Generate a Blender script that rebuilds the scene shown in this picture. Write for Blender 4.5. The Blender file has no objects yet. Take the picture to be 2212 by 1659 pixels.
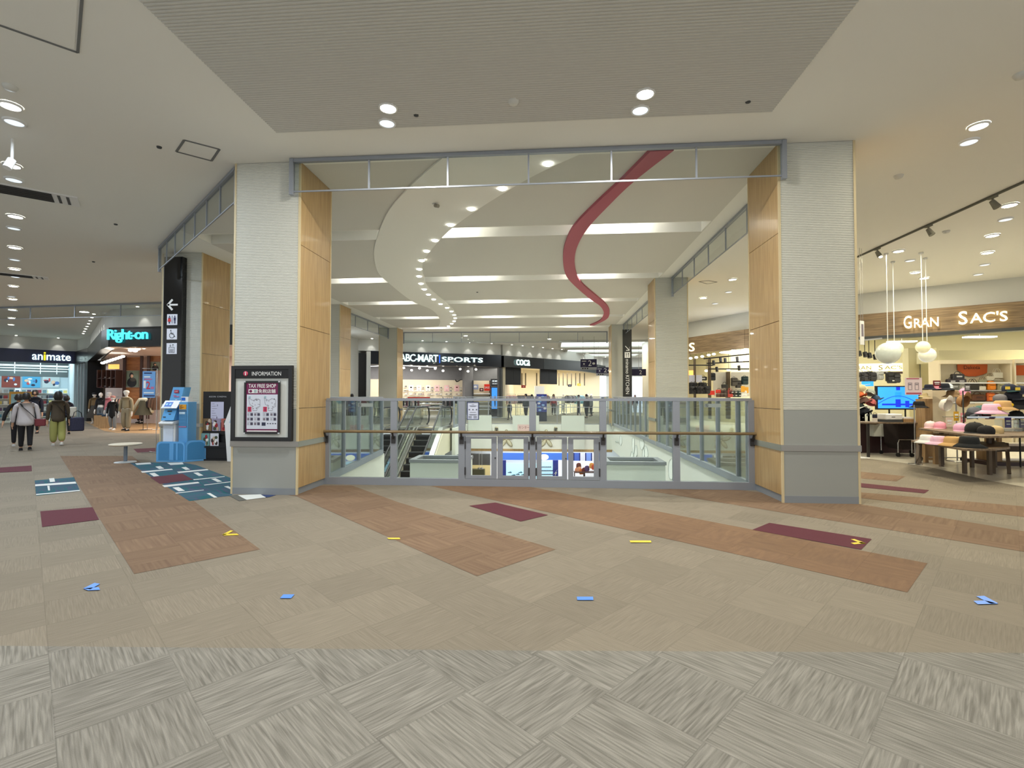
import bpy, bmesh, math, random
from mathutils import Vector, Matrix
R = math.radians
random.seed(7)
S = bpy.context.scene
COL = S.collection

# ---------------- camera, world, exposure ----------------
F, CX, CY, EYE = 1060.0, 1106.0, 829.5, 1.5
YAW, PITCH = math.atan(81/F), math.atan(25.5/F)
cd = bpy.data.cameras.new('camera')
cd.sensor_width = 36; cd.lens = F/2212*36; cd.clip_start = .05; cd.clip_end = 300
cam = bpy.data.objects.new('camera', cd); COL.objects.link(cam)
cam.location = (0, 0, EYE); cam.rotation_euler = (R(90)+PITCH, 0, YAW)
S.camera = cam
S.view_settings.view_transform = 'Standard'; S.view_settings.look = 'None'
S.view_settings.gamma = 1; S.view_settings.use_curve_mapping = False
S.view_settings.exposure = 0.6
W = bpy.data.worlds.new('hall_light'); S.world = W; W.use_nodes = True
W.node_tree.nodes['Background'].inputs[0].default_value = (.92, .945, .94, 1)
W.node_tree.nodes['Background'].inputs[1].default_value = .5

def lin(c):
    c = c/255
    return c/12.92 if c <= .04045 else ((c+.055)/1.055)**2.4
def L3(c): return (lin(c[0]), lin(c[1]), lin(c[2]), 1)
def area(loc, size, power, col=(1, 1, 1), rot=(0, 0, 0), size2=None, spread=180, name='lamp_light'):
    l = bpy.data.lights.new(name, 'AREA'); l.energy = power; l.color = col; l.spread = R(spread)
    if size2: l.shape = 'RECTANGLE'; l.size = size; l.size_y = size2
    else: l.shape = 'DISK'; l.size = size
    o = bpy.data.objects.new(name, l); COL.objects.link(o); o.location = loc; o.rotation_euler = rot
    return o

# main ceiling downlights of the hall: (x, y, watt, warmth)
COOL, NEUT, WARM = (.80, .90, 1), (1, .97, .90), (1, .915, .69)
DOWN = [(-2.0, 5.9, 150, NEUT), (1.14, 5.85, 150, NEUT), (5.7, 6.9, 150, WARM), (-6.65, 5.5, 130, COOL), (-8.35, 6.95, 110, COOL),
        (-10.65, 8.95, 110, COOL), (-12.9, 10.85, 110, COOL), (-15.1, 12.7, 110, COOL), (-17.5, 14.7, 90, COOL), (-19.9, 16.7, 90, COOL),
        (-22.3, 18.7, 90, COOL), (-24.7, 20.7, 90, COOL), (-27.1, 22.7, 90, COOL),
        (8.65, 9.85, 100, WARM), (9.9, 11.7, 70, WARM), (10.96, 13.1, 70, WARM), (8.64, 12.8, 70, WARM), (11.4, 15.8, 50, WARM),
        (5.63, 15.5, 100, WARM), (5.63, 18.4, 80, WARM), (5.6, 22.5, 80, WARM), (-11.5, 26.5, 100, COOL), (-5, 29, 100, COOL), (0, 31, 100, COOL), (5, 33, 120, NEUT),
        (-2.0, .5, 130, NEUT), (1.14, .5, 130, NEUT), (5.7, 1.0, 120, WARM), (-5.3, .8, 120, COOL), (-14.5, 19.5, 80, COOL), (-3.5, 12.5, 60, NEUT), (5.6, 11.0, 90, WARM)]  # those nearest the camera are unseen, added to light the foreground
for x, y, w, c in DOWN:
    area((x, y, 5.06), .30, w*.55, c, name='downlight_lamp')

# ---------------- helpers ----------------
def ray(u, v):
    a = (u-CX)/F; b = -(v-CY)/F
    y = math.cos(PITCH)-b*math.sin(PITCH); z = math.sin(PITCH)+b*math.cos(PITCH)
    c, s = math.cos(YAW), math.sin(YAW)
    return Vector((a*c-y*s, a*s+y*c, z))
def PY(u, v, y): d = ray(u, v); return d*(y/d.y)+Vector((0, 0, EYE))
def PZ(u, v, z=0): d = ray(u, v); return d*((z-EYE)/d.z)+Vector((0, 0, EYE))
def PX(u, v, x): d = ray(u, v); return d*(x/d.x)+Vector((0, 0, EYE))

MATS = {}
def mat(name, col=(200, 200, 200), rough=.5, metal=0, emit=0, ecol=None, bump=0, bscale=40, var=0, coat=0, spec=.5):
    if name in MATS: return MATS[name]
    m = bpy.data.materials.new(name); m.use_nodes = True; MATS[name] = m
    nt = m.node_tree; b = nt.nodes['Principled BSDF']
    c = L3(col)
    b.inputs['Base Color'].default_value = c; b.inputs['Roughness'].default_value = rough
    b.inputs['Metallic'].default_value = metal; b.inputs['Specular IOR Level'].default_value = spec
    b.inputs['Coat Weight'].default_value = coat
    if emit:
        b.inputs['Emission Color'].default_value = L3(ecol or col); b.inputs['Emission Strength'].default_value = emit; m.cycles.emission_sampling = 'NONE'
    if bump or var:
        tc = nt.nodes.new('ShaderNodeTexCoord'); n = nt.nodes.new('ShaderNodeTexNoise')
        n.inputs['Scale'].default_value = bscale; n.inputs['Detail'].default_value = 3
        nt.links.new(tc.outputs['Object'], n.inputs['Vector'])
        if bump:
            bp = nt.nodes.new('ShaderNodeBump'); bp.inputs['Strength'].default_value = bump; bp.inputs['Distance'].default_value = .01
            nt.links.new(n.outputs['Fac'], bp.inputs['Height']); nt.links.new(bp.outputs['Normal'], b.inputs['Normal'])
        if var:
            mx = nt.nodes.new('ShaderNodeMix'); mx.data_type = 'RGBA'
            mx.inputs['A'].default_value = (c[0]*(1-var), c[1]*(1-var), c[2]*(1-var), 1)
            mx.inputs['B'].default_value = (min(1, c[0]*(1+var)), min(1, c[1]*(1+var)), min(1, c[2]*(1+var)), 1)
            nt.links.new(n.outputs['Fac'], mx.inputs['Factor']); nt.links.new(mx.outputs['Result'], b.inputs['Base Color'])
    return m
def glass(name, tint, refl=1.0, rough=0.0, body=0, bcol=(200, 220, 215)):
    if name in MATS: return MATS[name]
    m = bpy.data.materials.new(name); m.use_nodes = True; MATS[name] = m
    nt = m.node_tree; nt.nodes.clear()
    out = nt.nodes.new('ShaderNodeOutputMaterial'); t = nt.nodes.new('ShaderNodeBsdfTransparent'); g = nt.nodes.new('ShaderNodeBsdfGlossy')
    fr = nt.nodes.new('ShaderNodeFresnel'); fr.inputs['IOR'].default_value = 1.5
    mp = nt.nodes.new('ShaderNodeMath'); mp.operation = 'MULTIPLY'; mp.inputs[1].default_value = refl
    mx = nt.nodes.new('ShaderNodeMixShader'); t.inputs[0].default_value = (*tint, 1); g.inputs['Roughness'].default_value = rough
    nt.links.new(fr.outputs[0], mp.inputs[0]); nt.links.new(mp.outputs[0], mx.inputs[0])
    src = t.outputs[0]
    if body:
        d = nt.nodes.new('ShaderNodeBsdfDiffuse'); d.inputs[0].default_value = L3(bcol); m2 = nt.nodes.new('ShaderNodeMixShader')
        m2.inputs[0].default_value = body; nt.links.new(t.outputs[0], m2.inputs[1]); nt.links.new(d.outputs[0], m2.inputs[2]); src = m2.outputs[0]
    nt.links.new(src, mx.inputs[1]); nt.links.new(g.outputs[0], mx.inputs[2]); nt.links.new(mx.outputs[0], out.inputs[0])
    return m

class MB:
    def __init__(s): s.v = []; s.f = []; s.m = []; s.s = []; s.mats = []
    def mi(s, m):
        if m not in s.mats: s.mats.append(m)
        return s.mats.index(m)
    def add(s, vs, fs, m, smooth=False):
        k = len(s.v); i = s.mi(m)
        s.v += [tuple(v) for v in vs]
        for f in fs: s.f.append(tuple(a+k for a in f)); s.m.append(i); s.s.append(smooth)
        return s
    def box(s, x0, x1, y0, y1, z0, z1, m, T=None):
        vs = [(x, y, z) for z in (z0, z1) for y in (y0, y1) for x in (x0, x1)]
        if T is not None: vs = [T @ Vector(v) for v in vs]
        return s.add(vs, [(0, 2, 3, 1), (4, 5, 7, 6), (0, 1, 5, 4), (2, 6, 7, 3), (0, 4, 6, 2), (1, 3, 7, 5)], m)
    def cbox(s, c, d, m, T=None):
        return s.box(c[0]-d[0]/2, c[0]+d[0]/2, c[1]-d[1]/2, c[1]+d[1]/2, c[2]-d[2]/2, c[2]+d[2]/2, m, T)
    def bar(s, a, b, w, h, m):                      # rectangular bar from a to b
        a = Vector(a); b = Vector(b); d = (b-a).normalized()
        up = Vector((0, 0, 1)) if abs(d.z) < .95 else Vector((0, 1, 0))
        x = d.cross(up).normalized()*w/2; y = x.cross(d).normalized()*h/2
        vs = [a-x-y, a+x-y, a+x+y, a-x+y, b-x-y, b+x-y, b+x+y, b-x+y]
        return s.add(vs, [(3, 2, 1, 0), (4, 5, 6, 7), (0, 1, 5, 4), (1, 2, 6, 5), (2, 3, 7, 6), (3, 0, 4, 7)], m)
    def tube(s, pts, r, m, n=8, caps=True):
        pts = [Vector(p) for p in pts]; rr = r if isinstance(r, (list, tuple)) else [r]*len(pts)
        vs = []; px = None
        for i, p in enumerate(pts):
            d = (pts[min(i+1, len(pts)-1)]-pts[max(i-1, 0)]).normalized()
            if px is None:
                up = Vector((0, 0, 1)) if abs(d.z) < .9 else Vector((1, 0, 0)); px = d.cross(up).normalized()
            else: px = (px-d*px.dot(d)).normalized()
            py = d.cross(px)
            for k in range(n):
                a = 2*math.pi*k/n; vs.append(p+(px*math.cos(a)+py*math.sin(a))*rr[i])
        fs = [(i*n+k, i*n+(k+1) % n, (i+1)*n+(k+1) % n, (i+1)*n+k) for i in range(len(pts)-1) for k in range(n)]
        s.add(vs, fs, m, True)
        if caps: s.add([vs[k] for k in range(n)][::-1]+[vs[-n+k] for k in range(n)], [tuple(range(n)), tuple(range(n, 2*n))], m)
        return s
    def lathe(s, prof, m, c=(0, 0, 0), n=24, sx=1, sy=1, T=None, smooth=True):
        vs = []
        for r, z in prof:
            for k in range(n):
                a = 2*math.pi*k/n; v = Vector((c[0]+r*sx*math.cos(a), c[1]+r*sy*math.sin(a), c[2]+z)); vs.append(T @ v if T is not None else v)
        fs = [(i*n+k, i*n+(k+1) % n, (i+1)*n+(k+1) % n, (i+1)*n+k) for i in range(len(prof)-1) for k in range(n)]
        return s.add(vs, fs, m, smooth)
    def ell(s, c, r, m, n=14, h=8, T=None):
        return s.lathe([(max(1e-4, math.cos(t)), math.sin(t)*r[2]) for t in [-math.pi/2+math.pi*i/h for i in range(h+1)]], m, c, n, r[0], r[1], T)
    def ext(s, poly, vec, m, T=None):               # polygon (3-D points) extruded by vec
        p = [Vector(q) for q in poly]; v = Vector(vec); n = len(p)
        q = [a+v for a in p]
        nrm = Vector((0, 0, 0))
        for i in range(n): nrm += (p[i]-p[0]).cross(p[(i+1) % n]-p[0])
        vs = p+q
        if T is not None: vs = [T @ a for a in vs]
        fs = [tuple(range(n))[::-1], tuple(range(n, 2*n))]+[(i, (i+1) % n, n+(i+1) % n, n+i) for i in range(n)]
        if nrm.dot(v) < 0: fs = [f[::-1] for f in fs]
        return s.add(vs, fs, m)
    def quad(s, a, b, c, d, m): return s.add([a, b, c, d], [(0, 1, 2, 3)], m)
    def mesh(s, name):
        me = bpy.data.meshes.new(name); me.from_pydata(s.v, [], s.f)
        for m in s.mats: me.materials.append(m)
        me.polygons.foreach_set('material_index', s.m); me.polygons.foreach_set('use_smooth', s.s)
        me.update(); return me
    def build(s, name, parent=None, loc=None, rz=0, label=None, cat=None, group=None, kind=None):
        o = bpy.data.objects.new(name, s.mesh(name)); COL.objects.link(o)
        if parent: o.parent = parent
        if loc is not None: o.location = loc
        if rz: o.rotation_euler = (0, 0, rz)
        return tag(o, label, cat, group, kind)
def tag(o, label=None, cat=None, group=None, kind=None):
    if label: o['label'] = label
    if cat: o['category'] = cat
    if group: o['group'] = group
    if kind: o['kind'] = kind
    return o
def thing(name, label, cat, loc=(0, 0, 0), rz=0, group=None):
    o = bpy.data.objects.new(name, None); COL.objects.link(o); o.location = loc; o.rotation_euler = (0, 0, rz)
    o.empty_display_size = .1
    return tag(o, label, cat, group)
def struct(name, mb): return mb.build(name, kind='structure')
def dup(o, loc=None, rz=None, label=None, group=None, scale=None, parent=None, mats=None):
    c = o.copy(); COL.objects.link(c)
    if parent: c.parent = parent
    if loc is not None: c.location = loc
    if rz is not None: c.rotation_euler = (0, 0, rz)
    if scale is not None: c.scale = (scale, scale, scale)
    if label: c['label'] = label
    if group: c['group'] = group
    for ch in list(o.children): dup(ch, parent=c)
    return c
_tx = {}
def textmesh(txt, bold=False, space=1.0, ext=.0):
    k = (txt, bold, space)
    if k not in _tx:
        cu = bpy.data.curves.new('lettering', 'FONT'); cu.body = txt; cu.space_character = space
        cu.resolution_u = 3; cu.offset = .010 if bold else 0
        cu.extrude = 0
        o = bpy.data.objects.new('lettering', cu); COL.objects.link(o)
        bpy.context.view_layer.update()
        me = bpy.data.meshes.new_from_object(o.evaluated_get(bpy.context.evaluated_depsgraph_get()))
        vs = [tuple(v.co) for v in me.vertices]; fs = [tuple(p.vertices) for p in me.polygons]
        bpy.data.objects.remove(o); bpy.data.meshes.remove(me)
        _tx[k] = (vs, fs)
    return _tx[k]
def put_text(mb, txt, c, right, up, w, h, m, depth=.0, bold=False, space=1.0):
    """text fitted to w x h (h None keeps the aspect) centred on c, running along right, standing along up; depth = relief towards the reader"""
    vs, fs = textmesh(txt, bold, space)
    if not vs: return mb
    x0 = min(v[0] for v in vs); x1 = max(v[0] for v in vs); y0 = min(v[1] for v in vs); y1 = max(v[1] for v in vs)
    c = Vector(c); r = Vector(right).normalized(); u = Vector(up).normalized(); n = r.cross(u)
    kx = w/(x1-x0); ky = (h/(y1-y0)) if h else kx
    def tp(v, o): return c+r*((v[0]-(x0+x1)/2)*kx)+u*((v[1]-(y0+y1)/2)*ky)+n*o
    mb.add([tp(v, depth) for v in vs], fs, m)
    if depth > .004:
        ec = {}
        for f in fs:
            for i in range(len(f)):
                a, b = f[i], f[(i+1) % len(f)]; ec[(a, b)] = ec.get((a, b), 0)+1
        side = [(a, b) for (a, b) in ec if (b, a) not in ec]
        vv = [tp(v, 0) for v in vs]+[tp(v, depth) for v in vs]; k = len(vs)
        mb.add(vv, [(a, b, b+k, a+k) for a, b in side], m)
    return mb
# ---------------- materials of the place ----------------
def carpet(name, c1, c2, freq, strip, lg=.07, grain=.35):
    m = bpy.data.materials.new(name); m.use_nodes = True; MATS[name] = m
    nt = m.node_tree; b = nt.nodes['Principled BSDF']; N = nt.nodes.new; K = nt.links.new
    b.inputs['Roughness'].default_value = .95; b.inputs['Specular IOR Level'].default_value = .15
    g = N('ShaderNodeNewGeometry')
    sub = N('ShaderNodeVectorMath'); sub.operation = 'SUBTRACT'; sub.inputs[1].default_value = (-1.83, 2.4, 0)
    rot = N('ShaderNodeVectorRotate'); rot.rotation_type = 'Z_AXIS'; rot.inputs['Angle'].default_value = R(41)
    K(g.outputs['Position'], sub.inputs[0]); K(sub.outputs[0], rot.inputs['Vector'])
    mul = N('ShaderNodeVectorMath'); mul.operation = 'MULTIPLY_ADD'; mul.inputs[1].default_value = (2, 2, 0); mul.inputs[2].default_value = (0, 0, .5)
    K(rot.outputs[0], mul.inputs[0])
    ck = N('ShaderNodeTexChecker'); ck.inputs['Scale'].default_value = 1; K(mul.outputs[0], ck.inputs['Vector'])
    ck.inputs['Color1'].default_value = (0, 0, 0, 1); ck.inputs['Color2'].default_value = (1, 1, 1, 1)
    outs = []
    for sc in ((freq, freq*lg, 1), (freq*lg, freq, 1)):
        v = N('ShaderNodeVectorMath'); v.operation = 'MULTIPLY'; v.inputs[1].default_value = sc; K(rot.outputs[0], v.inputs[0])
        n = N('ShaderNodeTexNoise'); n.inputs['Scale'].default_value = 1; n.inputs['Detail'].default_value = 1.5; n.inputs['Distortion'].default_value = .35
        K(v.outputs[0], n.inputs['Vector']); outs.append(n)
    mx = N('ShaderNodeMix'); mx.data_type = 'FLOAT'; K(ck.outputs['Fac'], mx.inputs['Factor']); K(outs[0].outputs['Fac'], mx.inputs['A']); K(outs[1].outputs['Fac'], mx.inputs['B'])
    rp = N('ShaderNodeMapRange'); rp.inputs['From Min'].default_value = .5-strip; rp.inputs['From Max'].default_value = .5+strip; K(mx.outputs['Result'], rp.inputs['Value'])
    col = N('ShaderNodeMix'); col.data_type = 'RGBA'; col.inputs['A'].default_value = L3(c2); col.inputs['B'].default_value = L3(c1); K(rp.outputs['Result'], col.inputs['Factor'])
    # per tile tint
    fl = N('ShaderNodeVectorMath'); fl.operation = 'FLOOR'; K(mul.outputs[0], fl.inputs[0])
    wn = N('ShaderNodeTexWhiteNoise'); wn.noise_dimensions = '3D'; K(fl.outputs[0], wn.inputs['Vector'])
    fine = N('ShaderNodeTexNoise'); fine.inputs['Scale'].default_value = 260; fine.inputs['Detail'].default_value = 2; K(g.outputs['Position'], fine.inputs['Vector'])
    ad = N('ShaderNodeMath'); ad.operation = 'MULTIPLY_ADD'; ad.inputs[1].default_value = .14; ad.inputs[2].default_value = .93-grain/2; K(wn.outputs['Value'], ad.inputs[0])
    a2 = N('ShaderNodeMath'); a2.operation = 'MULTIPLY_ADD'; a2.inputs[1].default_value = grain; K(fine.outputs['Fac'], a2.inputs[0]); K(ad.outputs[0], a2.inputs[2])
    # seams between the tiles
    fr = N('ShaderNodeVectorMath'); fr.operation = 'FRACTION'; K(mul.outputs[0], fr.inputs[0]); sp = N('ShaderNodeSeparateXYZ'); K(fr.outputs[0], sp.inputs[0])
    lo = N('ShaderNodeMath'); lo.operation = 'MINIMUM'; K(sp.outputs[0], lo.inputs[0]); K(sp.outputs[1], lo.inputs[1])
    gt = N('ShaderNodeMapRange'); gt.inputs['From Min'].default_value = 0; gt.inputs['From Max'].default_value = .014; gt.inputs['To Min'].default_value = .78; K(lo.outputs[0], gt.inputs['Value'])
    m3 = N('ShaderNodeMath'); m3.operation = 'MULTIPLY'; K(a2.outputs[0], m3.inputs[0]); K(gt.outputs['Result'], m3.inputs[1])
    sc = N('ShaderNodeVectorMath'); sc.operation = 'SCALE'; K(col.outputs['Result'], sc.inputs[0]); K(m3.outputs[0], sc.inputs['Scale'])
    K(sc.outputs[0], b.inputs['Base Color'])
    bp = N('ShaderNodeBump'); bp.inputs['Strength'].default_value = .5; bp.inputs['Distance'].default_value = .004
    K(rp.outputs['Result'], bp.inputs['Height']); K(bp.outputs['Normal'], b.inputs['Normal'])
    return m
C_LIGHT = carpet('pale_tile_carpet', (142, 139, 131), (108, 105, 98), 80, .2, .055, .45)
C_DARK = carpet('grey_brown_carpet', (138, 130, 116), (120, 112, 99), 110, .3, .04, .5)
C_BROWN = carpet('brown_carpet', (130, 109, 89), (109, 89, 74), 30, .3, .05, .5)
C_RUST = carpet('rust_brown_carpet', (132, 106, 82), (108, 87, 72), 22, .45, .2, .5)
C_MAROON = mat('maroon_carpet', (84, 32, 44), .95, bump=.3, bscale=300, var=.12)
C_WHITE = mat('white_carpet', (205, 208, 205), .95, bump=.3, bscale=300)
C_GREY = mat('charcoal_carpet', (88, 88, 82), .95)
C_TEAL = carpet('teal_blue_carpet', (40, 92, 100), (72, 82, 104), 16, .12, .12)

def wood(name, c1, c2, sx=(14, 14, .8), rough=.35, coat=.15, bands=None):
    m = bpy.data.materials.new(name); m.use_nodes = True; MATS[name] = m
    nt = m.node_tree; b = nt.nodes['Principled BSDF']; N = nt.nodes.new; K = nt.links.new
    tc = N('ShaderNodeTexCoord'); mp = N('ShaderNodeMapping'); mp.inputs['Scale'].default_value = sx; K(tc.outputs['Object'], mp.inputs[0])
    n = N('ShaderNodeTexNoise'); n.inputs['Scale'].default_value = 2.2; n.inputs['Detail'].default_value = 6; K(mp.outputs[0], n.inputs['Vector'])
    mx = N('ShaderNodeMix'); mx.data_type = 'RGBA'; mx.inputs['A'].default_value = L3(c1); mx.inputs['B'].default_value = L3(c2)
    rp = N('ShaderNodeMapRange'); rp.inputs['From Min'].default_value = .3; rp.inputs['From Max'].default_value = .7
    K(n.outputs['Fac'], rp.inputs['Value']); K(rp.outputs['Result'], mx.inputs['Factor'])
    last = mx.outputs['Result']
    if bands:                                       # horizontal boards
        sp = N('ShaderNodeSeparateXYZ'); K(tc.outputs['Object'], sp.inputs[0])
        q = N('ShaderNodeMath'); q.operation = 'MULTIPLY'; q.inputs[1].default_value = bands; K(sp.outputs['Z'], q.inputs[0])
        fl = N('ShaderNodeMath'); fl.operation = 'FLOOR'; K(q.outputs[0], fl.inputs[0])
        wn = N('ShaderNodeTexWhiteNoise'); wn.noise_dimensions = '1D'; K(fl.outputs[0], wn.inputs['W'])
        ma = N('ShaderNodeMath'); ma.operation = 'MULTIPLY_ADD'; ma.inputs[1].default_value = .35; ma.inputs[2].default_value = .82; K(wn.outputs['Value'], ma.inputs[0])
        sc = N('ShaderNodeVectorMath'); sc.operation = 'SCALE'; K(last, sc.inputs[0]); K(ma.outputs[0], sc.inputs['Scale']); last = sc.outputs[0]
    K(last, b.inputs['Base Color']); b.inputs['Roughness'].default_value = rough; b.inputs['Coat Weight'].default_value = coat
    return m
M_MAPLE = wood('maple_veneer', (186, 156, 108), (162, 132, 86))
M_BOARD = wood('brown_timber_boards', (152, 130, 100), (108, 88, 66), (.8, .8, 12), .6, 0, bands=6)
M_TABLE = wood('grey_brown_table_wood', (140, 118, 92), (88, 72, 56), (10, 2, 10), .5, .05)
M_OAK = wood('pale_oak', (186, 152, 108), (150, 118, 80), (12, 12, 1), .5, .05)
M_WARMW = wood('orange_oak_boards', (178, 118, 66), (140, 86, 44), (1, 1, 10), .5, .1, bands=7)
M_HAND = wood('handrail_wood', (134, 114, 80), (102, 84, 56), (1, 14, 14), .35, .3)
M_CEIL = mat('white_ceiling_paint', (236, 236, 230), .9)
M_RIB = mat('ribbed_ceiling_board', (210, 209, 203), .9)
M_RIBW = mat('white_ribbed_cladding', (206, 206, 197), .7)
M_GREYP = mat('grey_laminate_panel', (152, 155, 151), .55)
M_BASE = mat('grey_skirting', (132, 138, 144), .5)
M_TRIM = mat('beige_corner_trim', (204, 188, 150), .5)
M_STEEL = mat('brushed_steel', (176, 174, 170), .28, .9)
M_CHROME = mat('chrome', (215, 218, 220), .12, 1)
M_RAIL = mat('silver_grey_frame', (150, 156, 166), .42, .35)
M_RAILD = mat('dark_steel_bracket', (70, 70, 72), .4, .6)
M_FROST = mat('white_wall_panel', (222, 226, 221), .6)
M_FROSTG = mat('pale_green_panel', (205, 213, 208), .5)
M_WALL = mat('white_wall_paint', (212, 213, 208), .85)
M_BLACK = mat('matt_black', (14, 14, 17), .5)
M_BLACKG = mat('gloss_black', (10, 11, 14), .12, coat=.3)
M_NAVY = mat('navy_board', (14, 22, 62), .4)
M_DGREY = mat('dark_grey', (62, 66, 68), .5)
M_WHITE = mat('white_plastic', (232, 233, 232), .4)
M_TILE = mat('polished_beige_tile', (226, 220, 204), .2, var=.08, bscale=1.5)
M_LOWF = mat('lower_floor_tile', (170, 165, 150), .3)
M_PINK = mat('dusty_pink_ribbon', (176, 92, 108), .7)
M_GLOW = mat('lit_lamp_face', (255, 252, 240), .5, emit=14)
M_GLOWD = mat('dim_lamp_face', (214, 226, 236), .5, emit=.75)
M_GLASS = glass('clear_glass', (.93, .965, .95), .9)
M_GLASSG = glass('green_tinted_glass', (.885, .93, .92), .55)
M_PANE = glass('clear_pane', (.97, .98, .98), .5)
M_SMOKE = glass('smoke_screen_glass', (.93, .955, .955), .4)

# ---------------- floor ----------------
fl = MB()
def q(mb, x0, x1, y0, y1, z, m): mb.quad((x0, y0, z), (x1, y0, z), (x1, y1, z), (x0, y1, z), m)
bl = [(-14, 2.1), (-3.29, 2.74), (-.22, 2.92), (2.76, 3.12), (14, 3.8)]
for (a, ya), (b, yb) in zip(bl, bl[1:]):
    fl.quad((a, -1.5, 0), (b, -1.5, 0), (b, yb, 0), (a, ya, 0), C_LIGHT)
    fl.quad((a, ya, 0), (b, yb, 0), (b, 8.2, 0), (a, 8.2, 0), C_DARK)
q(fl, -30, -14, -1.5, 8.2, 0, C_DARK); q(fl, 14, 30, -1.5, 8.2, 0, C_DARK)
fl.quad((-45, 8.2, 0), (-3.88, 8.2, 0), (-4.3, 12.4, 0), (-45, 12.4, 0), C_DARK)
q(fl, 3.25, 30, 8.2, 26, 0, C_DARK)
q(fl, -45, -7.75, 12.4, 22.7, 0, C_DARK); q(fl, -45, -4.55, 22.7, 26, 0, C_DARK); q(fl, -45, 30, 26, 90, 0, C_DARK)
def patch(pts, m, z=.002, zoom=None):
    if zoom: pts = [(zoom[0]+a/zoom[2], zoom[1]+b/zoom[2]) for a, b in pts]
    P = [PZ(u, v) for u, v in pts]
    ar = sum(P[i].x*P[(i+1) % len(P)].y-P[(i+1) % len(P)].x*P[i].y for i in range(len(P)))
    if ar < 0: P = P[::-1]
    fl.add([(p.x, p.y, z) for p in P], [tuple(range(len(P)))], m)
patch([(130, 985), (290, 1240), (562, 1187), (285, 985)], C_BROWN)
patch([(600, 1066), (640, 1072), (1030, 1245), (1200, 1187), (860, 1085), (760, 1049), (660, 1049)], C_BROWN)
patch([(930, 1050), (1960, 1280), (2003, 1217), (1130, 1049)], C_RUST)
patch([(1386, 1058), (2212, 1192), (2330, 1205), (2330, 1158), (2212, 1148), (1851, 1088), (1556, 1054)], C_BROWN)
patch([(1851, 1075), (2212, 1117), (2330, 1130), (2330, 1104), (2212, 1094), (1700, 1050), (1700, 1058)], C_BROWN)
patch([(1851, 1033), (1936, 1040), (1956, 1029), (1820, 1015), (1790, 1020)], C_BROWN)
for p in ([(1013, 1093), (1070, 1086), (1184, 1113), (1125, 1127)], [(1625, 1145), (1662, 1130), (1883, 1165), (1860, 1188)],
          [(1840, 1042), (2007, 1059), (1997, 1066), (1840, 1051)], [(87, 1105), (200, 1096), (214, 1123), (91, 1139)],
          [(-60, 1014), (-60, 1024), (69, 1018), (68, 1006)], [(288, 970), (370, 966), (370, 974), (297, 978)]): patch(p, C_MAROON, .004)
ZZ = (280, 960, 6.506)
patch([(0, 262), (840, 800), (1180, 750), (1440, 720), (1440, 480), (930, 290), (700, 250)], C_TEAL, .003, ZZ)
for p in ([(75, 268), (290, 256), (305, 278), (100, 292)], [(525, 262), (740, 254), (762, 282), (575, 293)], [(360, 316), (430, 306), (487, 342), (415, 350)],
          [(725, 327), (790, 318), (850, 355), (790, 363)], [(155, 382), (590, 346), (610, 358), (180, 402)], [(665, 388), (1090, 350), (1112, 364), (690, 406)],
          [(275, 410), (350, 402), (418, 445), (340, 455)], [(895, 402), (960, 396), (1038, 440), (975, 448)], [(890, 495), (1335, 450), (1340, 458), (905, 505)],
          [(1145, 488), (1210, 480), (1300, 525), (1235, 533)], [(455, 580), (960, 530), (985, 548), (490, 605)], [(1040, 572), (1432, 522), (1432, 532), (1055, 580)],
          [(600, 610), (690, 602), (778, 655), (690, 663)], [(1325, 595), (1385, 588), (1432, 615), (1432, 640)], [(640, 686), (1040, 640), (1045, 647), (650, 695)],
          [(1083, 692), (1130, 686), (1235, 748), (1190, 755)], [(1510, 718), (1840, 705), (1915, 748), (1645, 783)]): patch(p, C_WHITE, .005, ZZ)
patch([(285, 465), (740, 415), (895, 498), (425, 560)], C_MAROON, .005, ZZ)
patch([(1395, 722), (1510, 712), (1645, 785), (1540, 800)], C_GREY, .005, ZZ); patch([(1845, 710), (2060, 715), (1960, 745), (1915, 748)], mat('navy_carpet', (40, 58, 100), .95), .005, ZZ)
patch([(75, 1038), (160, 1031), (173, 1061), (78, 1071)], C_TEAL)
for p in ([(76, 1047), (163, 1041), (165, 1045), (76, 1051)], [(106, 1034), (117, 1033), (119, 1041), (108, 1042)], [(102, 1050), (107, 1050), (108, 1060), (104, 1060)], [(78, 1068), (172, 1059), (173, 1061), (78, 1070)]): patch(p, C_WHITE, .005)
tp = [PZ(u, v).xy[:] for u, v in ((1850, 988), (1950, 1000), (2020, 1012), (2096, 1029), (2139, 1039), (2212, 1052))]
fl.add([(x, y, .003) for x, y in [(6.9, 23), (7.6, 17)]+tp+[(13, 8.3), (27, 8.3), (27, 34), (6.9, 34)]], [tuple(range(12))], M_TILE)
patch([(225, 931), (250, 935), (345, 937), (480, 937), (480, 900), (180, 905), (185, 912)], M_OAK, .003)
patch([(-150, 919), (160, 908), (160, 890), (-150, 890)], M_TILE, .003)
patch([(760, 905), (1083, 903), (1083, 885), (760, 885)], mat('grey_shop_floor', (160, 158, 152), .3), .004)
patch([(1083, 903), (1190, 897), (1265, 888), (1310, 880), (1400, 874), (1060, 874)], mat('cream_shop_floor', (214, 206, 182), .3), .003)
struct('floor', fl)
lf = MB(); q(lf, -30, 30, 8.2, 60, -5, M_LOWF); struct('floor', lf)

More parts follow.
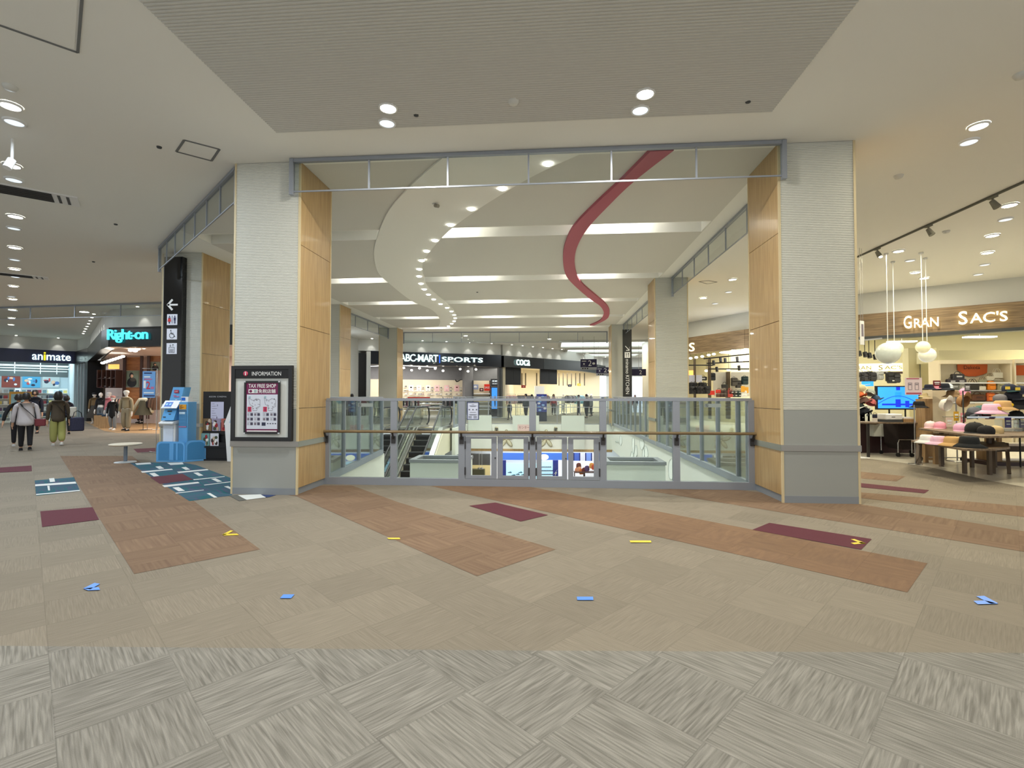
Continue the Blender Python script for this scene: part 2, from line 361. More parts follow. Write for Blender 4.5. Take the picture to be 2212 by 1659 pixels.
# slab edges round the opening
w = MB(); w.box(3.25, 3.5, 8.2, 19.5, -5, -.002, M_FROST); w.box(3.25, 3.5, 19.5, 26, -1.31, -.002, M_FROST); struct('wall_right', w)
w = MB(); w.ext([(-3.88, 8.2, -5), (-4.3, 12.4, -5), (-4.3, 12.4, -.002), (-3.88, 8.2, -.002)], (-.2, 0, 0), M_FROST); w.box(-7.75, -4.3, 12.4, 12.55, -1.3, -.002, M_FROST); struct('wall_left', w)
w = MB(); w.box(-4.55, 3.25, 26, 26.3, -1.31, -.002, M_FROST); w.box(-4.55, 3.25, 25.98, 26.3, -1.44, -1.31, M_MAPLE)
w.box(-4.55, -4.4, 22.7, 26, -1.31, -.002, M_FROST); w.box(-4.55, 3.5, 26.3, 40, -1.4, -1.31, M_CEIL); struct('wall_back', w)
w = MB(); w.box(-4, 3.6, 7.9, 8.2, -5, -.002, M_WALL); struct('wall_front', w)
for x, y, w_ in ((-1.37, 23.6, 90), (-6, 16, 60), (0, 14, 60)): area((x, y, -1.7), 1.6, w_, (.97, 1, .98), (R(180), 0, 0) if False else (0, 0, 0), 1.6, name='lower_hall_fill')  # fill lights hung free in the opening, added to brighten its walls

# ---------------- ceiling ----------------
ce = MB(); ZC = 5.1
YF = [10.95, 15.18, 18.87, 22.5, 25.94]
def cq(x0, x1, y0, y1, m=M_CEIL): ce.box(x0, x1, y0, y1, ZC, ZC+.04, m)
cq(-45, 30, -1.5, 7.3); cq(-45, -8, 7.3, 90); cq(3.35, 30, 7.3, 90)
ys = 7.3
for yf in YF:
    if ys == 7.3:
        for poly, m_ in (([(-8, 7.3), (-4.9, 7.3), (-8, 9.93)], M_CEIL), ([(-4.9, 7.3), (3.35, 7.3), (3.35, yf-.65), (-8, yf-.65), (-8, 9.93)], M_RIB)):
            ce.ext([(x, y, ZC) for x, y in poly], (0, 0, .04), m_)
    else: cq(-8, 3.35, ys, yf-.65, M_RIB)
    ys = yf+.02
    ce.box(-8, 3.35, yf, yf+.02, ZC, ZC+.4, M_CEIL); ce.box(-7.97, 3.32, yf-.648, yf-.63, ZC, ZC+.4, M_CEIL)
    ce.box(-8, 3.35, yf-.67, yf+.02, ZC+.4, ZC+.42, M_CEIL)
    ce.box(-7.99, -7.97, yf-.63, yf-.002, ZC+.001, ZC+.4, M_CEIL); ce.box(3.32, 3.34, yf-.63, yf-.002, ZC+.001, ZC+.4, M_CEIL)
cq(-8, 3.35, ys, 34, M_CEIL)
cq(-8, 3.35, 34, 90)
struct('ceiling', ce)
rb = MB(); y = -1.45                                   # ribbed field over the foreground
prof = []
while y < 6.33: prof += [(y, ZC-.002), (y+.012, ZC-.014), (y+.030, ZC-.014), (y+.040, ZC-.002)]; y += .042
n = len(prof)
rb.add([(x, p[0], p[1]) for p in prof for x in (-3.71, 2.81)], [(2*i, 2*i+1, 2*i+3, 2*i+2) for i in range(n-1)], mat('ribbed_field_board', (205, 205, 199), .9))
struct('trim_1', rb)

# white S-shaped ceiling band and pink ribbon
def zoomed(pts, ox, oy, k): return [(ox+a/k, oy+b/k) for a, b in pts]
def smooth(P, n=6):
    out = []
    for i in range(len(P)-1):
        p0, p1, p2, p3 = P[max(i-1, 0)], P[i], P[i+1], P[min(i+2, len(P)-1)]
        for k in range(n):
            t = k/n; out.append(.5*((2*p1)+(-p0+p2)*t+(2*p0-5*p1+4*p2-p3)*t*t+(-p0+3*p1-3*p2+p3)*t**3))
    return out+[P[-1]]
def strip(mb, A, B, z0, z1, m):
    n = min(len(A), len(B)); vs = []
    for a, b in zip(A, B): vs += [(a.x, a.y, z0), (b.x, b.y, z0), (b.x, b.y, z1), (a.x, a.y, z1)]
    fs = []
    for i in range(n-1):
        for k in range(4): fs.append((4*i+k, 4*i+(k+1) % 4, 4*i+4+(k+1) % 4, 4*i+4+k))
    return mb.add(vs, fs+[(0, 1, 2, 3), (4*n-1, 4*n-2, 4*n-3, 4*n-4)], m)
Ls = [(620, 45), (580, 80), (410, 230), (300, 360), (245, 500), (240, 570), (260, 640), (310, 690), (420, 775), (520, 820), (555, 870), (545, 897)]
Rs = [(1400, 0), (1290, 45), (950, 205), (620, 420), (490, 560), (470, 610), (478, 660), (498, 710), (600, 800), (628, 835), (632, 868), (600, 900)]
zb = ZC-.03
LS = smooth([PZ(u, v, zb) for u, v in zoomed(Ls, 700, 300, 2.212)]); RS = smooth([PZ(u, v, zb) for u, v in zoomed(Rs, 700, 300, 2.212)])
def clip(A, y0=7.16):
    out = []
    for a, b in zip(A, A[1:]):
        if a.y < y0 <= b.y: out.append(a+(b-a)*((y0-a.y)/(b.y-a.y)))
        if b.y >= y0: out.append(b)
    return ([A[0]] if A[0].y >= y0 else [])+out
def resample(A, n=70):
    d = [0]
    for a, b in zip(A, A[1:]): d.append(d[-1]+(b-a).length)
    out = []
    for i in range(n):
        t = d[-1]*i/(n-1); k = max(j for j in range(len(d)-1) if d[j] <= t+1e-9); out.append(A[k]+(A[k+1]-A[k])*((t-d[k])/max(1e-9, d[k+1]-d[k])))
    return out
LS = resample(clip(LS)); RS = resample(clip(RS))
sb = MB(); strip(sb, LS, RS, zb, ZC+.01, M_CEIL); struct('trim_2', sb)
Lp = [(1590, 30), (1415, 205), (1290, 320), (1190, 425), (1150, 510), (1142, 580), (1155, 650), (1195, 700), (1270, 765), (1320, 800), (1337, 835), (1320, 868), (1270, 892)]
Rp = [(1705, 30), (1480, 205), (1360, 320), (1262, 425), (1212, 510), (1197, 580), (1207, 650), (1240, 700), (1305, 755), (1350, 795), (1364, 830), (1350, 862), (1290, 892)]
zp = ZC-.06
LP = smooth([PZ(u, v, zp) for u, v in zoomed(Lp, 700, 300, 2.212)]); RP = smooth([PZ(u, v, zp) for u, v in zoomed(Rp, 700, 300, 2.212)])
LP = resample(clip(LP)); RP = resample(clip(RP))
pr = MB(); strip(pr, LP, RP, zp, ZC+.005, M_PINK)
pr.build('ceiling_ribbon', label='dusty pink S-curved ribbon running along the ceiling over the opening', cat='ceiling ribbon')

# lamps hidden in the ceiling slots
for i, yf in enumerate(YF):
    for x in ((-2.4, 1.55) if i == 0 else (-6.0, -2.4, 1.3)):
        t = thing('cove_lamp', 'small lamp set in the %s lit ceiling slot, %s' % (['first (nearest)', 'second', 'third', 'fourth', 'fifth (farthest)'][i], {-6.0: 'left one', -2.4: 'middle one', 1.55: 'right one', 1.3: 'right one'}[x]), 'ceiling light', (x, yf-.55, ZC+.3), group='lamps in the ceiling slots')
        MB().cbox((0, 0, 0), (.5, .1, .1), M_WHITE).build('lamp_body', t)
        area((x, yf-.33, ZC+.1), .4, 75, (1, .97, .9), (0, 0, 0), .3, 110)
        area((x, yf-.47, ZC+.3), .3, 14, (1, .97, .9), (R(100), 0, 0), .08)
# tiny lights along the white S band
for i, (a, b) in enumerate([(1070, 122), (852, 240), (705, 337), (605, 413), (530, 487), (490, 538), (467, 583), (455, 624), (455, 658), (463, 693), (479, 720), (499, 745), (524, 768), (557, 790), (588, 808), (609, 825), (622, 842), (627, 857), (622, 872), (610, 884), (595, 896)]):
    p = PZ(700+a/2.212, 300+b/2.212, zb-.012)
    o = MB().lathe([(.0001, -.012), (.055, -.01), (.07, 0), (.07, .012)], M_GLOW, n=16).build('spot_downlight', loc=p)
    tag(o, 'tiny round spotlight, one of the curved row along the white ceiling band', 'ceiling light', 'row of tiny lights along the curved ceiling band')

# ---------------- pillars ----------------
def pillar(x0, x1, y0, y1, label, wl=True, wr=True):
    cx, cy = (x0+x1)/2, (y0+y1)/2; hx, hy = (x1-x0)/2, (y1-y0)/2
    t = thing('pillar', label, 'pillar', (cx, cy, 0))
    c = MB().box(-hx+.03, hx-.03, -hy+.02, hy-.02, .0, ZC, M_RIBW).build('core', t)
    for s, nm in ((-1, 'front'), (1, 'back')):
        mb = MB(); z = 1.3; P = []
        while z < ZC-.02: P += [(0, z), (.009, z+.006), (.009, z+.017), (0, z+.023)]; z += .0245
        vs = [(x, s*(hy-.012+p[0]), p[1]) for p in P for x in (-hx+.03, hx-.03)]
        fs = [(2*i, 2*i+1, 2*i+3, 2*i+2) if s < 0 else (2*i, 2*i+2, 2*i+3, 2*i+1) for i in range(len(P)-1)]
        mb.add(vs, fs, M_RIBW).build('ribbed_cladding', t)
        MB().box(-hx+.03, hx-.03, min(s*(hy-.02), s*(hy-.004)), max(s*(hy-.02), s*(hy-.004)), .1, 1.3, M_GREYP).build('lower_panel', t)
    for s in (-1, 1):
        mb = MB(); zs = [.1, 1.31, 2.565, 3.82, ZC]
        for a, b in zip(zs, zs[1:]): mb.box(min(s*(hx-.03), s*(hx-.004)), max(s*(hx-.03), s*(hx-.004)), -hy+.025, hy-.025, a+.004, b-.004, M_MAPLE)
        mb.build('wood_panel', t)
    mb = MB()
    for sx in (-1, 1):
        for sy in (-1, 1): mb.cbox((sx*(hx-.014), sy*(hy-.012), ZC/2), (.03, .026, ZC), M_TRIM)
    mb.build('corner_trim', t)
    MB().box(-hx-.012, hx+.012, -hy-.012, hy+.012, .725, .81, M_STEEL).build('metal_band', t)
    MB().box(-hx+.02, hx-.02, -hy+.0, hy-.0, 0, .1, M_BASE).build('baseboard', t)
    return t
pillar(-4.86, -3.8, 7.18, 8.26, 'ribbed white and maple pillar carrying the black information board')
pillar(3.25, 4.3, 7.18, 8.26, 'nearest right ribbed pillar with grey lower panel beside the bag shop')
pillar(-9.75, -8.68, 11.62, 12.7, 'ribbed and maple pillar behind the blue machine and black poster rack')
pillar(3.2, 4.2, 15.2, 16.2, 'second pillar along the right side of the opening')
pillar(3.1, 4.1, 25.0, 26.0, 'third pillar on the right, standing beside the vertical food hall sign')
pillar(-9.15, -8.2, 18.65, 19.7, 'slim-looking pillar seen just right of the information board pillar')
pillar(-9.0, -8.0, 25.3, 26.3, 'farthest left pillar, standing behind the escalators')

# ---------------- smoke screens under the ceiling ----------------
def screen(p0, p1, z0, n, label, ztop=ZC-.01, fr=.02):
    p0 = Vector((*p0, 0)); p1 = Vector((*p1, 0)); L = (p1-p0).length; a = math.atan2(p1.y-p0.y, p1.x-p0.x)
    t = thing('smoke_screen', label, 'glass screen', (p0.x, p0.y, ztop), a)
    h = ztop-z0
    MB().box(.03, L-.03, -.004, .004, -h, -.03, M_SMOKE).build('glass_pane', t)
    MB().box(0, L, -.03, .03, -.05, 0, M_RAIL).build('top_channel', t)
    MB().box(0, L, -.01, .01, -h-.015, -h+.005, M_RAIL).build('bottom_edge', t)
    for i in range(1, n): MB().box(L*i/n-.012, L*i/n+.012, -.012, .012, -h, -.03, M_RAIL).build('glazing_bar', t)
    for x in (0, L): MB().box(x-.03, x+.03, -.04, .02, -h-.06, 0, M_RAIL).build('end_bracket', t)
    return t
t = screen((-3.89, 7.1), (3.29, 7.1), 4.6, 6, 'long glass smoke screen hung between the two nearest pillars')
screen((3.72, 8.35), (3.72, 15.15), 4.57, 6, 'glass smoke screen between the first and second right pillars')
screen((3.72, 16.25), (3.72, 25.0), 4.57, 7, 'glass smoke screen between the second and third right pillars')
screen((-4.9, 7.27), (-9.4, 11.1), 4.55, 7, 'diagonal glass smoke screen over the left corridor, meeting the signboard')
screen((-8.2, 27.1), (3.2, 27.6), 4.5, 7, 'farthest glass smoke screen across the back of the opening')
screen((-8.6, 19.7), (-8.5, 25.3), 4.57, 4, 'glass smoke screen between the two far left pillars')
screen((-29, 18.6), (-14.6, 17.7), 4.6, 7, 'glass smoke screen crossing the corridor in front of the navy shopfront')

# ---------------- glass railings ----------------
def railing(name, p0, p1, cuts, label, ztop=1.45, skip=(), hand=False, base=.12, both=True, gz=None, mid=None, gm=None, pw=.05):
    p0 = Vector((*p0, 0)); p1 = Vector((*p1, 0)); L = (p1-p0).length; a = math.atan2(p1.y-p0.y, p1.x-p0.x)
    t = thing(name, label, 'railing', (p0.x, p0.y, 0), a)
    for i, c in enumerate(cuts):
        MB().box(c-pw/2, c+pw/2, -.035, .035, 0, ztop-.02, M_RAIL).build('post', t)
    for i, (c, d) in enumerate(zip(cuts, cuts[1:])):
        if i in skip: continue
        MB().box(c+.04, d-.04, -.005, .005, base-.01, ztop-.03, gm or M_GLASSG).build('glass_panel', t)
    MB().box(0, L, -.04, .04, ztop-.035, ztop+.01, M_RAIL).build('top_rail', t)
    MB().box(0, L, -.04, .04, 0, base, M_RAIL).build('base_rail', t)
    if mid: MB().box(0, L, -.02, .02, mid-.015, mid+.015, M_RAIL).build('middle_rail', t)
    return t
# front railing
XR = [-3.79, -2.62, -1.46, -.28, .87, 2.04, 3.22]
x0 = XR[0]; c = [x-x0 for x in XR]
t = railing('railing', (x0, 8.14), (XR[-1], 8.14), c, 'grey framed glass railing with four low gates and a wooden handrail, across the opening', skip=(2, 3), pw=.11)
MB().tube([(-.1, -.1, .9), (c[-1]+.06, -.1, .9)], .024, M_HAND, 12).build('handrail', t)
for k in c:
    m = MB(); m.bar((k, -.03, .74), (k, -.1, .875), .03, .012, M_RAILD); m.cbox((k, -.042, .76), (.07, .02, .12), M_RAILD); m.build('handrail_bracket', t)
for i in (2, 3):
    MB().box(c[i]+.05, c[i+1]-.05, -.006, .006, .88, 1.42, M_GLASS).build('glass_panel', t)
    MB().box(c[i]+.05, c[i+1]-.05, -.03, .03, .83, .885, M_RAIL).build('gate_head', t)
    w = (c[i+1]-c[i]-.11)/2
    for j in (0, 1):
        a = c[i]+.055+j*w
        d = MB(); b0, b1 = a+.008, a+w-.008
        for q0 in ((b0, b0+.085, .13, .82), (b1-.085, b1, .13, .82)): d.box(q0[0], q0[1], -.028, .028, q0[2], q0[3], M_RAIL)
        d.box(b0+.085, b1-.085, -.028, .028, .785, .82, M_RAIL); d.box(b0+.085, b1-.085, -.028, .028, .13, .175, M_RAIL)
        g = d.build('gate_leaf', t)
        MB().box(b0+.085, b1-.085, -.004, .004, .175, .785, M_PANE).build('pane', g)
        hx = b0-.004 if j == 0 else b1+.004
        for hz in (.25, .68): MB().cbox((hx, -.035, hz), (.02, .02, .13), M_RAILD).build('hinge', g)
        if j == 0: MB().tube([(b1-.02, -.04, .47), (b1-.02, -.028, .47)], .012, M_RAILD).build('lock', g)
# notices on the front railing
def notice(name, label, cat, c, w, h, back, rows, m0=M_WHITE, frame=None, group=None):
    t = thing(name, label, cat, c, group=group)
    b = MB(); b.cbox((0, 0, 0), (w, .008, h), back)
    b.build('sheet', t)
    if frame:
        f = MB(); e = .012
        f.box(-w/2, w/2, -.012, .006, h/2-e, h/2, frame).box(-w/2, w/2, -.012, .006, -h/2, -h/2+e, frame).box(-w/2, -w/2+e, -.012, .006, -h/2+e, h/2-e, frame).box(w/2-e, w/2, -.012, .006, -h/2+e, h/2-e, frame)
        f.build('frame', t)
    for r in rows: r(t)
    return t
def line(x0, x1, z0, z1, m, y=-.008, nm='print'): return lambda t: MB().box(x0, x1, y, y+.002, z0, z1, m).build(nm, t)
M_INK = mat('grey_print', (110, 116, 130), .6); M_NOTE = mat('pale_blue_sheet', (205, 212, 232), .5); M_NFR = mat('dark_blue_frame', (60, 72, 110), .5)
n0 = notice('notice', 'pale notice sheet with a dark blue border hung on the front railing glass', 'notice', (-1.27, 8.10, 1.25), .2, .3, M_NOTE, [], frame=M_NFR)
p = MB()
for z, w in ((.105, .04), (.085, .12), (.072, .09), (-.025, .1), (-.06, .14), (-.068, .1)): p.box(-w/2, w/2, -.007, -.005, z-.003, z+.003, M_INK)
for x in (-.06, 0, .06): p.cbox((x, -.006, .02), (.022, .002, .022), M_INK)
for x in (-.05, .035):
    for z in (-.09, -.105, -.12): p.box(x-.025, x+.03, -.007, -.005, z-.003, z+.004, M_INK)
p.build('print', n0)
for x, s, l in ((-3.12, 0, 'no-entry warning sticker strip at the left end of the front railing'), (2.62, 0, 'no-entry warning sticker strip at the right end of the front railing')):
    t = thing('warning_sticker', l, 'sticker', (x, 8.128, 1.345))
    MB().cbox((0, 0, 0), (.26, .003, .06), mat('clear_grey_sticker', (150, 162, 160), .4)).build('strip', t)
    m = MB(); ring = [( .024*math.cos(a*.5236), -.003, .024*math.sin(a*.5236)) for a in range(13)]
    for i in range(12): m.bar((ring[i][0]-.095, -.003, ring[i][2]), (ring[i+1][0]-.095, -.003, ring[i+1][2]), .004, .003, M_DGREY)
    m.bar((-.112, -.004, .017), (-.078, -.004, -.017), .004, .003, M_DGREY).cbox((-.095, -.003, 0), (.008, .002, .026), M_DGREY)
    m.build('symbol', t)
# side railings
ypts = [8.75+1.02*i for i in range(17)]
t = railing('railing', (3.24, 8.3), (3.24, 25.9), [.02]+[y-8.3 for y in ypts]+[17.55], 'long glass railing down the right side of the opening')
t = railing('railing', (-3.88, 8.35), (-4.31, 12.4), [.03, .9, 1.95, 3.0, 4.05], 'short glass railing running back from the information board pillar')
railing('railing', (-7.75, 12.47), (-4.33, 12.47), [.03, 1.14, 2.28, 3.39], 'glass railing behind the short left railing, in front of the escalator well', gm=M_GLASSG)
MB().box(.06, 3.36, -.03, -.012, .1, .55, M_FROSTG).build('lower_panel', bpy.data.objects['railing.003'])
railing('railing', (-7.8, 22.4), (-7.8, 12.55), [.03, 1.6, 3.3, 4.9, 6.5, 8.2, 9.8], 'glass railing along the far left edge of the escalator well')
railing('railing', (-4.5, 26.05), (3.1, 26.05), [.03, 1.25, 2.45, 3.65, 4.9, 6.1, 7.55], 'thin railing with a middle bar along the far edge of the opening', mid=.9, base=.03, gm=M_GLASS, pw=.035)
railing('railing', (-4.5, 22.9), (-4.5, 25.9), [.03, 1.0, 2.0, 2.97], 'short glass railing beside the top landing of the escalators')
# white boards rising from the far slab edge
for x, w, l in ((-3.7, 1.25, 'left'), (-1.25, 1.4, 'middle'), (1.22, 1.2, 'right')):
    t = thing('parapet_board', '%s white board standing up against the far railing' % l, 'board', (x, 25.93, -.4))
    MB().box(-w/2, w/2, -.03, .03, -.9, .86, M_FROSTG).build('panel', t)
# two pale boxes with open tops in the opening
for xa, xb, l in ((-3.3, -1.95, 'left'), (1.28, 2.63, 'right')):
    t = thing('box_casing', '%s pale green boxed casing with an open top, seen through the front railing' % l, 'casing', ((xa+xb)/2, 11.9, -5))
    h = (xb-xa)/2; m = MB(); m.box(-h, h, -.45, -.4, 0, 4.92, M_FROSTG).box(-h, h, .4, .45, 0, 4.92, M_FROSTG).box(-h, -h+.05, -.4, .4, 0, 4.92, M_FROSTG).box(h-.05, h, -.4, .4, 0, 4.92, M_FROSTG).box(-h+.05, h-.05, -.4, .4, 4.6, 4.62, M_DGREY)
    m.build('body', t)
    m = MB(); m.box(-h-.02, h+.02, -.47, -.33, 4.92, 4.99, M_BASE).box(-h-.02, h+.02, .33, .47, 4.92, 4.99, M_BASE).box(-h-.02, -h+.12, -.33, .33, 4.92, 4.99, M_BASE).box(h-.12, h+.02, -.33, .33, 4.92, 4.99, M_BASE); m.build('rim', t)
# ---------------- prototypes of goods ----------------
def arc(cx, cy, cz, rx, rz, a0=0, a1=180, n=9, plane='xz'):
    out = []
    for i in range(n):
        a = R(a0+(a1-a0)*i/(n-1)); x, z = rx*math.cos(a), rz*math.sin(a)
        out.append((cx+x, cy, cz+z) if plane == 'xz' else (cx, cy+x, cz+z))
    return out
def cloth(c): return mat('fabric_%d_%d_%d' % c, c, .85, bump=.25, bscale=90)
def leather(c): return mat('leather_%d_%d_%d' % c, c, .45)
def rbox(mb, x0, x1, y0, y1, z0, z1, m, r=.02, T=None):   # rounded box (rounded in plan and tapered at top and bottom)
    def ring(x0, x1, y0, y1, z, r):
        out = []
        for cx, cy, a0 in ((x1-r, y1-r, 0), (x0+r, y1-r, 90), (x0+r, y0+r, 180), (x1-r, y0+r, 270)):
            for k in range(4): a = R(a0+30*k); out.append(Vector((cx+r*math.cos(a), cy+r*math.sin(a), z)))
        return out
    e = r*.5
    rs = [ring(x0+e, x1-e, y0+e, y1-e, z0, r*.6), ring(x0, x1, y0, y1, z0+e, r), ring(x0, x1, y0, y1, z1-e, r), ring(x0+e, x1-e, y0+e, y1-e, z1, r*.6)]
    vs = [v for q in rs for v in q]
    if T is not None: vs = [T @ v for v in vs]
    fs = [(i*16+k, i*16+(k+1) % 16, (i+1)*16+(k+1) % 16, (i+1)*16+k) for i in range(3) for k in range(16)]
    mb.add(vs, fs, m, False); mb.add([vs[k] for k in range(16)][::-1]+[vs[48+k] for k in range(16)], [tuple(range(16)), tuple(range(16, 32))], m)
    return mb
def b_cap(c, c2=None):
    m = cloth(c); a = MB(); a.lathe([(.088, 0), (.092, .03), (.09, .06), (.075, .092), (.045, .112), (.0001, .12)], m, n=18, sx=.92, sy=1.08); a.ell((0, 0, .12), (.008, .008, .005), m, 8, 4)
    v = MB(); top = []; n = 9
    for i in range(n):
        t = R(-62+124*i/(n-1)); x = .083*math.sin(t); top.append((x, -.095*math.cos(t)*.98, .012)); 
    out = [(.088*math.sin(R(-62+124*i/(n-1)))*1.0, -.095*math.cos(R(-62+124*i/(n-1)))*.98-.075*math.cos(R((-62+124*i/(n-1))*1.35)), .002-.02*abs(math.sin(R(-62+124*i/(n-1))))) for i in range(n)]
    vs = top+out+[(p[0], p[1], p[2]-.006) for p in top+out]
    fs = [(i, n+i, n+i+1, i+1) for i in range(n-1)]+[(2*n+i, 2*n+i+1, 3*n+i+1, 3*n+i) for i in range(n-1)]+[(n+i, 3*n+i, 3*n+i+1, n+i+1) for i in range(n-1)]
    v.add(vs, fs, cloth(c2) if c2 else m, True)
    return [('crown', a), ('visor', v)]
def b_bucket(c, c2=None):
    m = cloth(c); a = MB().lathe([(.098, .0), (.094, .05), (.086, .088), (.07, .1), (.0001, .102)], m, (0, 0, .035), 22, sy=1.08)
    b = MB().lathe([(.098, .037), (.165, -.0), (.168, .0), (.17, .004), (.1, .047)], m, (0, 0, 0), 22, sy=1.04)
    r = [('crown', a), ('brim', b)]
    if c2: r.append(('patch', MB().ell((.03, -.096, .075), (.03, .008, .025), cloth(c2), 10, 6)))
    return r
def b_tote(c, c2=None):
    m = leather(c); a = MB(); T = Matrix.Identity(4)
    rbox(a, -.17, .17, -.06, .06, 0, .2, m, .03)
    h = []
    for y in (-.045, .045): h.append(('handle', MB().tube(arc(0, y, .19, .09, .15, 0, 180, 9), .008, leather(c2) if c2 else m, 6)))
    return [('body', a)]+h
def b_pack(c, c2=None):
    m = leather(c); a = rbox(MB(), -.15, .15, -.07, .08, 0, .38, m, .06)
    p = rbox(MB(), -.12, .12, -.11, -.06, .04, .19, leather(c2) if c2 else m, .03)
    q2 = rbox(MB(), -.12, .12, -.10, -.06, .21, .33, leather(c2) if c2 else m, .03)
    return [('body', a), ('pocket', p), ('upper_pocket', q2), ('handle', MB().tube(arc(0, .03, .37, .05, .06), .009, m, 6))]
def b_duffel(c, c2=None):
    m = leather(c); a = rbox(MB(), -.2, .2, -.09, .09, 0, .2, m, .06)
    return [('body', a), ('label_patch', MB().box(-.09, .09, -.096, -.088, .08, .13, leather(c2 or (210, 210, 210)))), ('handle', MB().tube(arc(0, 0, .19, .1, .09), .01, m, 6))]
def b_shoe(c, c2=None):
    m = cloth(c); a = MB()
    st = [(-.13, .03, .045), (-.1, .042, .085), (-.04, .044, .09), (.02, .045, .062), (.08, .046, .045), (.125, .035, .035), (.14, .01, .02)]
    vs = []
    for y, w, h in st:
        for k in range(8):
            t = math.pi*k/7; vs.append((w*math.cos(t), y, .018+(h-.005)*math.sin(t)**.7 if 0 < k < 7 else .018))
    a.add(vs, [(i*8+k, (i+1)*8+k, (i+1)*8+k+1, i*8+k+1) for i in range(6) for k in range(7)]+[tuple(range(8))], m, True)
    s = MB(); out = [(w*1.06, y) for y, w, h in st]+[(-w*1.06, y) for y, w, h in st[::-1]]
    s.ext([(x, y, 0) for x, y in out], (0, 0, .024), cloth(c2) if c2 else M_WHITE)
    return [('upper', a), ('sole', s)]
def b_shirt(c, c2=None):
    m = cloth(c); a = MB(); n = 12
    vs = []
    for z, w, d in ((-.62, .24, .06), (-.5, .235, .06), (-.25, .22, .065), (-.08, .22, .06), (-.02, .17, .045), (.01, .06, .035)):
        for k in range(n):
            t = 2*math.pi*k/n; rr = 1+.06*math.sin(5*t+z*9)*(1 if z < -.1 else 0); vs.append((w*math.cos(t)*rr, d*math.sin(t)*rr, z))
    a.add(vs, [(i*n+k, i*n+(k+1) % n, (i+1)*n+(k+1) % n, (i+1)*n+k) for i in range(5) for k in range(n)], m, True)
    sl = MB()
    for s in (-1, 1): sl.tube([(s*.17, 0, -.05), (s*.24, 0, -.2), (s*.27, -.01, -.4), (s*.27, -.015, -.52)], [.06, .06, .05, .045], cloth(c2) if c2 else m, 8)
    hk = MB().tube([(0, 0, 0), (0, 0, .05), (.02, 0, .08), (0, 0, .1), (-.02, 0, .085)], .004, M_STEEL, 5)
    return [('body', a), ('sleeves', sl), ('hanger', hk)]
def b_dress(c, c2=None):
    m = cloth(c); a = MB(); n = 12; vs = []
    for z, w, d in ((-1.05, .26, .1), (-.7, .22, .08), (-.4, .17, .065), (-.2, .19, .07), (-.03, .15, .05), (.01, .05, .03)):
        for k in range(n):
            t = 2*math.pi*k/n; rr = 1+.1*math.sin(6*t)*(-z if z < -.3 else 0); vs.append((w*math.cos(t)*rr, d*math.sin(t)*rr, z))
    a.add(vs, [(i*n+k, i*n+(k+1) % n, (i+1)*n+(k+1) % n, (i+1)*n+k) for i in range(5) for k in range(n)], m, True)
    return [('body', a), ('hanger', MB().tube([(0, 0, 0), (0, 0, .05), (.02, 0, .08), (0, 0, .1)], .004, M_STEEL, 5))]
def b_box(c, c2=None):
    return [('body', rbox(MB(), -.1, .1, -.07, .07, 0, .22, cloth(c), .008))]
def b_folded(c, c2=None):
    return [('body', rbox(MB(), -.14, .14, -.16, .16, 0, .045, cloth(c), .03))]
BUILD = dict(cap=b_cap, bucket_hat=b_bucket, tote_bag=b_tote, backpack=b_pack, duffel_bag=b_duffel, shoe=b_shoe, hanging_shirt=b_shirt, hanging_dress=b_dress, boxed_item=b_box, folded_garment=b_folded)
_mc = {}
CAT = dict(cap='cap', bucket_hat='hat', tote_bag='bag', backpack='backpack', duffel_bag='bag', shoe='shoe', hanging_shirt='clothes', hanging_dress='clothes', boxed_item='merchandise', folded_garment='clothes')
def item(kind, label, loc, c=(200, 200, 200), c2=None, rz=0, group=None, scale=1, tiny=False, rx=0, ry=0, sx=None):
    k = (kind, c, c2, tiny)
    if k not in _mc:
        ps = BUILD[kind](c, c2)
        if tiny:
            m = MB()
            for _, b in ps:
                off = len(m.v); m.v += b.v; m.f += [tuple(i+off for i in f) for f in b.f]; m.m += [m.mi(b.mats[i]) for i in b.m]; m.s += b.s
            ps = [(kind, m)]
        _mc[k] = [(n, b.mesh(n)) for n, b in ps]
    ps = _mc[k]
    if len(ps) == 1:
        o = bpy.data.objects.new(kind, ps[0][1]); COL.objects.link(o)
    else:
        o = bpy.data.objects.new(kind, None); COL.objects.link(o); o.empty_display_size = .05
        for n, me in ps:
            p = bpy.data.objects.new(n, me); COL.objects.link(p); p.parent = o
    o.location = loc; o.rotation_euler = (rx, ry, rz); s = scale
    o.scale = (s, s, s) if sx is None else (s*sx[0], s*sx[1], s*sx[2])
    return tag(o, label, CAT[kind], group)

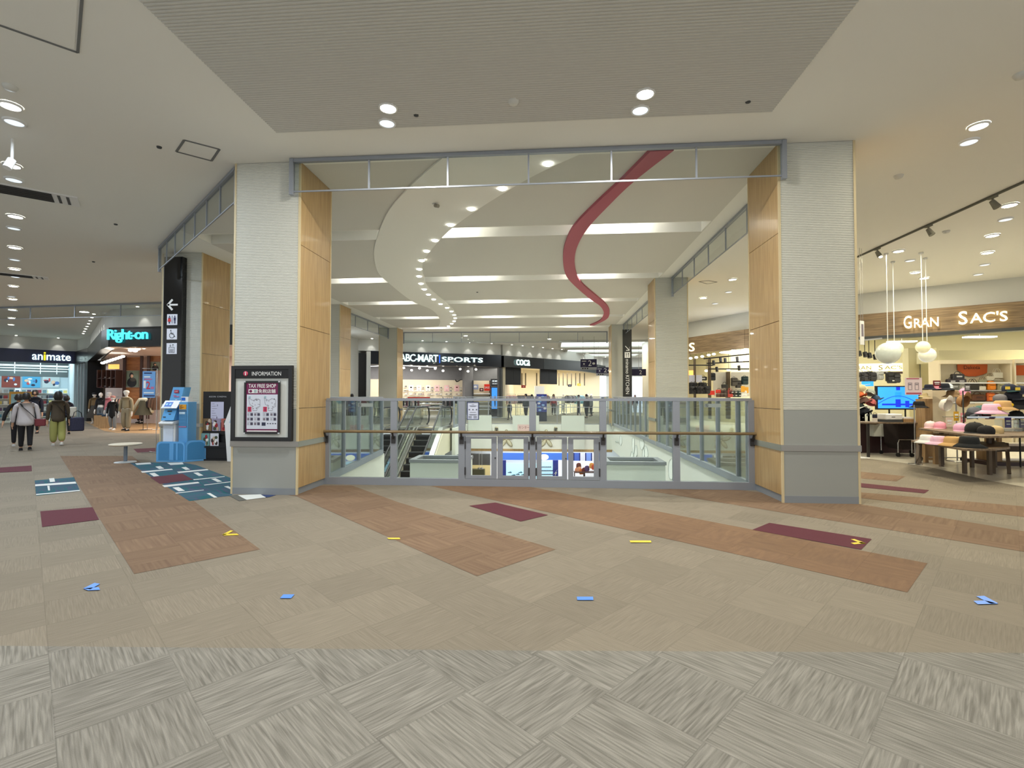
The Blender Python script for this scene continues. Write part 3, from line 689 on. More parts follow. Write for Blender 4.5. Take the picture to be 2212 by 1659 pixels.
# ---------------- figures ----------------
M_SKIN = mat('skin', (206, 160, 130), .55); M_HAIR = mat('dark_brown_hair', (24, 18, 16), .5, bump=.5, bscale=60); M_MANN = mat('white_mannequin', (226, 224, 220), .45)
def skin_geo(P, E, rad, root, sub=1):
    """grow one closed surface over a graph of joints"""
    me = bpy.data.meshes.new('g'); names = list(P); ix = {n: i for i, n in enumerate(names)}
    me.from_pydata([P[n] for n in names], [(ix[a], ix[b]) for a, b in E], [])
    o = bpy.data.objects.new('g', me); COL.objects.link(o)
    md = o.modifiers.new('s', 'SKIN'); md.use_smooth_shade = True
    if not me.skin_vertices: return None
    for n in names:
        r = rad[n]; sv = me.skin_vertices[0].data[ix[n]]; sv.radius = r if isinstance(r, tuple) else (r, r); sv.use_root = (n == root)
    if sub: sd = o.modifiers.new('d', 'SUBSURF'); sd.levels = sub; sd.render_levels = sub
    bpy.context.view_layer.update()
    dg = bpy.context.evaluated_depsgraph_get(); em = bpy.data.meshes.new_from_object(o.evaluated_get(dg))
    r = ([tuple(v.co) for v in em.vertices], [tuple(p.vertices) for p in em.polygons])
    bpy.data.objects.remove(o); bpy.data.meshes.remove(em)
    return r
def figure(name, label, cat, loc, rz, h=1.6, skin=None, hair=None, hairlen=0, top=None, topcol=(200, 200, 200), toplen=.45, bottom='trousers', botcol=(30, 30, 34), shoe=(30, 30, 30), stride=.12,
           arms=((.1, -.05), (.1, .05)), group=None, wide=1.0, shirtcol=None, armbend=(.1, .1), face=True, lean=0, simple=False, headwear=None, flare=1.0, belt=None):
    """figure facing +y; arms: (outward, forward) lean per side; returns the Empty"""
    skin = skin or M_SKIN
    t = thing(name, label, cat, loc, rz, group)
    k = h; P = {}; E = []; rd = {}
    def J(n, p, r, frm=None): P[n] = Vector(p); rd[n] = r; (E.append((frm, n)) if frm else None)
    J('pelvis', (0, 0, .53*k), (.085*k*wide, .065*k))
    J('waist', (0, .005*k, .62*k), (.072*k*wide, .055*k), 'pelvis'); J('chest', (0, lean*.3, .73*k), (.088*k*wide, .062*k), 'waist')
    J('upper_chest', (0, lean*.5, .79*k), (.075*k*wide, .05*k), 'chest'); J('neck', (0, lean*.6, .845*k), .032*k, 'upper_chest'); J('head_base', (0, lean*.7+.004*k, .88*k), .036*k, 'neck')
    for s, sg in (('l', -1), ('r', 1)):
        i = 0 if s == 'l' else 1; out, fw = arms[i]; bend = armbend[i]
        sh = Vector((sg*.108*k*wide, lean*.5, .782*k)); d = Vector((sg*out, fw, -1)).normalized(); el = sh+d*.175*k
        d2 = Vector((sg*out*.4, fw+bend, -1)).normalized(); wr = el+d2*.15*k; hd = wr+d2*.045*k
        J('shoulder'+s, sh, .032*k, 'upper_chest'); J('elbow'+s, el, .024*k, 'shoulder'+s); J('wrist'+s, wr, .016*k, 'elbow'+s)
        J('palm'+s, hd, (.024*k, .013*k), 'wrist'+s)
        if not simple:
            side = Vector((0, 1, 0)); side = (side-d2*side.dot(d2)).normalized()
            for f, (off, ln) in enumerate(((-.018, .042), (-.006, .048), (.006, .046), (.018, .036))):
                a = hd+side*off*k+d2*.018*k; b2 = a+d2*ln*.55*k; c2 = b2+d2*ln*.4*k+Vector((-sg*.012*k, 0, 0))
                J('fa%d%s' % (f, s), a, .0052*k, 'palm'+s); J('fb%d%s' % (f, s), b2, .005*k, 'fa%d%s' % (f, s)); J('fc%d%s' % (f, s), c2, .004*k, 'fb%d%s' % (f, s))
            a = wr+d2*.02*k+side*.02*k; J('ta'+s, a, .006*k, 'wrist'+s); J('tb'+s, a+side*.014*k+d2*.03*k, .005*k, 'ta'+s)
        st = stride*(1 if s == 'l' else -1)
        hp = Vector((sg*.055*k, 0, .495*k)); kn = Vector((sg*.055*k, st*.5+(.03 if st < 0 else .01), .275*k)); an = Vector((sg*.055*k, st-(.07 if st < 0 else 0), .045*k+(.03 if st < 0 else 0)))
        J('hip'+s, hp, .05*k, 'pelvis'); J('knee'+s, kn, .034*k, 'hip'+s); J('ankle'+s, an, .022*k, 'knee'+s); J('toe'+s, an+Vector((0, .085*k, -.028*k)), (.022*k, .014*k), 'ankle'+s)
    body = MB(); g = skin_geo(P, E, rd, 'pelvis', 1)
    body.add(g[0], g[1], skin, True)
    hc = Vector((0, lean*.7+.012*k, .935*k)); body.ell(hc, (.048*k, .058*k, .068*k), skin, 16, 10)
    body.ell(hc+Vector((0, .054*k, -.012*k)), (.008*k, .013*k, .014*k), skin, 8, 6)
    for sg in (-1, 1): body.ell(hc+Vector((sg*.048*k, 0, -.008*k)), (.007*k, .012*k, .018*k), skin, 8, 6)
    if face:
        for sg in (-1, 1): body.ell(hc+Vector((sg*.018*k, .052*k, .006*k)), (.008*k, .004*k, .004*k), M_HAIR, 8, 4)
        body.ell(hc+Vector((0, .05*k, -.033*k)), (.014*k, .005*k, .004*k), mat('lips', (150, 80, 76), .5), 8, 4)
    body.build('body', t)
    if hair:
        hm = MB(); hm.lathe([(a*k, b*k) for a, b in ((.0001, .08), (.03, .076), (.05, .052), (.059, .02), (.06, -.015), (.054, -.045))], hair, tuple(hc+Vector((0, -.012*k, 0))), 18, 1, 1.12)
        if hairlen:
            n = 10; vs = []
            for j in range(6):
                z = .02-(hairlen/k+.03)*j/5; w = .056+.012*math.sin(j*.9)
                for i in range(n): a = R(180+180*i/(n-1)); vs.append(hc+Vector((w*math.cos(a)*k, (w*.95*math.sin(a)-.01)*k, z*k)))
            hm.add(vs, [(j*n+i, j*n+i+1, (j+1)*n+i+1, (j+1)*n+i) for j in range(5) for i in range(n-1)], hair, True)
            hm.ell(hc+Vector((0, -.035*k, -hairlen*.5)), (.05*k, .03*k, hairlen*.62), hair, 12, 8)
        hm.build('hair', t)
    if headwear: MB().lathe([(a*k, b*k) for a, b in ((.062, 0), (.062, .03), (.055, .05), (.03, .062), (.0001, .064))], headwear, tuple(hc+Vector((0, 0, .01*k))), 18).build('knit_hat', t)
    if top:
        cm = top; q = {}; eq = []; rr = {}
        def Q(n, p, r, frm=None): q[n] = Vector(p); rr[n] = r; (eq.append((frm, n)) if frm else None)
        zb2 = .81*k-toplen
        Q('c', P['chest'], (.103*k*wide, .078*k)); Q('u', P['upper_chest']+Vector((0, 0, .0)), (.078*k*wide, .058*k), 'c'); Q('n', (0, lean*.6, .862*k), (.046*k, .044*k), 'u')
        Q('w', (0, 0, .62*k), (.1*k*wide, .075*k), 'c')
        if zb2 < .56*k: Q('p', (0, -.005, max(zb2, .5*k)), (.112*k*wide, .085*k), 'w')
        if zb2 < .48*k: Q('b', (0, -.005, zb2), (.125*k*wide, .095*k), 'p')
        for s in 'lr': Q('s'+s, P['shoulder'+s], .038*k, 'u'); Q('e'+s, P['elbow'+s], .033*k, 's'+s); Q('h'+s, P['wrist'+s]*.9+P['elbow'+s]*.1, .028*k, 'e'+s)
        g = skin_geo(q, eq, rr, 'c', 1); MB().add(g[0], g[1], cm, True).build('jacket', t)
    if bottom in ('trousers', 'wide'):
        f = flare*(1.5 if bottom == 'wide' else 1); q = {}; eq = []; rr = {}
        def Q(n, p, r, frm=None): q[n] = Vector(p); rr[n] = r; (eq.append((frm, n)) if frm else None)
        Q('p', (0, 0, .54*k), (.093*k*wide, .073*k)); Q('w', (0, 0, .60*k), (.08*k*wide, .062*k), 'p')
        for s in 'lr': Q('h'+s, P['hip'+s], .06*k, 'p'); Q('k'+s, P['knee'+s], .044*k*f, 'h'+s); Q('a'+s, P['ankle'+s]+Vector((0, 0, .012)), .034*k*f, 'k'+s)
        g = skin_geo(q, eq, rr, 'p', 1); MB().add(g[0], g[1], cloth(botcol), True).build('trousers', t)
    elif bottom == 'skirt':
        MB().lathe([(.13*flare, .2*k), (.12*flare, .33*k), (.1, .48*k), (.078, .61*k)], cloth(botcol), (0, 0, 0), 18, k, k*.85).build('skirt', t)
    for s in 'lr':
        an = P['ankle'+s]; f = MB(); T = Matrix.Translation(Vector((an.x, an.y+.045*k, an.z-.045*k)))
        for nm, b in b_shoe(shoe, (190, 190, 190) if sum(shoe) > 200 else shoe):
            off = len(f.v); f.v += [tuple(T @ (Vector(v)*k*.56)) for v in b.v]; f.f += [tuple(i+off for i in ff) for ff in b.f]; f.m += [f.mi(b.mats[i]) for i in b.m]; f.s += b.s
        f.build('shoe', t)
    return t, P
# ---------------- people ----------------
RZ = R(49.5)
def on(loc, rz, p): c, s = math.cos(rz), math.sin(rz); return Vector((loc[0]+p[0]*c-p[1]*s, loc[1]+p[0]*s+p[1]*c, p[2]))
M_LILAC = mat('pale_padded_coat', (196, 190, 192), .75, bump=.5, bscale=9)
M_OLIVE = mat('dark_olive_coat', (72, 62, 48), .85, bump=.3, bscale=60)
M_BLK = cloth((22, 22, 26))
P1 = (-14.35, 12.45, 0)
figure('person', 'person in a pale padded coat and black trousers walking away, black strap across the back', 'person', P1, RZ, 1.57, hair=M_HAIR, hairlen=.06, top=M_LILAC, toplen=.62, botcol=(20, 20, 24), shoe=(24, 24, 26), stride=.09, wide=1.18, arms=((.16, .1), (.17, .0)), armbend=(.3, .1))
P2 = (-14.8, 13.75, 0)
figure('person', 'person with long dark hair, dark olive coat and wide yellow-green trousers, walking away', 'person', P2, RZ, 1.62, hair=M_HAIR, hairlen=.16, top=M_OLIVE, toplen=.62, bottom='wide', botcol=(158, 158, 92), shoe=(210, 208, 200), stride=.05, wide=1.05, arms=((.12, .05), (.2, .1)))
P3 = (-15.75, 13.45, 0)
figure('person', 'person in a short black jacket and dark trousers, half hidden left of the pale coat', 'person', P3, RZ, 1.54, hair=M_HAIR, hairlen=.04, top=M_BLK, toplen=.5, botcol=(28, 28, 34), shoe=(205, 203, 200), stride=.1, wide=1.05, arms=((.4, -.2), (.1, .1)))
P4 = (-20.6, 18.2, 0)
figure('person', 'person in dark clothes farther up the corridor, head just above the black jacket', 'person', P4, RZ+3.0, 1.72, hair=M_HAIR, top=cloth((30, 34, 48)), toplen=.5, botcol=(26, 26, 30), stride=.06, arms=((.1, .1), (.1, .1)))
P5 = (-18.6, 17.6, 0)
figure('person', 'small dark-haired person in navy, beyond the olive coat near the navy shopfront', 'person', P5, RZ, 1.5, hair=M_HAIR, hairlen=.08, top=cloth((30, 32, 50)), toplen=.5, botcol=(26, 26, 30), stride=.06)
# straps and bags
def strap(loc, rz, pts, m, w=.022): 
    mb = MB()
    for a, b in zip(pts, pts[1:]): mb.bar(a, b, w, .008, m)
    return mb
s = 1.57
t = thing('shoulder_bag', 'small dark red shoulder bag on a black strap beside the pale coat', 'bag', P1, RZ)
rbox(MB(), .17, .40, -.09, .02, .66, .86, leather((112, 34, 44)), .03).build('body', t)
strap(0, 0, [(-.11, -.10, 1.29), (-.07, -.135, 1.2), (.08, -.168, 1.02), (.2, -.15, .86)], M_BLK, .05).build('strap', t)
t = thing('shopping_bag', 'large navy quilted bag with a light pattern hanging beside the olive coat', 'bag', P2, RZ)
rbox(MB(), .27, .60, -.14, .04, .42, .84, mat('navy_quilting', (32, 34, 62), .6, bump=.8, bscale=28, var=.5), .05).build('body', t)
for y in (-.1, 0): MB().tube([(.32, y, .82), (.36, y, 1.0), (.44, y, 1.04), (.52, y, .98), (.55, y, .82)], .01, M_BLK, 6).build('handle', t)
t = thing('shoulder_bag', 'off-white cloth bag held at the right side of the olive coat', 'bag', P2, RZ)
rbox(MB(), .255, .42, -.02, .14, .86, 1.16, cloth((206, 202, 190)), .04).build('body', t)
strap(0, 0, [(-.14, -.07, 1.35), (-.04, -.12, 1.24), (.12, -.14, 1.02), (.26, -.06, .9)], cloth((40, 34, 30)), .03).build('strap', t)
t = thing('shoulder_bag', 'thin pale strap bag worn across the black jacket', 'bag', P3, RZ)
strap(0, 0, [(.0, -.13, 1.3), (.1, -.15, 1.15), (.19, -.1, 1.02)], cloth((190, 188, 184)), .025).build('strap', t)
rbox(MB(), .17, .27, -.09, .0, .84, 1.02, cloth((40, 40, 46)), .02).build('body', t)
# people far across the opening: (x px, depth, height, top, bottom, facing, label)
FAR = [(1136, 33.5, 1.62, (60, 66, 68), (30, 30, 34), 2.6, 'person in a grey top browsing by the dark clothes, right of the sports shop', 'trousers'),
       (1101, 30.5, 1.15, (30, 30, 34), (40, 42, 60), .6, 'child-sized figure in dark clothes walking past the cream clothes shop', 'trousers'),
       (1149, 34.2, 1.58, (20, 20, 22), (24, 24, 26), .2, 'person in black with back turned, next to the grey top', 'trousers'),
       (1196, 38.5, 1.62, (168, 36, 40), (60, 60, 64), 3.3, 'shop assistant in red with long dark hair behind the white counter', 'trousers'),
       (1250, 35.5, 1.55, (36, 38, 42), (28, 30, 46), 1.4, 'person in dark grey beside the pale blue clothes', 'trousers'),
       (1267, 33.5, 1.6, (26, 26, 28), (22, 22, 24), 2.4, 'person in black walking near the right end of the cream shop', 'trousers'),
       (1277, 36.5, 1.5, (150, 150, 152), (40, 40, 44), 2.0, 'grey-haired person in grey at the right end of the cream shop', 'trousers'),
       (1334, 40, 1.62, (180, 150, 140), (60, 60, 66), 3.1, 'person facing this way beside the vertical food hall sign', 'trousers'),
       (1372, 42, 1.58, (40, 44, 50), (30, 30, 30), 2.9, 'person in dark clothes between the second and third right pillars', 'trousers'),
       (760, 27.5, 1.6, (52, 56, 60), (30, 30, 34), .8, 'person in grey standing far left by the black shopfront', 'trousers')]
for x, d, h, c, b, rz, l, bt in FAR:
    p = PY(x, 900, d)
    hm = mat('grey_hair', (150, 148, 146), .6) if 'grey-haired' in l else M_HAIR
    figure('person', l, 'person', (p.x, p.y, 0), rz, h, hair=hm, hairlen=.12 if 'long' in l else .03, top=cloth(c), toplen=.5, botcol=b, stride=.06, simple=True)
# ---------------- shop mannequins at the left clothes shop ----------------
def mannequin(px, py, label, rz, **k):
    p = PZ(px, py)
    return figure('mannequin', label, 'mannequin', (p.x, p.y, 0), rz, k.pop('h', 1.66), skin=M_MANN, face=False, stride=k.pop('stride', .02), group='mannequins outside the clothes shop', **k)
mannequin(203, 916, 'mannequin in brown jacket, black cap and long skirt, leftmost of the clothes shop display', 3.6, top=cloth((112, 92, 62)), toplen=.42, bottom='skirt', botcol=(60, 56, 50), shoe=(200, 198, 192), headwear=M_BLK, flare=1.5, arms=((.15, .1), (.12, .0)))
mannequin(217, 919, 'mannequin in a black jacket and grey jeans with a brown handbag', 3.3, top=cloth((24, 24, 27)), toplen=.4, botcol=(96, 104, 110), arms=((.15, .1), (.12, .1)))
mannequin(235, 922, 'mannequin in a pink patterned top behind the black dress', 2.9, top=cloth((206, 120, 128)), toplen=.42, botcol=(150, 156, 160), headwear=cloth((196, 192, 190)))
mannequin(243, 929, 'mannequin with a black dress over grey trousers and pale shoes', 3.5, top=cloth((16, 16, 18)), toplen=.75, bottom='wide', botcol=(130, 134, 136), shoe=(220, 218, 210), h=1.5, flare=.8, headwear=cloth((168, 120, 110)))
mannequin(272, 931, 'mannequin in a beige trouser suit with white shirt and cap, black heels', 3.4, top=cloth((150, 138, 110)), toplen=.5, bottom='wide', botcol=(146, 136, 112), headwear=cloth((222, 216, 204)), h=1.72, flare=.95, arms=((.18, .1), (.15, .05)))
mannequin(302, 915, 'mannequin on a stand behind, in a cream cardigan over a black top', 3.3, top=cloth((228, 214, 200)), toplen=.4, botcol=(40, 40, 46), h=2.0)
t = thing('shop_display_dress', 'olive pinafore over a cream lace blouse on a dress form beside the suited mannequin', 'dress form', (*PZ(309, 929).xy, 0), 3.3)
g = skin_geo({'a': Vector((0, 0, 1.12)), 'b': Vector((0, 0, 1.32)), 'n': Vector((0, 0, 1.42)), 'l': Vector((-.17, 0, 1.34)), 'r': Vector((.17, 0, 1.34)), 'l2': Vector((-.33, .03, 1.0)), 'r2': Vector((.33, .03, 1.0)), 'l3': Vector((-.42, .04, .74)), 'r3': Vector((.42, .04, .74))},
    [('a', 'b'), ('b', 'n'), ('b', 'l'), ('b', 'r'), ('l', 'l2'), ('r', 'r2'), ('l2', 'l3'), ('r2', 'r3')], dict(a=(.14, .1), b=(.14, .1), n=.05, l=.07, r=.07, l2=.075, r2=.075, l3=.07, r3=.07), 'a', 1)
MB().add(g[0], g[1], cloth((214, 206, 180)), True).build('blouse', t)
MB().lathe([(.36, .66), (.3, .8), (.2, 1.0), (.17, 1.18), (.15, 1.3)], cloth((98, 94, 76)), (0, 0, 0), 20, 1, .7).build('pinafore', t)
MB().tube([(0, 0, .02), (0, 0, 1.6)], .012, M_BLACK).lathe([(.16, 0), (.16, .015), (.0001, .02)], M_BLACK).build('stand', t)
MB().ell((0, 0, 1.66), (.05, .05, .09), M_BLACK).build('head_block', t)
# ---------------- shop shells ----------------
def TF(p0, p1):
    a = math.atan2(p1[1]-p0[1], p1[0]-p0[0]); return Matrix.Translation((p0[0], p0[1], 0)) @ Matrix.Rotation(a, 4, 'Z'), math.hypot(p1[0]-p0[0], p1[1]-p0[1]), a
M_CYAN = mat('cool_white_wall', (206, 222, 228), .7)
M_CREAM = mat('cream_wall', (226, 214, 186), .8)
M_OCHRE = mat('pale_ochre_wall', (194, 188, 156), .8)
M_GRAYW = mat('concrete_grey_wall', (128, 128, 128), .8, var=.1, bscale=3)
M_SIGNB = mat('blue_black_fascia', (10, 20, 34), .3, coat=.3)
M_FASC = mat('black_fascia', (16, 18, 18), .3, coat=.2)
M_FASG = mat('dark_grey_fascia', (50, 56, 58), .35)
G_WHITE = mat('lit_white_letters', (222, 248, 245), emit=1.1)
G_CYAN = mat('lit_cyan_letters', (70, 200, 215), emit=1.0)
G_YEL = mat('lit_yellow_letter', (250, 226, 40), emit=.8)
G_WARM = mat('lit_cream_letters', (250, 240, 200), emit=1.0)
G_BLUE = mat('lit_blue_bar', (30, 90, 240), emit=1.2)
G_TUBE = mat('lit_tube', (250, 252, 255), emit=4)
G_SPOT = mat('lit_spot', (255, 246, 230), emit=8)

# --- left: navy shopfront at the end of the corridor, black clothes shop along it
A0, A1 = (-36.2, 22.2), (-30.2, 29.2)
B0, BM, B1, B2, B3 = (-30.2, 29.2), (-27.1, 27.0), (-19.3, 19.9), (-18.1, 19.0), (-12.0, 18.55)
w = MB(); T, L, a = TF(A0, A1); w.box(0, L, 0, .3, 4.33, ZC, M_WALL, T); w.box(0, L, -.15, .3, 3.54, 4.33, M_NAVY, T); struct('wall_left', w)
w = MB(); w.box(-2, L, 6.2, 6.4, 0, 2.85, M_CYAN, T); w.box(-2, L, 6.15, 6.4, 2.85, 4.2, mat('grey_upper_wall', (112, 120, 120), .9), T); w.box(L-.1, L+.1, .3, 6.4, 0, 4.2, M_CYAN, T); w.box(-2, L, .3, 6.4, 4.2, 4.3, mat('grey_shop_ceiling', (120, 126, 130), .9), T); struct('wall_left', w)
TA, LA, aA = T, L, a
def at(T, x, y, z): return T @ Vector((x, y, z))
area(at(T, L-3, 3, 4.1), 6, 230, (.72, .93, 1), (0, 0, a), 4)
w = MB()
for p, qq in ((B0, BM), (BM, B1), (B1, B2), (B2, B3)):
    T, L, a = TF(p, qq); w.box(0, L, 0, .25, 4.32, ZC, M_WALL, T)
struct('wall_left', w)
w = MB()
for p, qq in ((B0, BM), (BM, B1), (B1, B2), (B2, B3)):
    T, L, a = TF(p, qq); w.box(0, L, -.12, .25, 3.52, 4.32, M_FASC, T)
struct('trim_3', w)
T, L, a = TF(B0, BM)
t = thing('slatted_shopfront', 'grey vertical slatted panels under the black fascia, left of the mannequins', 'shopfront panel', (T @ Vector((0, 0, 0))), a)
for i in range(4): MB().box(i*.8+.02, i*.8+.74, 0, .12, 0, 3.5, mat('blue_grey_panel', (108, 122, 124), .5)).box(i*.8+.74, i*.8+.8, -.06, .14, 0, 3.5, mat('light_mullion', (190, 196, 200), .4)).build('panel', t)
MB().box(3.22, L+.1, -.12, .5, 0, 3.52, M_BLACK).build('black_return', t)
w = MB(); p = PY(199, 900, 28.3); w.box(p.x, p.x+.72, 28.3, 28.5, 0, 3.7, mat('pinkish_white_wall', (216, 200, 194), .8)); struct('wall_left', w)
w = MB(); T2, L2, a2 = TF(B2, B3); w.box(-7, L2, 6, 6.2, 0, 3.7, mat('pinkish_white_wall', (216, 200, 194), .8), T2); w.ext([(-26.7, 27.3, 3.6), (-19.1, 20.2, 3.6), (-18.0, 19.35, 3.6), (-12.1, 18.95, 3.6), (-11.6, 25, 3.6), (-26, 31, 3.6)], (0, 0, .1), mat('pinkish_white_wall', (216, 200, 194), .8)); w.box(L2-.2, L2, .25, 6, 0, 3.7, M_CEIL, T2); struct('wall_left', w)
area(at(T2, 1.8, 2.6, 3.5), 4, 230, (1, .88, .78), (0, 0, a2), 3)
w = MB(); w.box(-12.2, -12.0, 18.7, 30.5, 0, ZC, M_WALL); struct('wall_left', w)

# --- back: sports shop and cream clothes shop
S0, S1 = (-12.0, 30.0), (-3.4, 34.2)
K1, K2, K3 = (-3.25, 34.25), (2.5, 40.4), (5.2, 47)
T, L, a = TF(S0, S1); TS, LS_, aS = T, L, a
w = MB(); w.box(0, L, 0, .3, 4.35, ZC, M_WALL, T); w.box(-1.6, .6, .05, .5, 0, ZC-.9, M_BLACK, T); struct('wall_back', w)
w = MB(); w.box(.75, L, -.1, .3, 3.5, 4.35, M_SIGNB, T); w.box(L-.12, L, 0, .4, 0, 3.5, M_DGREY, T); w.box(.5, .75, -.12, .3, 0, 4.3, M_WALL, T); struct('trim_4', w)
w = MB(); w.box(0, L+3.2, 6, 6.2, 0, 4, M_GRAYW, T); w.box(-3.55, -3.32, 34.4, 42, 0, 4, M_GRAYW); w.ext([(-12, 30.3, 4), (-3.4, 34.4, 4), (-3.4, 42, 4), (-14.6, 35.5, 4)], (0, 0, .1), mat('dark_shop_ceiling', (92, 90, 92), .9)); w.box(0, .2, .3, 6, 0, 4, M_GRAYW, T); 
sxs = lambda u, yl: (lambda d: (lambda A, B: (A.x*d.y-A.y*d.x)/(B.y*d.x-B.x*d.y))(TS @ Vector((0, yl, 0)), TS.to_3x3() @ Vector((1, 0, 0))))(ray(u, CY))
w.box(sxs(760, 5.9), sxs(1003, 5.9), 5.86, 6, .0, 2.75, M_CREAM, T); w.box(sxs(1004, 5.2), sxs(1022, 5.2), 5.2, 6, 0, 4, M_GRAYW, T); struct('wall_back', w)
area(at(T, 3.4, 3, 3.9), 6, 330, (1, .95, .92), (0, 0, a), 3)
w = MB(); wf = MB(); wi = MB()
TK, LK, aK = TF(K1, K2)
w.box(0, LK, 0, .3, 4.32, ZC, M_WALL, TK); T3, L3_, a3 = TF(K2, K3); w.box(0, L3_, 0, .3, 4.32, ZC, M_WALL, T3); struct('wall_back', w)
wf.box(0, LK, -.1, .3, 3.52, 4.32, M_FASC, TK); wf.box(0, L3_, -.1, .3, 3.52, 4.32, M_FASG, T3); wf.box(LK*.48, LK, -.11, -.1, 3.52, 4.32, M_FASG, TK); struct('trim_5', wf)
wi.box(6.9, LK+1.9, 6.5, 6.7, 0, 3.9, M_CREAM, TK); wi.box(-3.3, -3.15, 34.5, 43.8, 0, 3.9, M_CREAM); wi.ext([(-3.2, 34.6, 3.9), (2.5, 40.7, 3.9), (5, 46.2, 3.9), (-1, 46.2, 3.9), (-3.2, 44, 3.9)], (0, 0, .1), M_CREAM)
wi.box(-1.2, 4.9, 46.2, 46.4, 0, 3.9, M_CREAM)
struct('wall_back', wi)
area((1.5, 43.5, 3.8), 3, 60, (1, .96, .86), (0, 0, 0), 3)
area(at(TK, 4, 3, 3.8), 6, 190, (1, .96, .86), (0, 0, aK), 4); area(at(T3, 2, 1.5, 3.6), 3, 160, (1, .96, .86), (0, 0, a3), 3)
# far right end: bright white hall with lit ceiling coffers
w = MB(); w.box(5.2, 16, 47, 47.2, 0, ZC, M_WALL); w.box(5.2, 16, 46.9, 47, 3.4, 4.2, M_FASG); struct('wall_back', w)
area((9, 42, 4.9), 5, 500, (.95, 1, 1), (0, 0, 0), 5)
for i, (xa, xb, yy, dy) in enumerate([(.8, 7.5, 32.2, 3.4), (1.4, 7.5, 37.4, 2.6), (2.6, 7.5, 41.5, 2.4)]):
    t = thing('ceiling_coffer', '%s of the three bright rectangular skylight coffers at the back right' % ('nearest', 'middle', 'farthest')[i], 'ceiling light', ((xa+xb)/2, yy+dy/2, ZC), group='bright ceiling coffers')
    hw = (xb-xa)/2
    MB().box(-hw, hw, -dy/2, dy/2, -.035, -.03, mat('lit_coffer', (240, 252, 250), emit=.8)).build('lit_panel', t)
    m = MB(); m.box(-hw-.15, hw+.15, -dy/2-.3, -dy/2, -.12, -.0, M_WALL).box(-hw-.15, hw+.15, dy/2, dy/2+.3, -.12, 0, M_WALL).box(-hw-.15, -hw, -dy/2, dy/2, -.12, 0, M_WALL).box(hw, hw+.15, -dy/2, dy/2, -.12, 0, M_WALL); m.build('frame', t)

# --- right: bag shop
G = [(21, 11.3), (14.27, 15.85), (10.83, 18.15), (8.44, 21.7), (6.5, 25.2), (6.3, 34)]
w = MB(); wf = MB()
for i, (p, qq) in enumerate(zip(G, G[1:])):
    T, L, a = TF(qq, p); w.box(0, L, 0, .25, 4.34, ZC, M_WALL, T)
    if i < 4: wf.box(0, L, -.14, .25, 3.56, 4.34, M_BOARD, T)
    if i < 2: wf.box(0, L, -.16, .25, 3.46, 3.56, M_DGREY, T)
struct('wall_right', w); wf.box(6.3, 6.6, 25.2, 34, 0, 4.34, M_CREAM); struct('trim_6', wf)
wi = MB()
Q = [(26, 13.5), (20.5, 19.2), (14.6, 23.8), (10.2, 28.5), (8.4, 33)]
for p, qq in zip(Q, Q[1:]):
    T, L, a = TF(qq, p); wi.box(0, L, 0, .2, 0, 4.4, M_OCHRE, T)
struct('wall_right', wi)
ci = MB(); pts = [(p[0], p[1]) for p in G[:5]]+[(p[0], p[1]) for p in Q[::-1]]
ci.add([(x+.1, y+.3, 4.36) for x, y in pts], [tuple(range(len(pts)))], mat('ochre_shop_ceiling', (170, 166, 130), .9)); struct('ceiling', ci)
area((16.2, 17.6, 4.2), 3, 190, (1, .95, .80), (0, 0, R(-35)), 3); area((12.2, 21, 4.2), 2.6, 170, (1, .95, .80), (0, 0, R(-50)), 3); area((9, 26.5, 4.2), 2, 240, (1, .95, .85), (0, 0, R(-60)), 4)

# --- lower floor shops seen through the gates
w = MB(); w.box(-8, 8, 33, 33.2, -5, -1.4, mat('pale_back_wall', (225, 228, 232), .8)); w.box(-8, 8, 26.5, 33, -1.42, -1.4, M_CEIL); struct('wall_back', w)
area((0, 31, -1.6), 9, 150, (.95, .98, 1), (0, 0, 0), 3)
w = MB(); yb = 29.8
def PB(u, v, y=yb): return PY(u, v, y)
def sheet(name, label, cat, u0, v0, u1, v1, y, m, th=.05, group=None, extra=None):
    a = PY(u0, v0, y); b = PY(u1, v1, y); t = thing(name, label, cat, ((a.x+b.x)/2, y, (a.z+b.z)/2), group=group)
    w_, h_ = abs(b.x-a.x), abs(a.z-b.z)
    MB().box(-w_/2, w_/2, 0, th, -h_/2, h_/2, m).build('board', t)
    if extra: extra(t, w_, h_)
    return t, w_, h_
LB = mat('lit_blue_fascia', (70, 120, 220), .4, emit=.5); LB2 = mat('deep_blue_panel', (30, 48, 130), .4, emit=.25); LC = mat('self_lit_cyan_wall', (190, 232, 245), .5, emit=.5)
LCR = mat('self_lit_cream_wall', (226, 204, 142), .7, emit=.25); LG = mat('grey_bulkhead', (112, 112, 112), .7); LW = mat('self_lit_white_wall', (235, 236, 240), .6, emit=.3)  # walls of these shops glow: bright interior light put into the material
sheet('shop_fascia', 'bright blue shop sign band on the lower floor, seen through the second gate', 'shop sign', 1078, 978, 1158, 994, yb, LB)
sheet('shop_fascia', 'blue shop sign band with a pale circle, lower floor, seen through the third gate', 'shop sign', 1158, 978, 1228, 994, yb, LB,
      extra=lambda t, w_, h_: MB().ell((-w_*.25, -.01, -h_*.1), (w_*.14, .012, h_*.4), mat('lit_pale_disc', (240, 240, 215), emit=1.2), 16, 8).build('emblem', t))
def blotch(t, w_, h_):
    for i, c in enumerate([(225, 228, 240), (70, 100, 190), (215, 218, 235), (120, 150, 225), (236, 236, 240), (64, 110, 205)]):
        MB().box(-w_/2+w_*i/6, -w_/2+w_*(i+.8)/6, -.012, -.002, -h_/2, h_/2, mat('fascia_%d' % i, c, .4, emit=.5)).build('printed_panel', t)
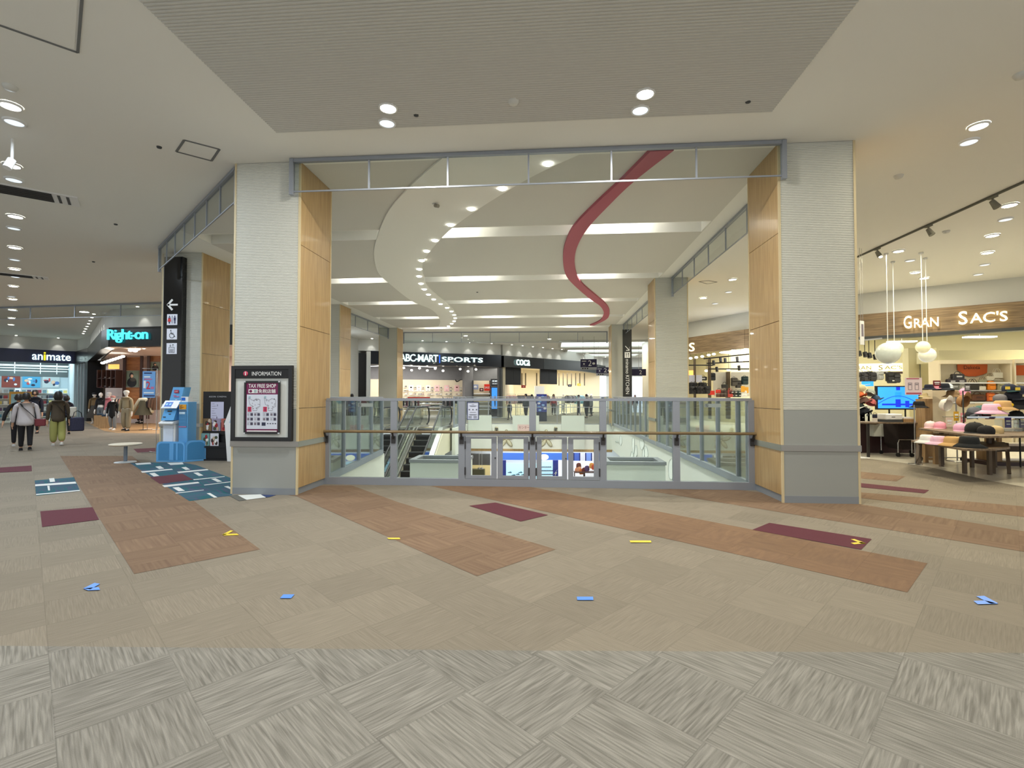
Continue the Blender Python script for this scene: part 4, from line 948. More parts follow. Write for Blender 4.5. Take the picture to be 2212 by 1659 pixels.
sheet('shop_fascia', 'patchy blue and white shop sign band, lower floor, seen through the fourth gate', 'shop sign', 1228, 978, 1305, 996, yb, LB2, extra=blotch)
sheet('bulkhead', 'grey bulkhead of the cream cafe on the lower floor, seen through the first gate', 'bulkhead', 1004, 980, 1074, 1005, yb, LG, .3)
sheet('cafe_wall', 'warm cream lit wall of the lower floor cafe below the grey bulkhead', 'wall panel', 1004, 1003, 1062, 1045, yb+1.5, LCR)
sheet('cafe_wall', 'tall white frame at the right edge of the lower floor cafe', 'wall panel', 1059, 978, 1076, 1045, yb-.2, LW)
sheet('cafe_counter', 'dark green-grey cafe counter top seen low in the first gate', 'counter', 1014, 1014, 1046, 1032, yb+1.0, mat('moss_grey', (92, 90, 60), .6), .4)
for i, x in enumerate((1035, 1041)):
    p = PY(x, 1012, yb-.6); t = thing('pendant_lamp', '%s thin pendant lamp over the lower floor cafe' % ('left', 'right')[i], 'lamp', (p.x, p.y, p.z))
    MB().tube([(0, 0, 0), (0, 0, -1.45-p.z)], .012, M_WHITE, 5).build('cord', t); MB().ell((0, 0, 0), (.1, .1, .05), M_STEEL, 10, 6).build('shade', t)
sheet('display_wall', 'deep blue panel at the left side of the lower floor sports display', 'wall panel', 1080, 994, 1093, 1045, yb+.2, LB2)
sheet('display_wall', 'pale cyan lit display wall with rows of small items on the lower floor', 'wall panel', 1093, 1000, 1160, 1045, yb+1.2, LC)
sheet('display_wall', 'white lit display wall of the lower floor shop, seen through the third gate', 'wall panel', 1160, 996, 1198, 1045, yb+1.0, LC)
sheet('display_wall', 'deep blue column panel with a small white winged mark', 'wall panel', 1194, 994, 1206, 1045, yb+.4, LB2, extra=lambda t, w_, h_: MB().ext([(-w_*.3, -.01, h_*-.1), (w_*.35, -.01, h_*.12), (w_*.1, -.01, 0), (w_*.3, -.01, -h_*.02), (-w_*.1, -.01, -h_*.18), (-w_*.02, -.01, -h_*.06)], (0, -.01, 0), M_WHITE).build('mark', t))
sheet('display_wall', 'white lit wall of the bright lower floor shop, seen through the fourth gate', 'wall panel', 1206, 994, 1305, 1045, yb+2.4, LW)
for r, v in enumerate((1010, 1018, 1026)):
    for i in range(9 if r else 6):
        u = 1165+i*3.4 if r else 1168+i*4
        p = PY(u, v, yb+.95); item('shoe', 'small dark shoe on the lit rows of the lower floor display, third gate', (p.x, p.y, p.z), (60, 80, 90), rz=1.2, group='shoes on the lower floor display', tiny=True, scale=.7)
for i, (u, v) in enumerate([(1101, 1022), (1118, 1026), (1124, 1022), (1130, 1027), (1109, 1028)]):
    p = PY(u, v, yb+1.1); item('shoe', 'small shoe on the pale cyan display, second gate', (p.x, p.y, p.z), (60, 110, 120), rz=1.2, group='shoes on the pale cyan display', tiny=True)
for i, (u, v, c) in enumerate([(1247, 1010, (222, 150, 110)), (1251, 1008, (230, 165, 120)), (1256, 1013, (210, 120, 60)), (1262, 1010, (120, 60, 50)), (1268, 1006, (90, 70, 110)), (1278, 1000, (220, 160, 80)), (1283, 1003, (200, 90, 60)), (1250, 1000, (110, 60, 46))]):
    p = PY(u, v, yb+1.6); item('hanging_shirt', 'small %s garment hanging in the bright lower floor shop' % ['pinkish', 'peach', 'orange', 'brown', 'violet', 'yellow', 'red', 'dark brown'][i], (p.x, p.y, p.z), c, rz=.4, group='garments in the bright lower floor shop', tiny=True, scale=.55)
for i, (u0, u1) in enumerate(((1240, 1262), (1262, 1290))):
    a_, b_ = PY(u0, 1020, yb+1.2), PY(u1, 1020, yb+1.2); t = thing('display_table', '%s thin-legged display table in the bright lower floor shop' % ('left', 'right')[i], 'table', (a_.x, a_.y, -5))
    m = MB(); W_ = b_.x-a_.x; m.box(0, W_, 0, .6, a_.z+5-.05, a_.z+5, mat('dark_brown_frame', (70, 46, 40), .5)); m.build('tabletop', t)
    for x in (.03, W_-.03): MB().box(x-.03, x+.03, 0, .05, 0, a_.z+4.95, mat('dark_brown_frame', (70, 46, 40), .5)).build('leg', t)
# flower emblems, keyhole marks, display and banner on the far fascia
fb = 25.97
M_PETAL = mat('bronze_outline_petal', (150, 144, 116), .4); M_PET2 = mat('pale_petal_fill', (192, 192, 170), .5)
for i, (u, v) in enumerate(((1094, 948), (1180, 948))):
    p = PY(u, v, fb); t = thing('flower_emblem', '%s flower emblem of bronze-edged petals on the white fascia across the opening' % ('left', 'right')[i], 'emblem', (p.x, fb-.01, p.z))
    for k in range(5):
        a = R(90+72*k); c = Vector((math.cos(a)*.27, 0, math.sin(a)*.27)); Tm = Matrix.Translation(c) @ Matrix.Rotation(-a, 4, 'Y')
        MB().ell((0, 0, 0), (.24, .012, .11), M_PETAL, 16, 8, T=Tm).build('petal', t)
        MB().ell((0, -.006, 0), (.19, .012, .075), M_PET2, 16, 8, T=Tm).build('petal_centre', t)
for i, u in enumerate((1072.5, 1200.5)):
    p = PY(u, 927, fb); t = thing('fascia_bracket', '%s small arched bracket low on the white fascia across the opening' % ('left', 'right')[i], 'bracket', (p.x, fb-.02, p.z))
    MB().box(-.09, .09, -.02, .02, -.14, .05, M_PETAL).lathe([(.0001, 0), (.09, 0), (.09, .04), (.0001, .04)], M_PETAL, (0, 0, 0), 16, T=Matrix.Translation((0, .02, .05)) @ Matrix.Rotation(R(90), 4, 'X')).box(-.04, .04, -.03, -.02, -.14, .03, M_DGREY).build('arch', t)
t, w_, h_ = sheet('digital_display', 'black display reading 15 in white digits on the fascia across the opening', 'display', 1110, 946, 1136, 961, fb-.06, M_BLACKG)
put_text(MB(), '15', (.12*w_, -.006, -.05), (1, 0, 0), (0, 0, 1), .3*w_*1.2, .55*h_, mat('lit_digits', (235, 240, 240), emit=1.5), bold=True).build('digits', t)
t, w_, h_ = sheet('banner', 'pale pink hanging banner with dark red Japanese characters across the opening', 'banner', 1118, 917, 1146, 932, fb-.08, mat('pale_pink_banner', (216, 188, 186), .7), .02)
put_text(MB(), 'センター', (0, -.006, .03), (1, 0, 0), (0, 0, 1), .8*w_, .42*h_, mat('dark_red_print', (120, 50, 56), .6)).build('lettering', t)
# seven-segment figures high on the side glass, reflected digits of the hall clock
# ---------------- left side: signs, kiosks, boards ----------------
X1, Z1_ = (1, 0, 0), (0, 0, 1)
# lettering over the shops (each sign one thing standing on its fascia)
def sign_on(TT, ang, x, z, w, h, txts, label, depth=.06, off=-.2, name='shop_sign'):
    t = thing(name, label, 'shop sign', TT @ Vector((x, off, z)), ang)
    for (txt, dx, dz, ww, hh, m, bold, sp) in txts:
        put_text(MB(), txt, (dx, -depth*0, dz), X1, Z1_, ww, hh, m, depth, bold, sp).build('lettering', t)
    return t
TN, LN, aN = TF(A0, A1)
sign_on(TN, aN, LN-1.15, 3.92, 0, 0, [('an', -.68, -.05, .47, .34, G_WHITE, True, 1), ('i', -.36, 0.02, .1, .5, G_YEL, True, 1), ('mate', .28, -.02, 1.12, .4, G_WHITE, True, 1)], 'white lit lettering with a yellow i on the navy fascia at the corridor end')
TB, LB_, aB = TF(B2, B3)
sign_on(TB, aB, .92, 3.95, 0, 0, [('Right-on', 0, 0, 1.9, .56, G_CYAN, True, .85)], 'glowing pale cyan rounded lettering on the black curved fascia', depth=.05, off=-.16)
# black directory column at the left pillar
t = thing('direction_sign', 'tall black signboard with a white arrow, toilet, wheelchair and lift symbols', 'sign', (-9.33, 11.5, 1.3))
MB().box(-.24, .24, -.04, .11, 0, 3.66, M_BLACKG).build('panel', t)
def IC(nm, z, h=.27): return MB().box(.0-h/2, h/2, -.048, -.041, z-h/2, z+h/2, mat('white_pictogram_tile', (225, 228, 240), .5)).build(nm, t)
m = MB(); W_ = M_WHITE; zc = 2.46; m.bar((-.12, -.045, zc), (.14, -.045, zc), .006, .045, W_)
m.bar((-.13, -.045, zc-.01), (.0, -.045, zc+.13), .006, .05, W_); m.bar((-.13, -.045, zc+.01), (.0, -.045, zc-.13), .006, .05, W_); o = m.build('arrow', t)
K_ = mat('navy_print', (24, 30, 80), .5); K2_ = mat('red_print', (200, 40, 40), .5)
def at_icon(zc, dx=.0): return lambda x, z: (dx+x, -.05, zc+z)
p = IC('pictogram_tile', 2.09); f = at_icon(2.09)
m = MB()
for sx in (-.07, .07):
    m.ell(f(sx, .08), (.018, .004, .018), K_, 10, 6); m.box(sx-.028, sx+.028, -.052, -.049, 2.09-.02, 2.09+.055, K2_ if sx < 0 and False else K_)
    if sx < 0: m.ext([f(sx-.03, .03), f(sx-.045, -.05), f(sx+.045, -.05), f(sx+.03, .03)], (0, -.003, 0), K2_)
    m.box(sx-.02, sx-.004, -.052, -.049, 2.09-.1, 2.09-.02, K_).box(sx+.004, sx+.02, -.052, -.049, 2.09-.1, 2.09-.02, K_)
m.box(-.005, .005, -.052, -.049, 2.09-.1, 2.09+.1, K_); m.build('toilet_symbol', p)
p = IC('pictogram_tile', 1.73); m = MB(); f = at_icon(1.73)
ring = [f(.0+.062*math.cos(R(a)), -.035+.062*math.sin(R(a))) for a in range(110, 371, 20)]
for a_, b_ in zip(ring, ring[1:]): m.bar(a_, b_, .004, .014, M_DGREY)
m.bar(f(-.025, .07), f(-.01, -.0), .004, .02, M_DGREY).bar(f(-.015, .02), f(.04, .02), .004, .014, M_DGREY).bar(f(-.01, .0), f(.045, -.005), .004, .018, M_DGREY).bar(f(.045, -.005), f(.075, -.07), .004, .016, M_DGREY).bar(f(.07, -.07), f(.09, -.065), .004, .014, M_DGREY).ell(f(-.03, .09), (.016, .004, .016), M_DGREY, 10, 6)
m.build('wheelchair_symbol', p)
p = IC('pictogram_tile', 1.37); m = MB(); f = at_icon(1.37)
for a_, b_ in (((-.07, -.1), (.07, -.1)), ((.07, -.1), (.07, .03)), ((.07, .03), (-.07, .03)), ((-.07, .03), (-.07, -.1))): m.bar(f(*a_), f(*b_), .004, .01, M_DGREY)
for x in (-.035, 0, .035): m.ell(f(x, -.02), (.011, .004, .011), M_DGREY, 8, 5).bar(f(x, -.035), f(x, -.085), .004, .02, M_DGREY)
for x, s_ in ((-.035, -1), (.035, 1)):
    m.bar(f(x, .05), f(x, .105), .004, .008, M_DGREY).bar(f(x, .08+s_*.027), f(x-.02, .08+s_*.005), .004, .008, M_DGREY).bar(f(x, .08+s_*.027), f(x+.02, .08+s_*.005), .004, .008, M_DGREY)
m.build('lift_symbol', p)
# information board on the near pillar
t = thing('information_board', 'black framed board headed INFORMATION on the ribbed pillar', 'notice board', (-4.345, 7.135, 1.385))
w_, h_ = .965, 1.14
MB().box(-w_/2+.06, w_/2-.06, .0, .022, -h_/2+.06, h_/2-.19, mat('pale_board_back', (206, 210, 206), .45)).build('backboard', t)
m = MB(); m.box(-w_/2, w_/2, -.025, .025, h_/2-.05, h_/2, M_BLACKG).box(-w_/2, w_/2, -.025, .025, -h_/2, -h_/2+.06, M_BLACKG).box(-w_/2, -w_/2+.06, -.025, .025, -h_/2+.06, h_/2-.05, M_BLACKG).box(w_/2-.06, w_/2, -.025, .025, -h_/2+.06, h_/2-.05, M_BLACKG); m.build('frame', t)
hd = MB().box(-w_/2+.06, w_/2-.06, -.018, .02, h_/2-.19, h_/2-.05, M_BLACK).build('header', t)
put_text(MB(), 'INFORMATION', (.075, -.021, h_/2-.12), X1, Z1_, .46, .06, M_WHITE).build('lettering', hd)
MAG = mat('magenta_print', (112, 28, 78), .5); ROSE = mat('rose_disc', (190, 60, 90), .5)
m = MB(); m.lathe([(.0001, 0), (.038, 0), (.038, .003), (.0001, .003)], ROSE, (0, 0, 0), 24, T=Matrix.Translation((-.255, -.019, h_/2-.12)) @ Matrix.Rotation(R(90), 4, 'X'))
m.box(-.262, -.248, -.026, -.0225, h_/2-.145, h_/2-.11, M_WHITE).box(-.262, -.248, -.026, -.0225, h_/2-.104, h_/2-.092, M_WHITE); m.build('info_symbol', hd)
ps = thing('poster', 'magenta tax free shop poster with two floor maps inside the information board', 'poster', (-4.325, 7.105, 1.325))
pw, ph = .565, .80
pb = MB().box(-pw/2+.02, pw/2-.02, -.004, .004, -ph/2+.02, ph/2-.02, MAG).build('sheet', ps)
m = MB(); e = .03
m.box(-pw/2, pw/2, -.012, .008, ph/2-e, ph/2, M_BLACKG).box(-pw/2, pw/2, -.012, .008, -ph/2, -ph/2+e, M_BLACKG).box(-pw/2, -pw/2+e, -.012, .008, -ph/2+e, ph/2-e, M_BLACKG).box(pw/2-e, pw/2, -.012, .008, -ph/2+e, ph/2-e, M_BLACKG).build('snap_frame', ps)
for sx in (-1, 1):
    for sz in (-1, 1): MB().cbox((sx*(pw/2-.012), -.014, sz*(ph/2-.012)), (.03, .006, .02), M_CHROME).build('corner', ps)
put_text(MB(), 'TAX FREE SHOP', (0, -.006, ph/2-.075), X1, Z1_, .43, .058, M_WHITE, bold=True).build('title', ps)
put_text(MB(), '免税店舗', (.075, -.006, ph/2-.155), X1, Z1_, .27, .062, M_WHITE, bold=True).build('title', ps)
m = MB(); m.box(-.215, -.07, -.0065, -.005, ph/2-.185, ph/2-.125, M_WHITE).ell((-.18, -.0075, ph/2-.155), (.025, .002, .022), MAG, 12, 6)
for z in (.14, .155, .17): m.box(-.13, -.085, -.0085, -.007, ph/2-z-.003, ph/2-z+.003, mat('teal_print', (60, 130, 140), .5))
m.build('tax_free_mark', ps)
PG = mat('poster_grey_print', (120, 112, 124), .6); PD = mat('poster_dark_print', (66, 64, 84), .6)
wf_ = MB().box(-.24, .245, -.007, -.005, -ph/2+.075, ph/2-.205, mat('pale_map_field', (206, 212, 226), .5)).build('map_field', ps)
m = MB(); rng = random.Random(3)
for ox in (-.12, .125):
    P_ = [(-.09, .10), (-.02, .06), (.03, .09), (.09, .07), (.09, -.03), (.05, -.04), (.04, -.09), (-.02, -.09), (-.03, -.02), (-.07, .0), (-.09, .10)]
    for a_, b_ in zip(P_, P_[1:]): m.bar((ox+a_[0], -.0085, .045+a_[1]), (ox+b_[0], -.0085, .045+b_[1]), .002, .003, PG)
    for k in range(14): xx, zz = ox+rng.uniform(-.07, .08), .045+rng.uniform(-.07, .08); m.box(xx, xx+rng.uniform(.006, .02), -.0085, -.0072, zz, zz+rng.uniform(.004, .012), PG)
    m.box(ox-.105, ox-.045, -.0085, -.0072, -.065, .01, ROSE); m.box(ox-.08, ox-.065, -.0092, -.0086, -.055, 0, MAG); m.box(ox-.09, ox-.06, -.0085, -.0072, .14, .17, mat('map_teal', (150, 180, 190), .6))
for i, ox in enumerate((-.185, -.075, .065, .18)):
    for r in range(3):
        if r == 2 and i > 1: continue
        zz = -.105-r*.07; m.box(ox-.045, ox-.01, -.0085, -.0072, zz-.02, zz+.015, PG if (i+r) % 2 else mat('map_lines', (170, 172, 184), .6)).box(ox+.005, ox+.045, -.0085, -.0072, zz-.022, zz+.018, PD)
        m.box(ox-.05, ox+.045, -.0085, -.0072, zz+.026, zz+.029, PG)
m.box(-.0, .06, -.0085, -.0072, -.275, -.225, mat('print_navy', (40, 44, 70), .5))
for k in range(4): m.box(.085+k*.04, .105+k*.04, -.0085, -.0072, -.25, -.235, PD)
m.build('floor_map', wf_)
MB().box(-.235, .235, -.007, -.0045, -ph/2+.035, -ph/2+.052, M_WHITE).build('footer', ps)

# blue sanitising machine in a curved tray
BL = mat('sky_blue_plastic', (96, 166, 222), .35, coat=.2); BLD = mat('translucent_blue_panel', (62, 132, 184), .25, coat=.3)
t = thing('sanitising_kiosk', 'sky blue kiosk machine standing in a blue curved barrier on the teal carpet', 'machine', (-8.5, 10.55, 0))
TT = Matrix.Rotation(R(4), 4, 'Z')
def panel_round(mb, x0, x1, y, z0, z1, m, r=.1, th=.03, vert=False, T=None):
    pts = [(x0, z0), (x1, z0)]+[(x1-r+r*math.cos(R(a)), z1-r+r*math.sin(R(a))) for a in range(0, 91, 15)]+[(x0+r+r*math.cos(R(a)), z1-r+r*math.sin(R(a))) for a in range(90, 181, 15)]
    return mb.ext([(x, y, z) for x, z in pts], (0, th, 0), m, T)
g = panel_round(MB(), -.42, .26, 0, 0, .46, BL).build('front_guard', t)
panel_round(MB(), -.37, .22, -.006, .04, .42, BLD, .07, .006).box(-.1, .0, -.012, -.006, .04, .42, BL).box(.06, .1, -.012, -.006, .04, .42, BL).build('window', g)
TS_ = Matrix.Translation((.27, .0, 0)) @ Matrix.Rotation(R(48), 4, 'Z')
g = panel_round(MB(), 0.0, .42, 0, 0, .48, BL, .12, .03, T=TS_).build('side_guard', t)
panel_round(MB(), .04, .38, -.006, .05, .44, BLD, .1, .006, T=TS_).build('window', g)
TL_ = Matrix.Translation((-.42, .03, 0)) @ Matrix.Rotation(R(90), 4, 'Z')
panel_round(MB(), 0, .3, 0, 0, .4, BL, .1, .03, T=TL_).build('side_guard', t)
b = rbox(MB(), -.36, -.06, .1, .36, 0.02, .9, M_WHITE, .02).build('cabinet', t)
MB().box(-.33, -.10, .085, .098, .45, .82, mat('white_bin_door', (214, 224, 238), .4)).build('door', b)
MB().ext([(-.37, -.02, .86), (-.37, .34, .86), (-.37, .34, .96), (-.37, .06, .92), (-.37, -.02, .885)], (.34, 0, 0), M_WHITE).build('tray', t)
m = MB(); m.ext([(-.34, .02, .94), (-.34, .34, .94), (-.34, .34, 1.28), (-.34, .13, 1.22)], (.3, 0, 0), BL); hd = m.build('dispenser', t)
m = MB(); Td = Matrix.Translation((-.19, .075, 1.1)) @ Matrix.Rotation(R(-20), 4, 'X')
m.cbox((0, -.004, .05), (.1, .01, .03), M_DGREY, Td).cbox((.02, -.004, -.02), (.05, .008, .015), M_DGREY, Td).cbox((-.09, -.004, -.09), (.06, .008, .02), M_DGREY, Td); m.build('slots', hd)
Td = Matrix.Translation((-.17, .1, 1.3)) @ Matrix.Rotation(R(-38), 4, 'X')
s_ = MB().cbox((0, 0, 0), (.38, .012, .22), M_WHITE, Td).build('instruction_panel', t)
m = MB(); m.cbox((-.05, -.008, .0), (.17, .004, .13), mat('bright_blue_print', (20, 100, 200), .4), Td)
for x in (-.09, -.01): m.ell((x, -.011, 0), (.028, .003, .03), mat('pale_disc', (160, 220, 250), .5), 12, 6, T=Td)
m.cbox((-.05, -.008, -.09), (.2, .004, .02), mat('pale_strip', (196, 220, 236), .5), Td); m.build('print', s_)
m = MB(); m.ext([(-.3, .2, 1.36), (-.3, .44, 1.36), (-.22, .44, 1.70), (-.22, .22, 1.70)], (.27, 0, 0), BL)
bx = m.build('tall_box', t)
m = MB(); Td = Matrix.Translation((-.12, .197, 1.6)); m.cbox((0, 0, 0), (.11, .006, .07), mat('crimson_print', (170, 40, 70), .5), Td).cbox((0, 0, -.12), (.13, .006, .02), mat('rose_print', (190, 110, 150), .5), Td).cbox((-.04, .0, -.09), (.06, .006, .015), mat('rose_print', (190, 110, 150), .5), Td).cbox((0, 0, -.19), (.05, .006, .02), mat('pale_strip', (196, 220, 236), .5), Td)
put_text(m, 'OFF', (-.12, .19, 1.6), X1, Z1_, .08, .03, M_WHITE); m.build('print', bx)
c_ = rbox(MB(), -.0, .22, .12, .42, 0.02, 1.36, BL, .02).build('side_column', t)
m = MB(); m.box(.02, .2, .108, .122, .78, 1.14, mat('leaflet_blue_print', (70, 130, 176), .5)).box(.02, .2, .106, .12, .78, .8, mat('rose_print', (190, 110, 150), .5)).box(.03, .19, .106, .12, 1.19, 1.3, mat('amber_print', (226, 160, 46), .5))
for k in range(5): m.box(.05, .05+.03*(k % 3+1), .102, .106, 1.2+k*.018, 1.21+k*.018, mat('brown_print', (120, 80, 40), .6))
m.box(.02, .2, .106, .12, 1.15, 1.165, M_DGREY).box(.03, .17, .104, .12, 1.08, 1.13, mat('pale_strip', (196, 220, 236), .5)); m.build('leaflets', c_)
MB().box(.03, .2, .16, .3, 1.36, 1.48, M_WHITE).box(.04, .13, .155, .16, 1.39, 1.46, mat('bright_blue_print', (20, 100, 200), .4)).build('top_box', t)

# black cinema leaflet rack
t = thing('leaflet_rack', 'black film leaflet rack holding five picture leaflets, beside the blue kiosk', 'display rack', (-7.72, 10.95, 0), R(2))
MB().box(-.37, .33, -.02, .06, .04, 1.6, M_BLACK).build('backboard', t)
MB().box(-.48, .4, -.12, .22, 0, .035, M_BLACK).box(-.37, .33, -.09, -.02, .04, .42, M_BLACK).build('base', t)
put_text(MB(), 'AEON CINEMA', (-.02, -.024, 1.48), X1, Z1_, .42, .035, mat('silver_print', (200, 200, 206), .5), space=1.3).build('lettering', t)
s_ = MB().box(-.18, .13, -.03, -.022, .88, 1.36, mat('lilac_paper', (196, 196, 220), .6)).build('timetable', t)
m = MB()
for k in range(7): m.box(-.15, -.15+.06+.03*(k % 3), -.034, -.031, 1.31-k*.055, 1.316-k*.055, PG)
m.box(-.15, .09, -.034, -.031, .92, .93, PD); put_text(m, '3', (-.02, -.034, 1.28), X1, Z1_, .025, .04, PD); put_text(m, '1', (-.03, -.034, .99), X1, Z1_, .015, .05, PD); m.build('print', s_)
for k, (cx_, zz, c) in enumerate([(-.25, .68, (120, 96, 66)), (-.03, .68, (150, 140, 164)), (.19, .68, (170, 96, 84)), (-.25, .34, (110, 150, 150)), (-.03, .34, (214, 214, 222)), (.19, .34, (150, 120, 80))]):
    if k == 5: continue
    o = thing('leaflet', ['brown woodland film leaflet at the upper left of the black rack', 'lilac portrait film leaflet, upper middle of the black rack', 'reddish film leaflet, upper right of the black rack', 'teal film leaflet at the lower left of the black rack', 'white film leaflet with a red figure, lower middle of the black rack'][k], 'leaflet', (-7.72+cx_, 10.91-(.06 if zz < .5 else .0), zz), R(2))
    MB().box(-.1, .1, -.004, .004, 0, .29, cloth(c)).build('sheet', o)
    m = MB(); rr = random.Random(k)
    for q_ in range(7):
        xx, zz2 = rr.uniform(-.08, .03), rr.uniform(.02, .2); cc = [(60, 44, 40), (226, 222, 216), (150, 40, 44), (70, 80, 60), (190, 170, 150)][(q_+k) % 5]
        m.ell((xx+.03, -.006, zz2+.03), (.02+.02*rr.random(), .003, .03+.03*rr.random()), cloth(cc), 10, 6)
    m.build('picture', o)
MB().box(-.36, .33, -.055, -.03, .60, .67, M_BLACK).box(-.36, .33, -.12, -.09, .3, .335, M_BLACK).build('shelf_lip', t)
# slanted white touch screen stand hidden partly by the pillar
p = PZ(499, 997); t = thing('touch_screen_stand', 'white stand with a slanted screen, half hidden behind the information pillar', 'stand', (p.x+.05, p.y, 0), R(-8))
MB().ext([(-.16, 0, 0), (-.03, 0, 0), (-.02, 0, .0), (.32, 0, 0), (.32, 0, .84), (-.24, 0, .84)], (0, .4, 0), M_WHITE).build('pedestal', t)
MB().ext([(-.26, 0, .84), (.32, 0, .84), (.32, 0, 1.9), (.18, 0, 1.9)], (0, .4, 0), M_WHITE).build('screen_housing', t)
MB().ext([(-.12, -.006, .88), (.28, -.006, .88), (.28, -.006, 1.6), (.2, -.006, 1.6)], (0, .006, 0), mat('pale_screen', (190, 206, 226), .3)).build('screen', t)
# small round table on a post
t = thing('round_stool', 'low cream round seat on a slim grey post standing on the carpet', 'stool', (-9.55, 10.42, 0))
MB().lathe([(.0001, .375), (.27, .38), (.31, .4), (.31, .415), (.28, .425), (.0001, .43)], mat('cream_laminate', (214, 204, 182), .4), n=32).build('seat', t)
MB().tube([(0, 0, .02), (0, 0, .378)], .036, mat('blue_grey_post', (120, 132, 146), .4), 16).build('post', t)
MB().lathe([(.21, 0), (.2, .014), (.05, .026), (.0001, .026)], mat('pale_base_plate', (176, 184, 186), .4), n=28).build('base', t)
# sale banner on a stand
p = PZ(341, 975); yy = 12.2
a_ = PY(308, 845, yy); t = thing('banner_stand', 'blue sale banner with a large red 2 hanging on a thin metal stand', 'banner', (a_.x, yy, 0), R(6))
MB().box(0, .33, -.01, .01, 1.45, 2.15, mat('sky_blue_banner', (110, 160, 214), .5)).build('banner', t)
m = MB(); put_text(m, '2', (.15, -.014, 1.78), X1, Z1_, .1, .2, mat('red_print2', (210, 50, 60), .5), bold=True)
for z, w__, c in ((2.1, .2, K_), (2.0, .16, M_WHITE), (1.94, .2, mat('rose_print', (190, 110, 150), .5)), (1.58, .26, M_WHITE), (1.5, .28, K_)): m.box(.04, .04+w__, -.014, -.011, z-.015, z+.015, c)
m.box(.03, .09, -.014, -.011, 1.7, 1.9, M_WHITE).box(.22, .3, -.014, -.011, 1.68, 1.74, mat('rose_print', (190, 110, 150), .5)); m.build('print', t)
MB().tube([(.37, .0, .02), (.37, 0, 2.22), (-.02, 0, 2.22)], .008, M_STEEL, 6).tube([(.1, -.15, .015), (.5, .15, .015)], .01, M_STEEL, 6).tube([(.1, .15, .015), (.5, -.15, .015)], .01, M_STEEL, 6).build('stand', t)

# clothes shop interior: pictures, boards, shelves, crates
def board(name, label, cat, u0, v0, u1, v1, y, m, th=.05, **k): return sheet(name, label, cat, u0, v0, u1, v1, y, m, th, **k)
def portrait(t, w_, h_):
    m = MB(); m.ell((0, -.012, h_*.18), (w_*.11, .012, h_*.12), M_SKIN, 14, 8).ell((-.03, -.008, h_*.22), (w_*.16, .012, h_*.18), M_HAIR, 14, 8).ell((0, -.008, -h_*.22), (w_*.36, .01, h_*.3), cloth((34, 36, 40)), 16, 8)
    m.ell((w_*.1, -.016, -h_*.05), (w_*.22, .01, h_*.12), cloth((70, 66, 60)), 14, 8); m.build('picture', t)
board('wall_picture', 'picture of a person in a dark coat on the clothes shop back wall', 'poster', 271, 801, 299, 836, 24.3, mat('sage_print', (112, 124, 108), .6), extra=portrait)
board('wall_picture', 'second dark-haired portrait picture beside the black signboard', 'poster', 325, 782, 346, 800, 24.3, mat('sage_print', (112, 124, 108), .6), extra=portrait)
board('timber_panel', 'orange timber panel above the dark coat picture in the clothes shop', 'wall panel', 269, 772, 302, 800, 24.38, M_WARMW)
board('timber_panel', 'orange timber panel by the black signboard in the clothes shop', 'wall panel', 324, 752, 346, 781, 24.38, M_WARMW)
board('timber_panel', 'lower timber panel beneath the dark coat picture', 'wall panel', 269, 837, 302, 905, 24.38, M_WARMW)
for i, u in enumerate((266, 303, 318)): board('dark_post', '%s dark vertical post at the back of the clothes shop' % ('left', 'middle', 'right')[i], 'post', u, 755, u+3, 905, 24.2, mat('dark_brown_post', (62, 38, 32), .5))
board('wall_light_panel', 'glowing amber panel over the clothes shop rails', 'light panel', 234, 787, 256, 797, 24.3, mat('amber_lit', (235, 160, 80), .5, emit=1.2))
t, w_, h_ = board('wall_shelving', 'dark timber shelving with folded clothes left of the portrait picture', 'shelving', 224, 800, 264, 838, 24.2, mat('shelf_back', (176, 150, 140), .7))
m = MB()
for k in range(5): m.box(-w_/2+w_*k/4.2, -w_/2+w_*k/4.2+.05, -.4, -.005, -h_/2, h_/2, mat('dark_brown_post', (62, 38, 32), .5))
m.build('upright', t)
for k in range(2): MB().box(-w_/2, w_/2, -.4, -.005, -h_/2+k*h_*.5, -h_/2+k*h_*.5+.03, mat('dark_brown_post', (62, 38, 32), .5)).build('shelf', t)
cols = [(150, 40, 44), (36, 38, 60), (200, 190, 180), (90, 60, 50), (60, 60, 64), (220, 214, 206), (120, 90, 60), (44, 60, 80)]
base = Vector(t.location)
for r in range(2):
    for k in range(4):
        for j in range(2):
            item('folded_garment', 'folded garment on the dark shelving at the back of the clothes shop', (base.x-w_/2+w_*(k+.55)/4.2, base.y-.2, base.z-h_/2+r*h_*.5+.03+j*.046), cols[(r*3+k+j) % 8], group='folded clothes on the dark shelving', tiny=True, scale=.62)
# hanging rail of dark and light clothes
def rail_of(label, p0, p1, z, n, colors, group, lab, kind='hanging_shirt', scale=1, legs=True):
    p0 = Vector((*p0, 0)); p1 = Vector((*p1, 0)); L = (p1-p0).length; a = math.atan2(p1.y-p0.y, p1.x-p0.x)
    t = thing('clothes_rail', label, 'clothes rail', p0, a)
    MB().tube([(0, 0, z), (L, 0, z)], .014, M_STEEL, 8).build('bar', t)
    for x in (0.02, L-.02): MB().tube([(x, 0, 0), (x, 0, z)], .014, M_STEEL, 8).tube([(x, -.22, .02), (x, .22, .02)], .014, M_STEEL, 6).build('leg', t)
    for i in range(n):
        q_ = p0+(p1-p0)*((i+.6)/(n+.2)); item(kind, lab, (q_.x, q_.y, z-.1*scale), colors[i % len(colors)], rz=a+R(84+random.uniform(-6, 6)), group=group, scale=scale, tiny=True)
    return t
pp = lambda u, d: tuple(PY(u, 900, d).xy)
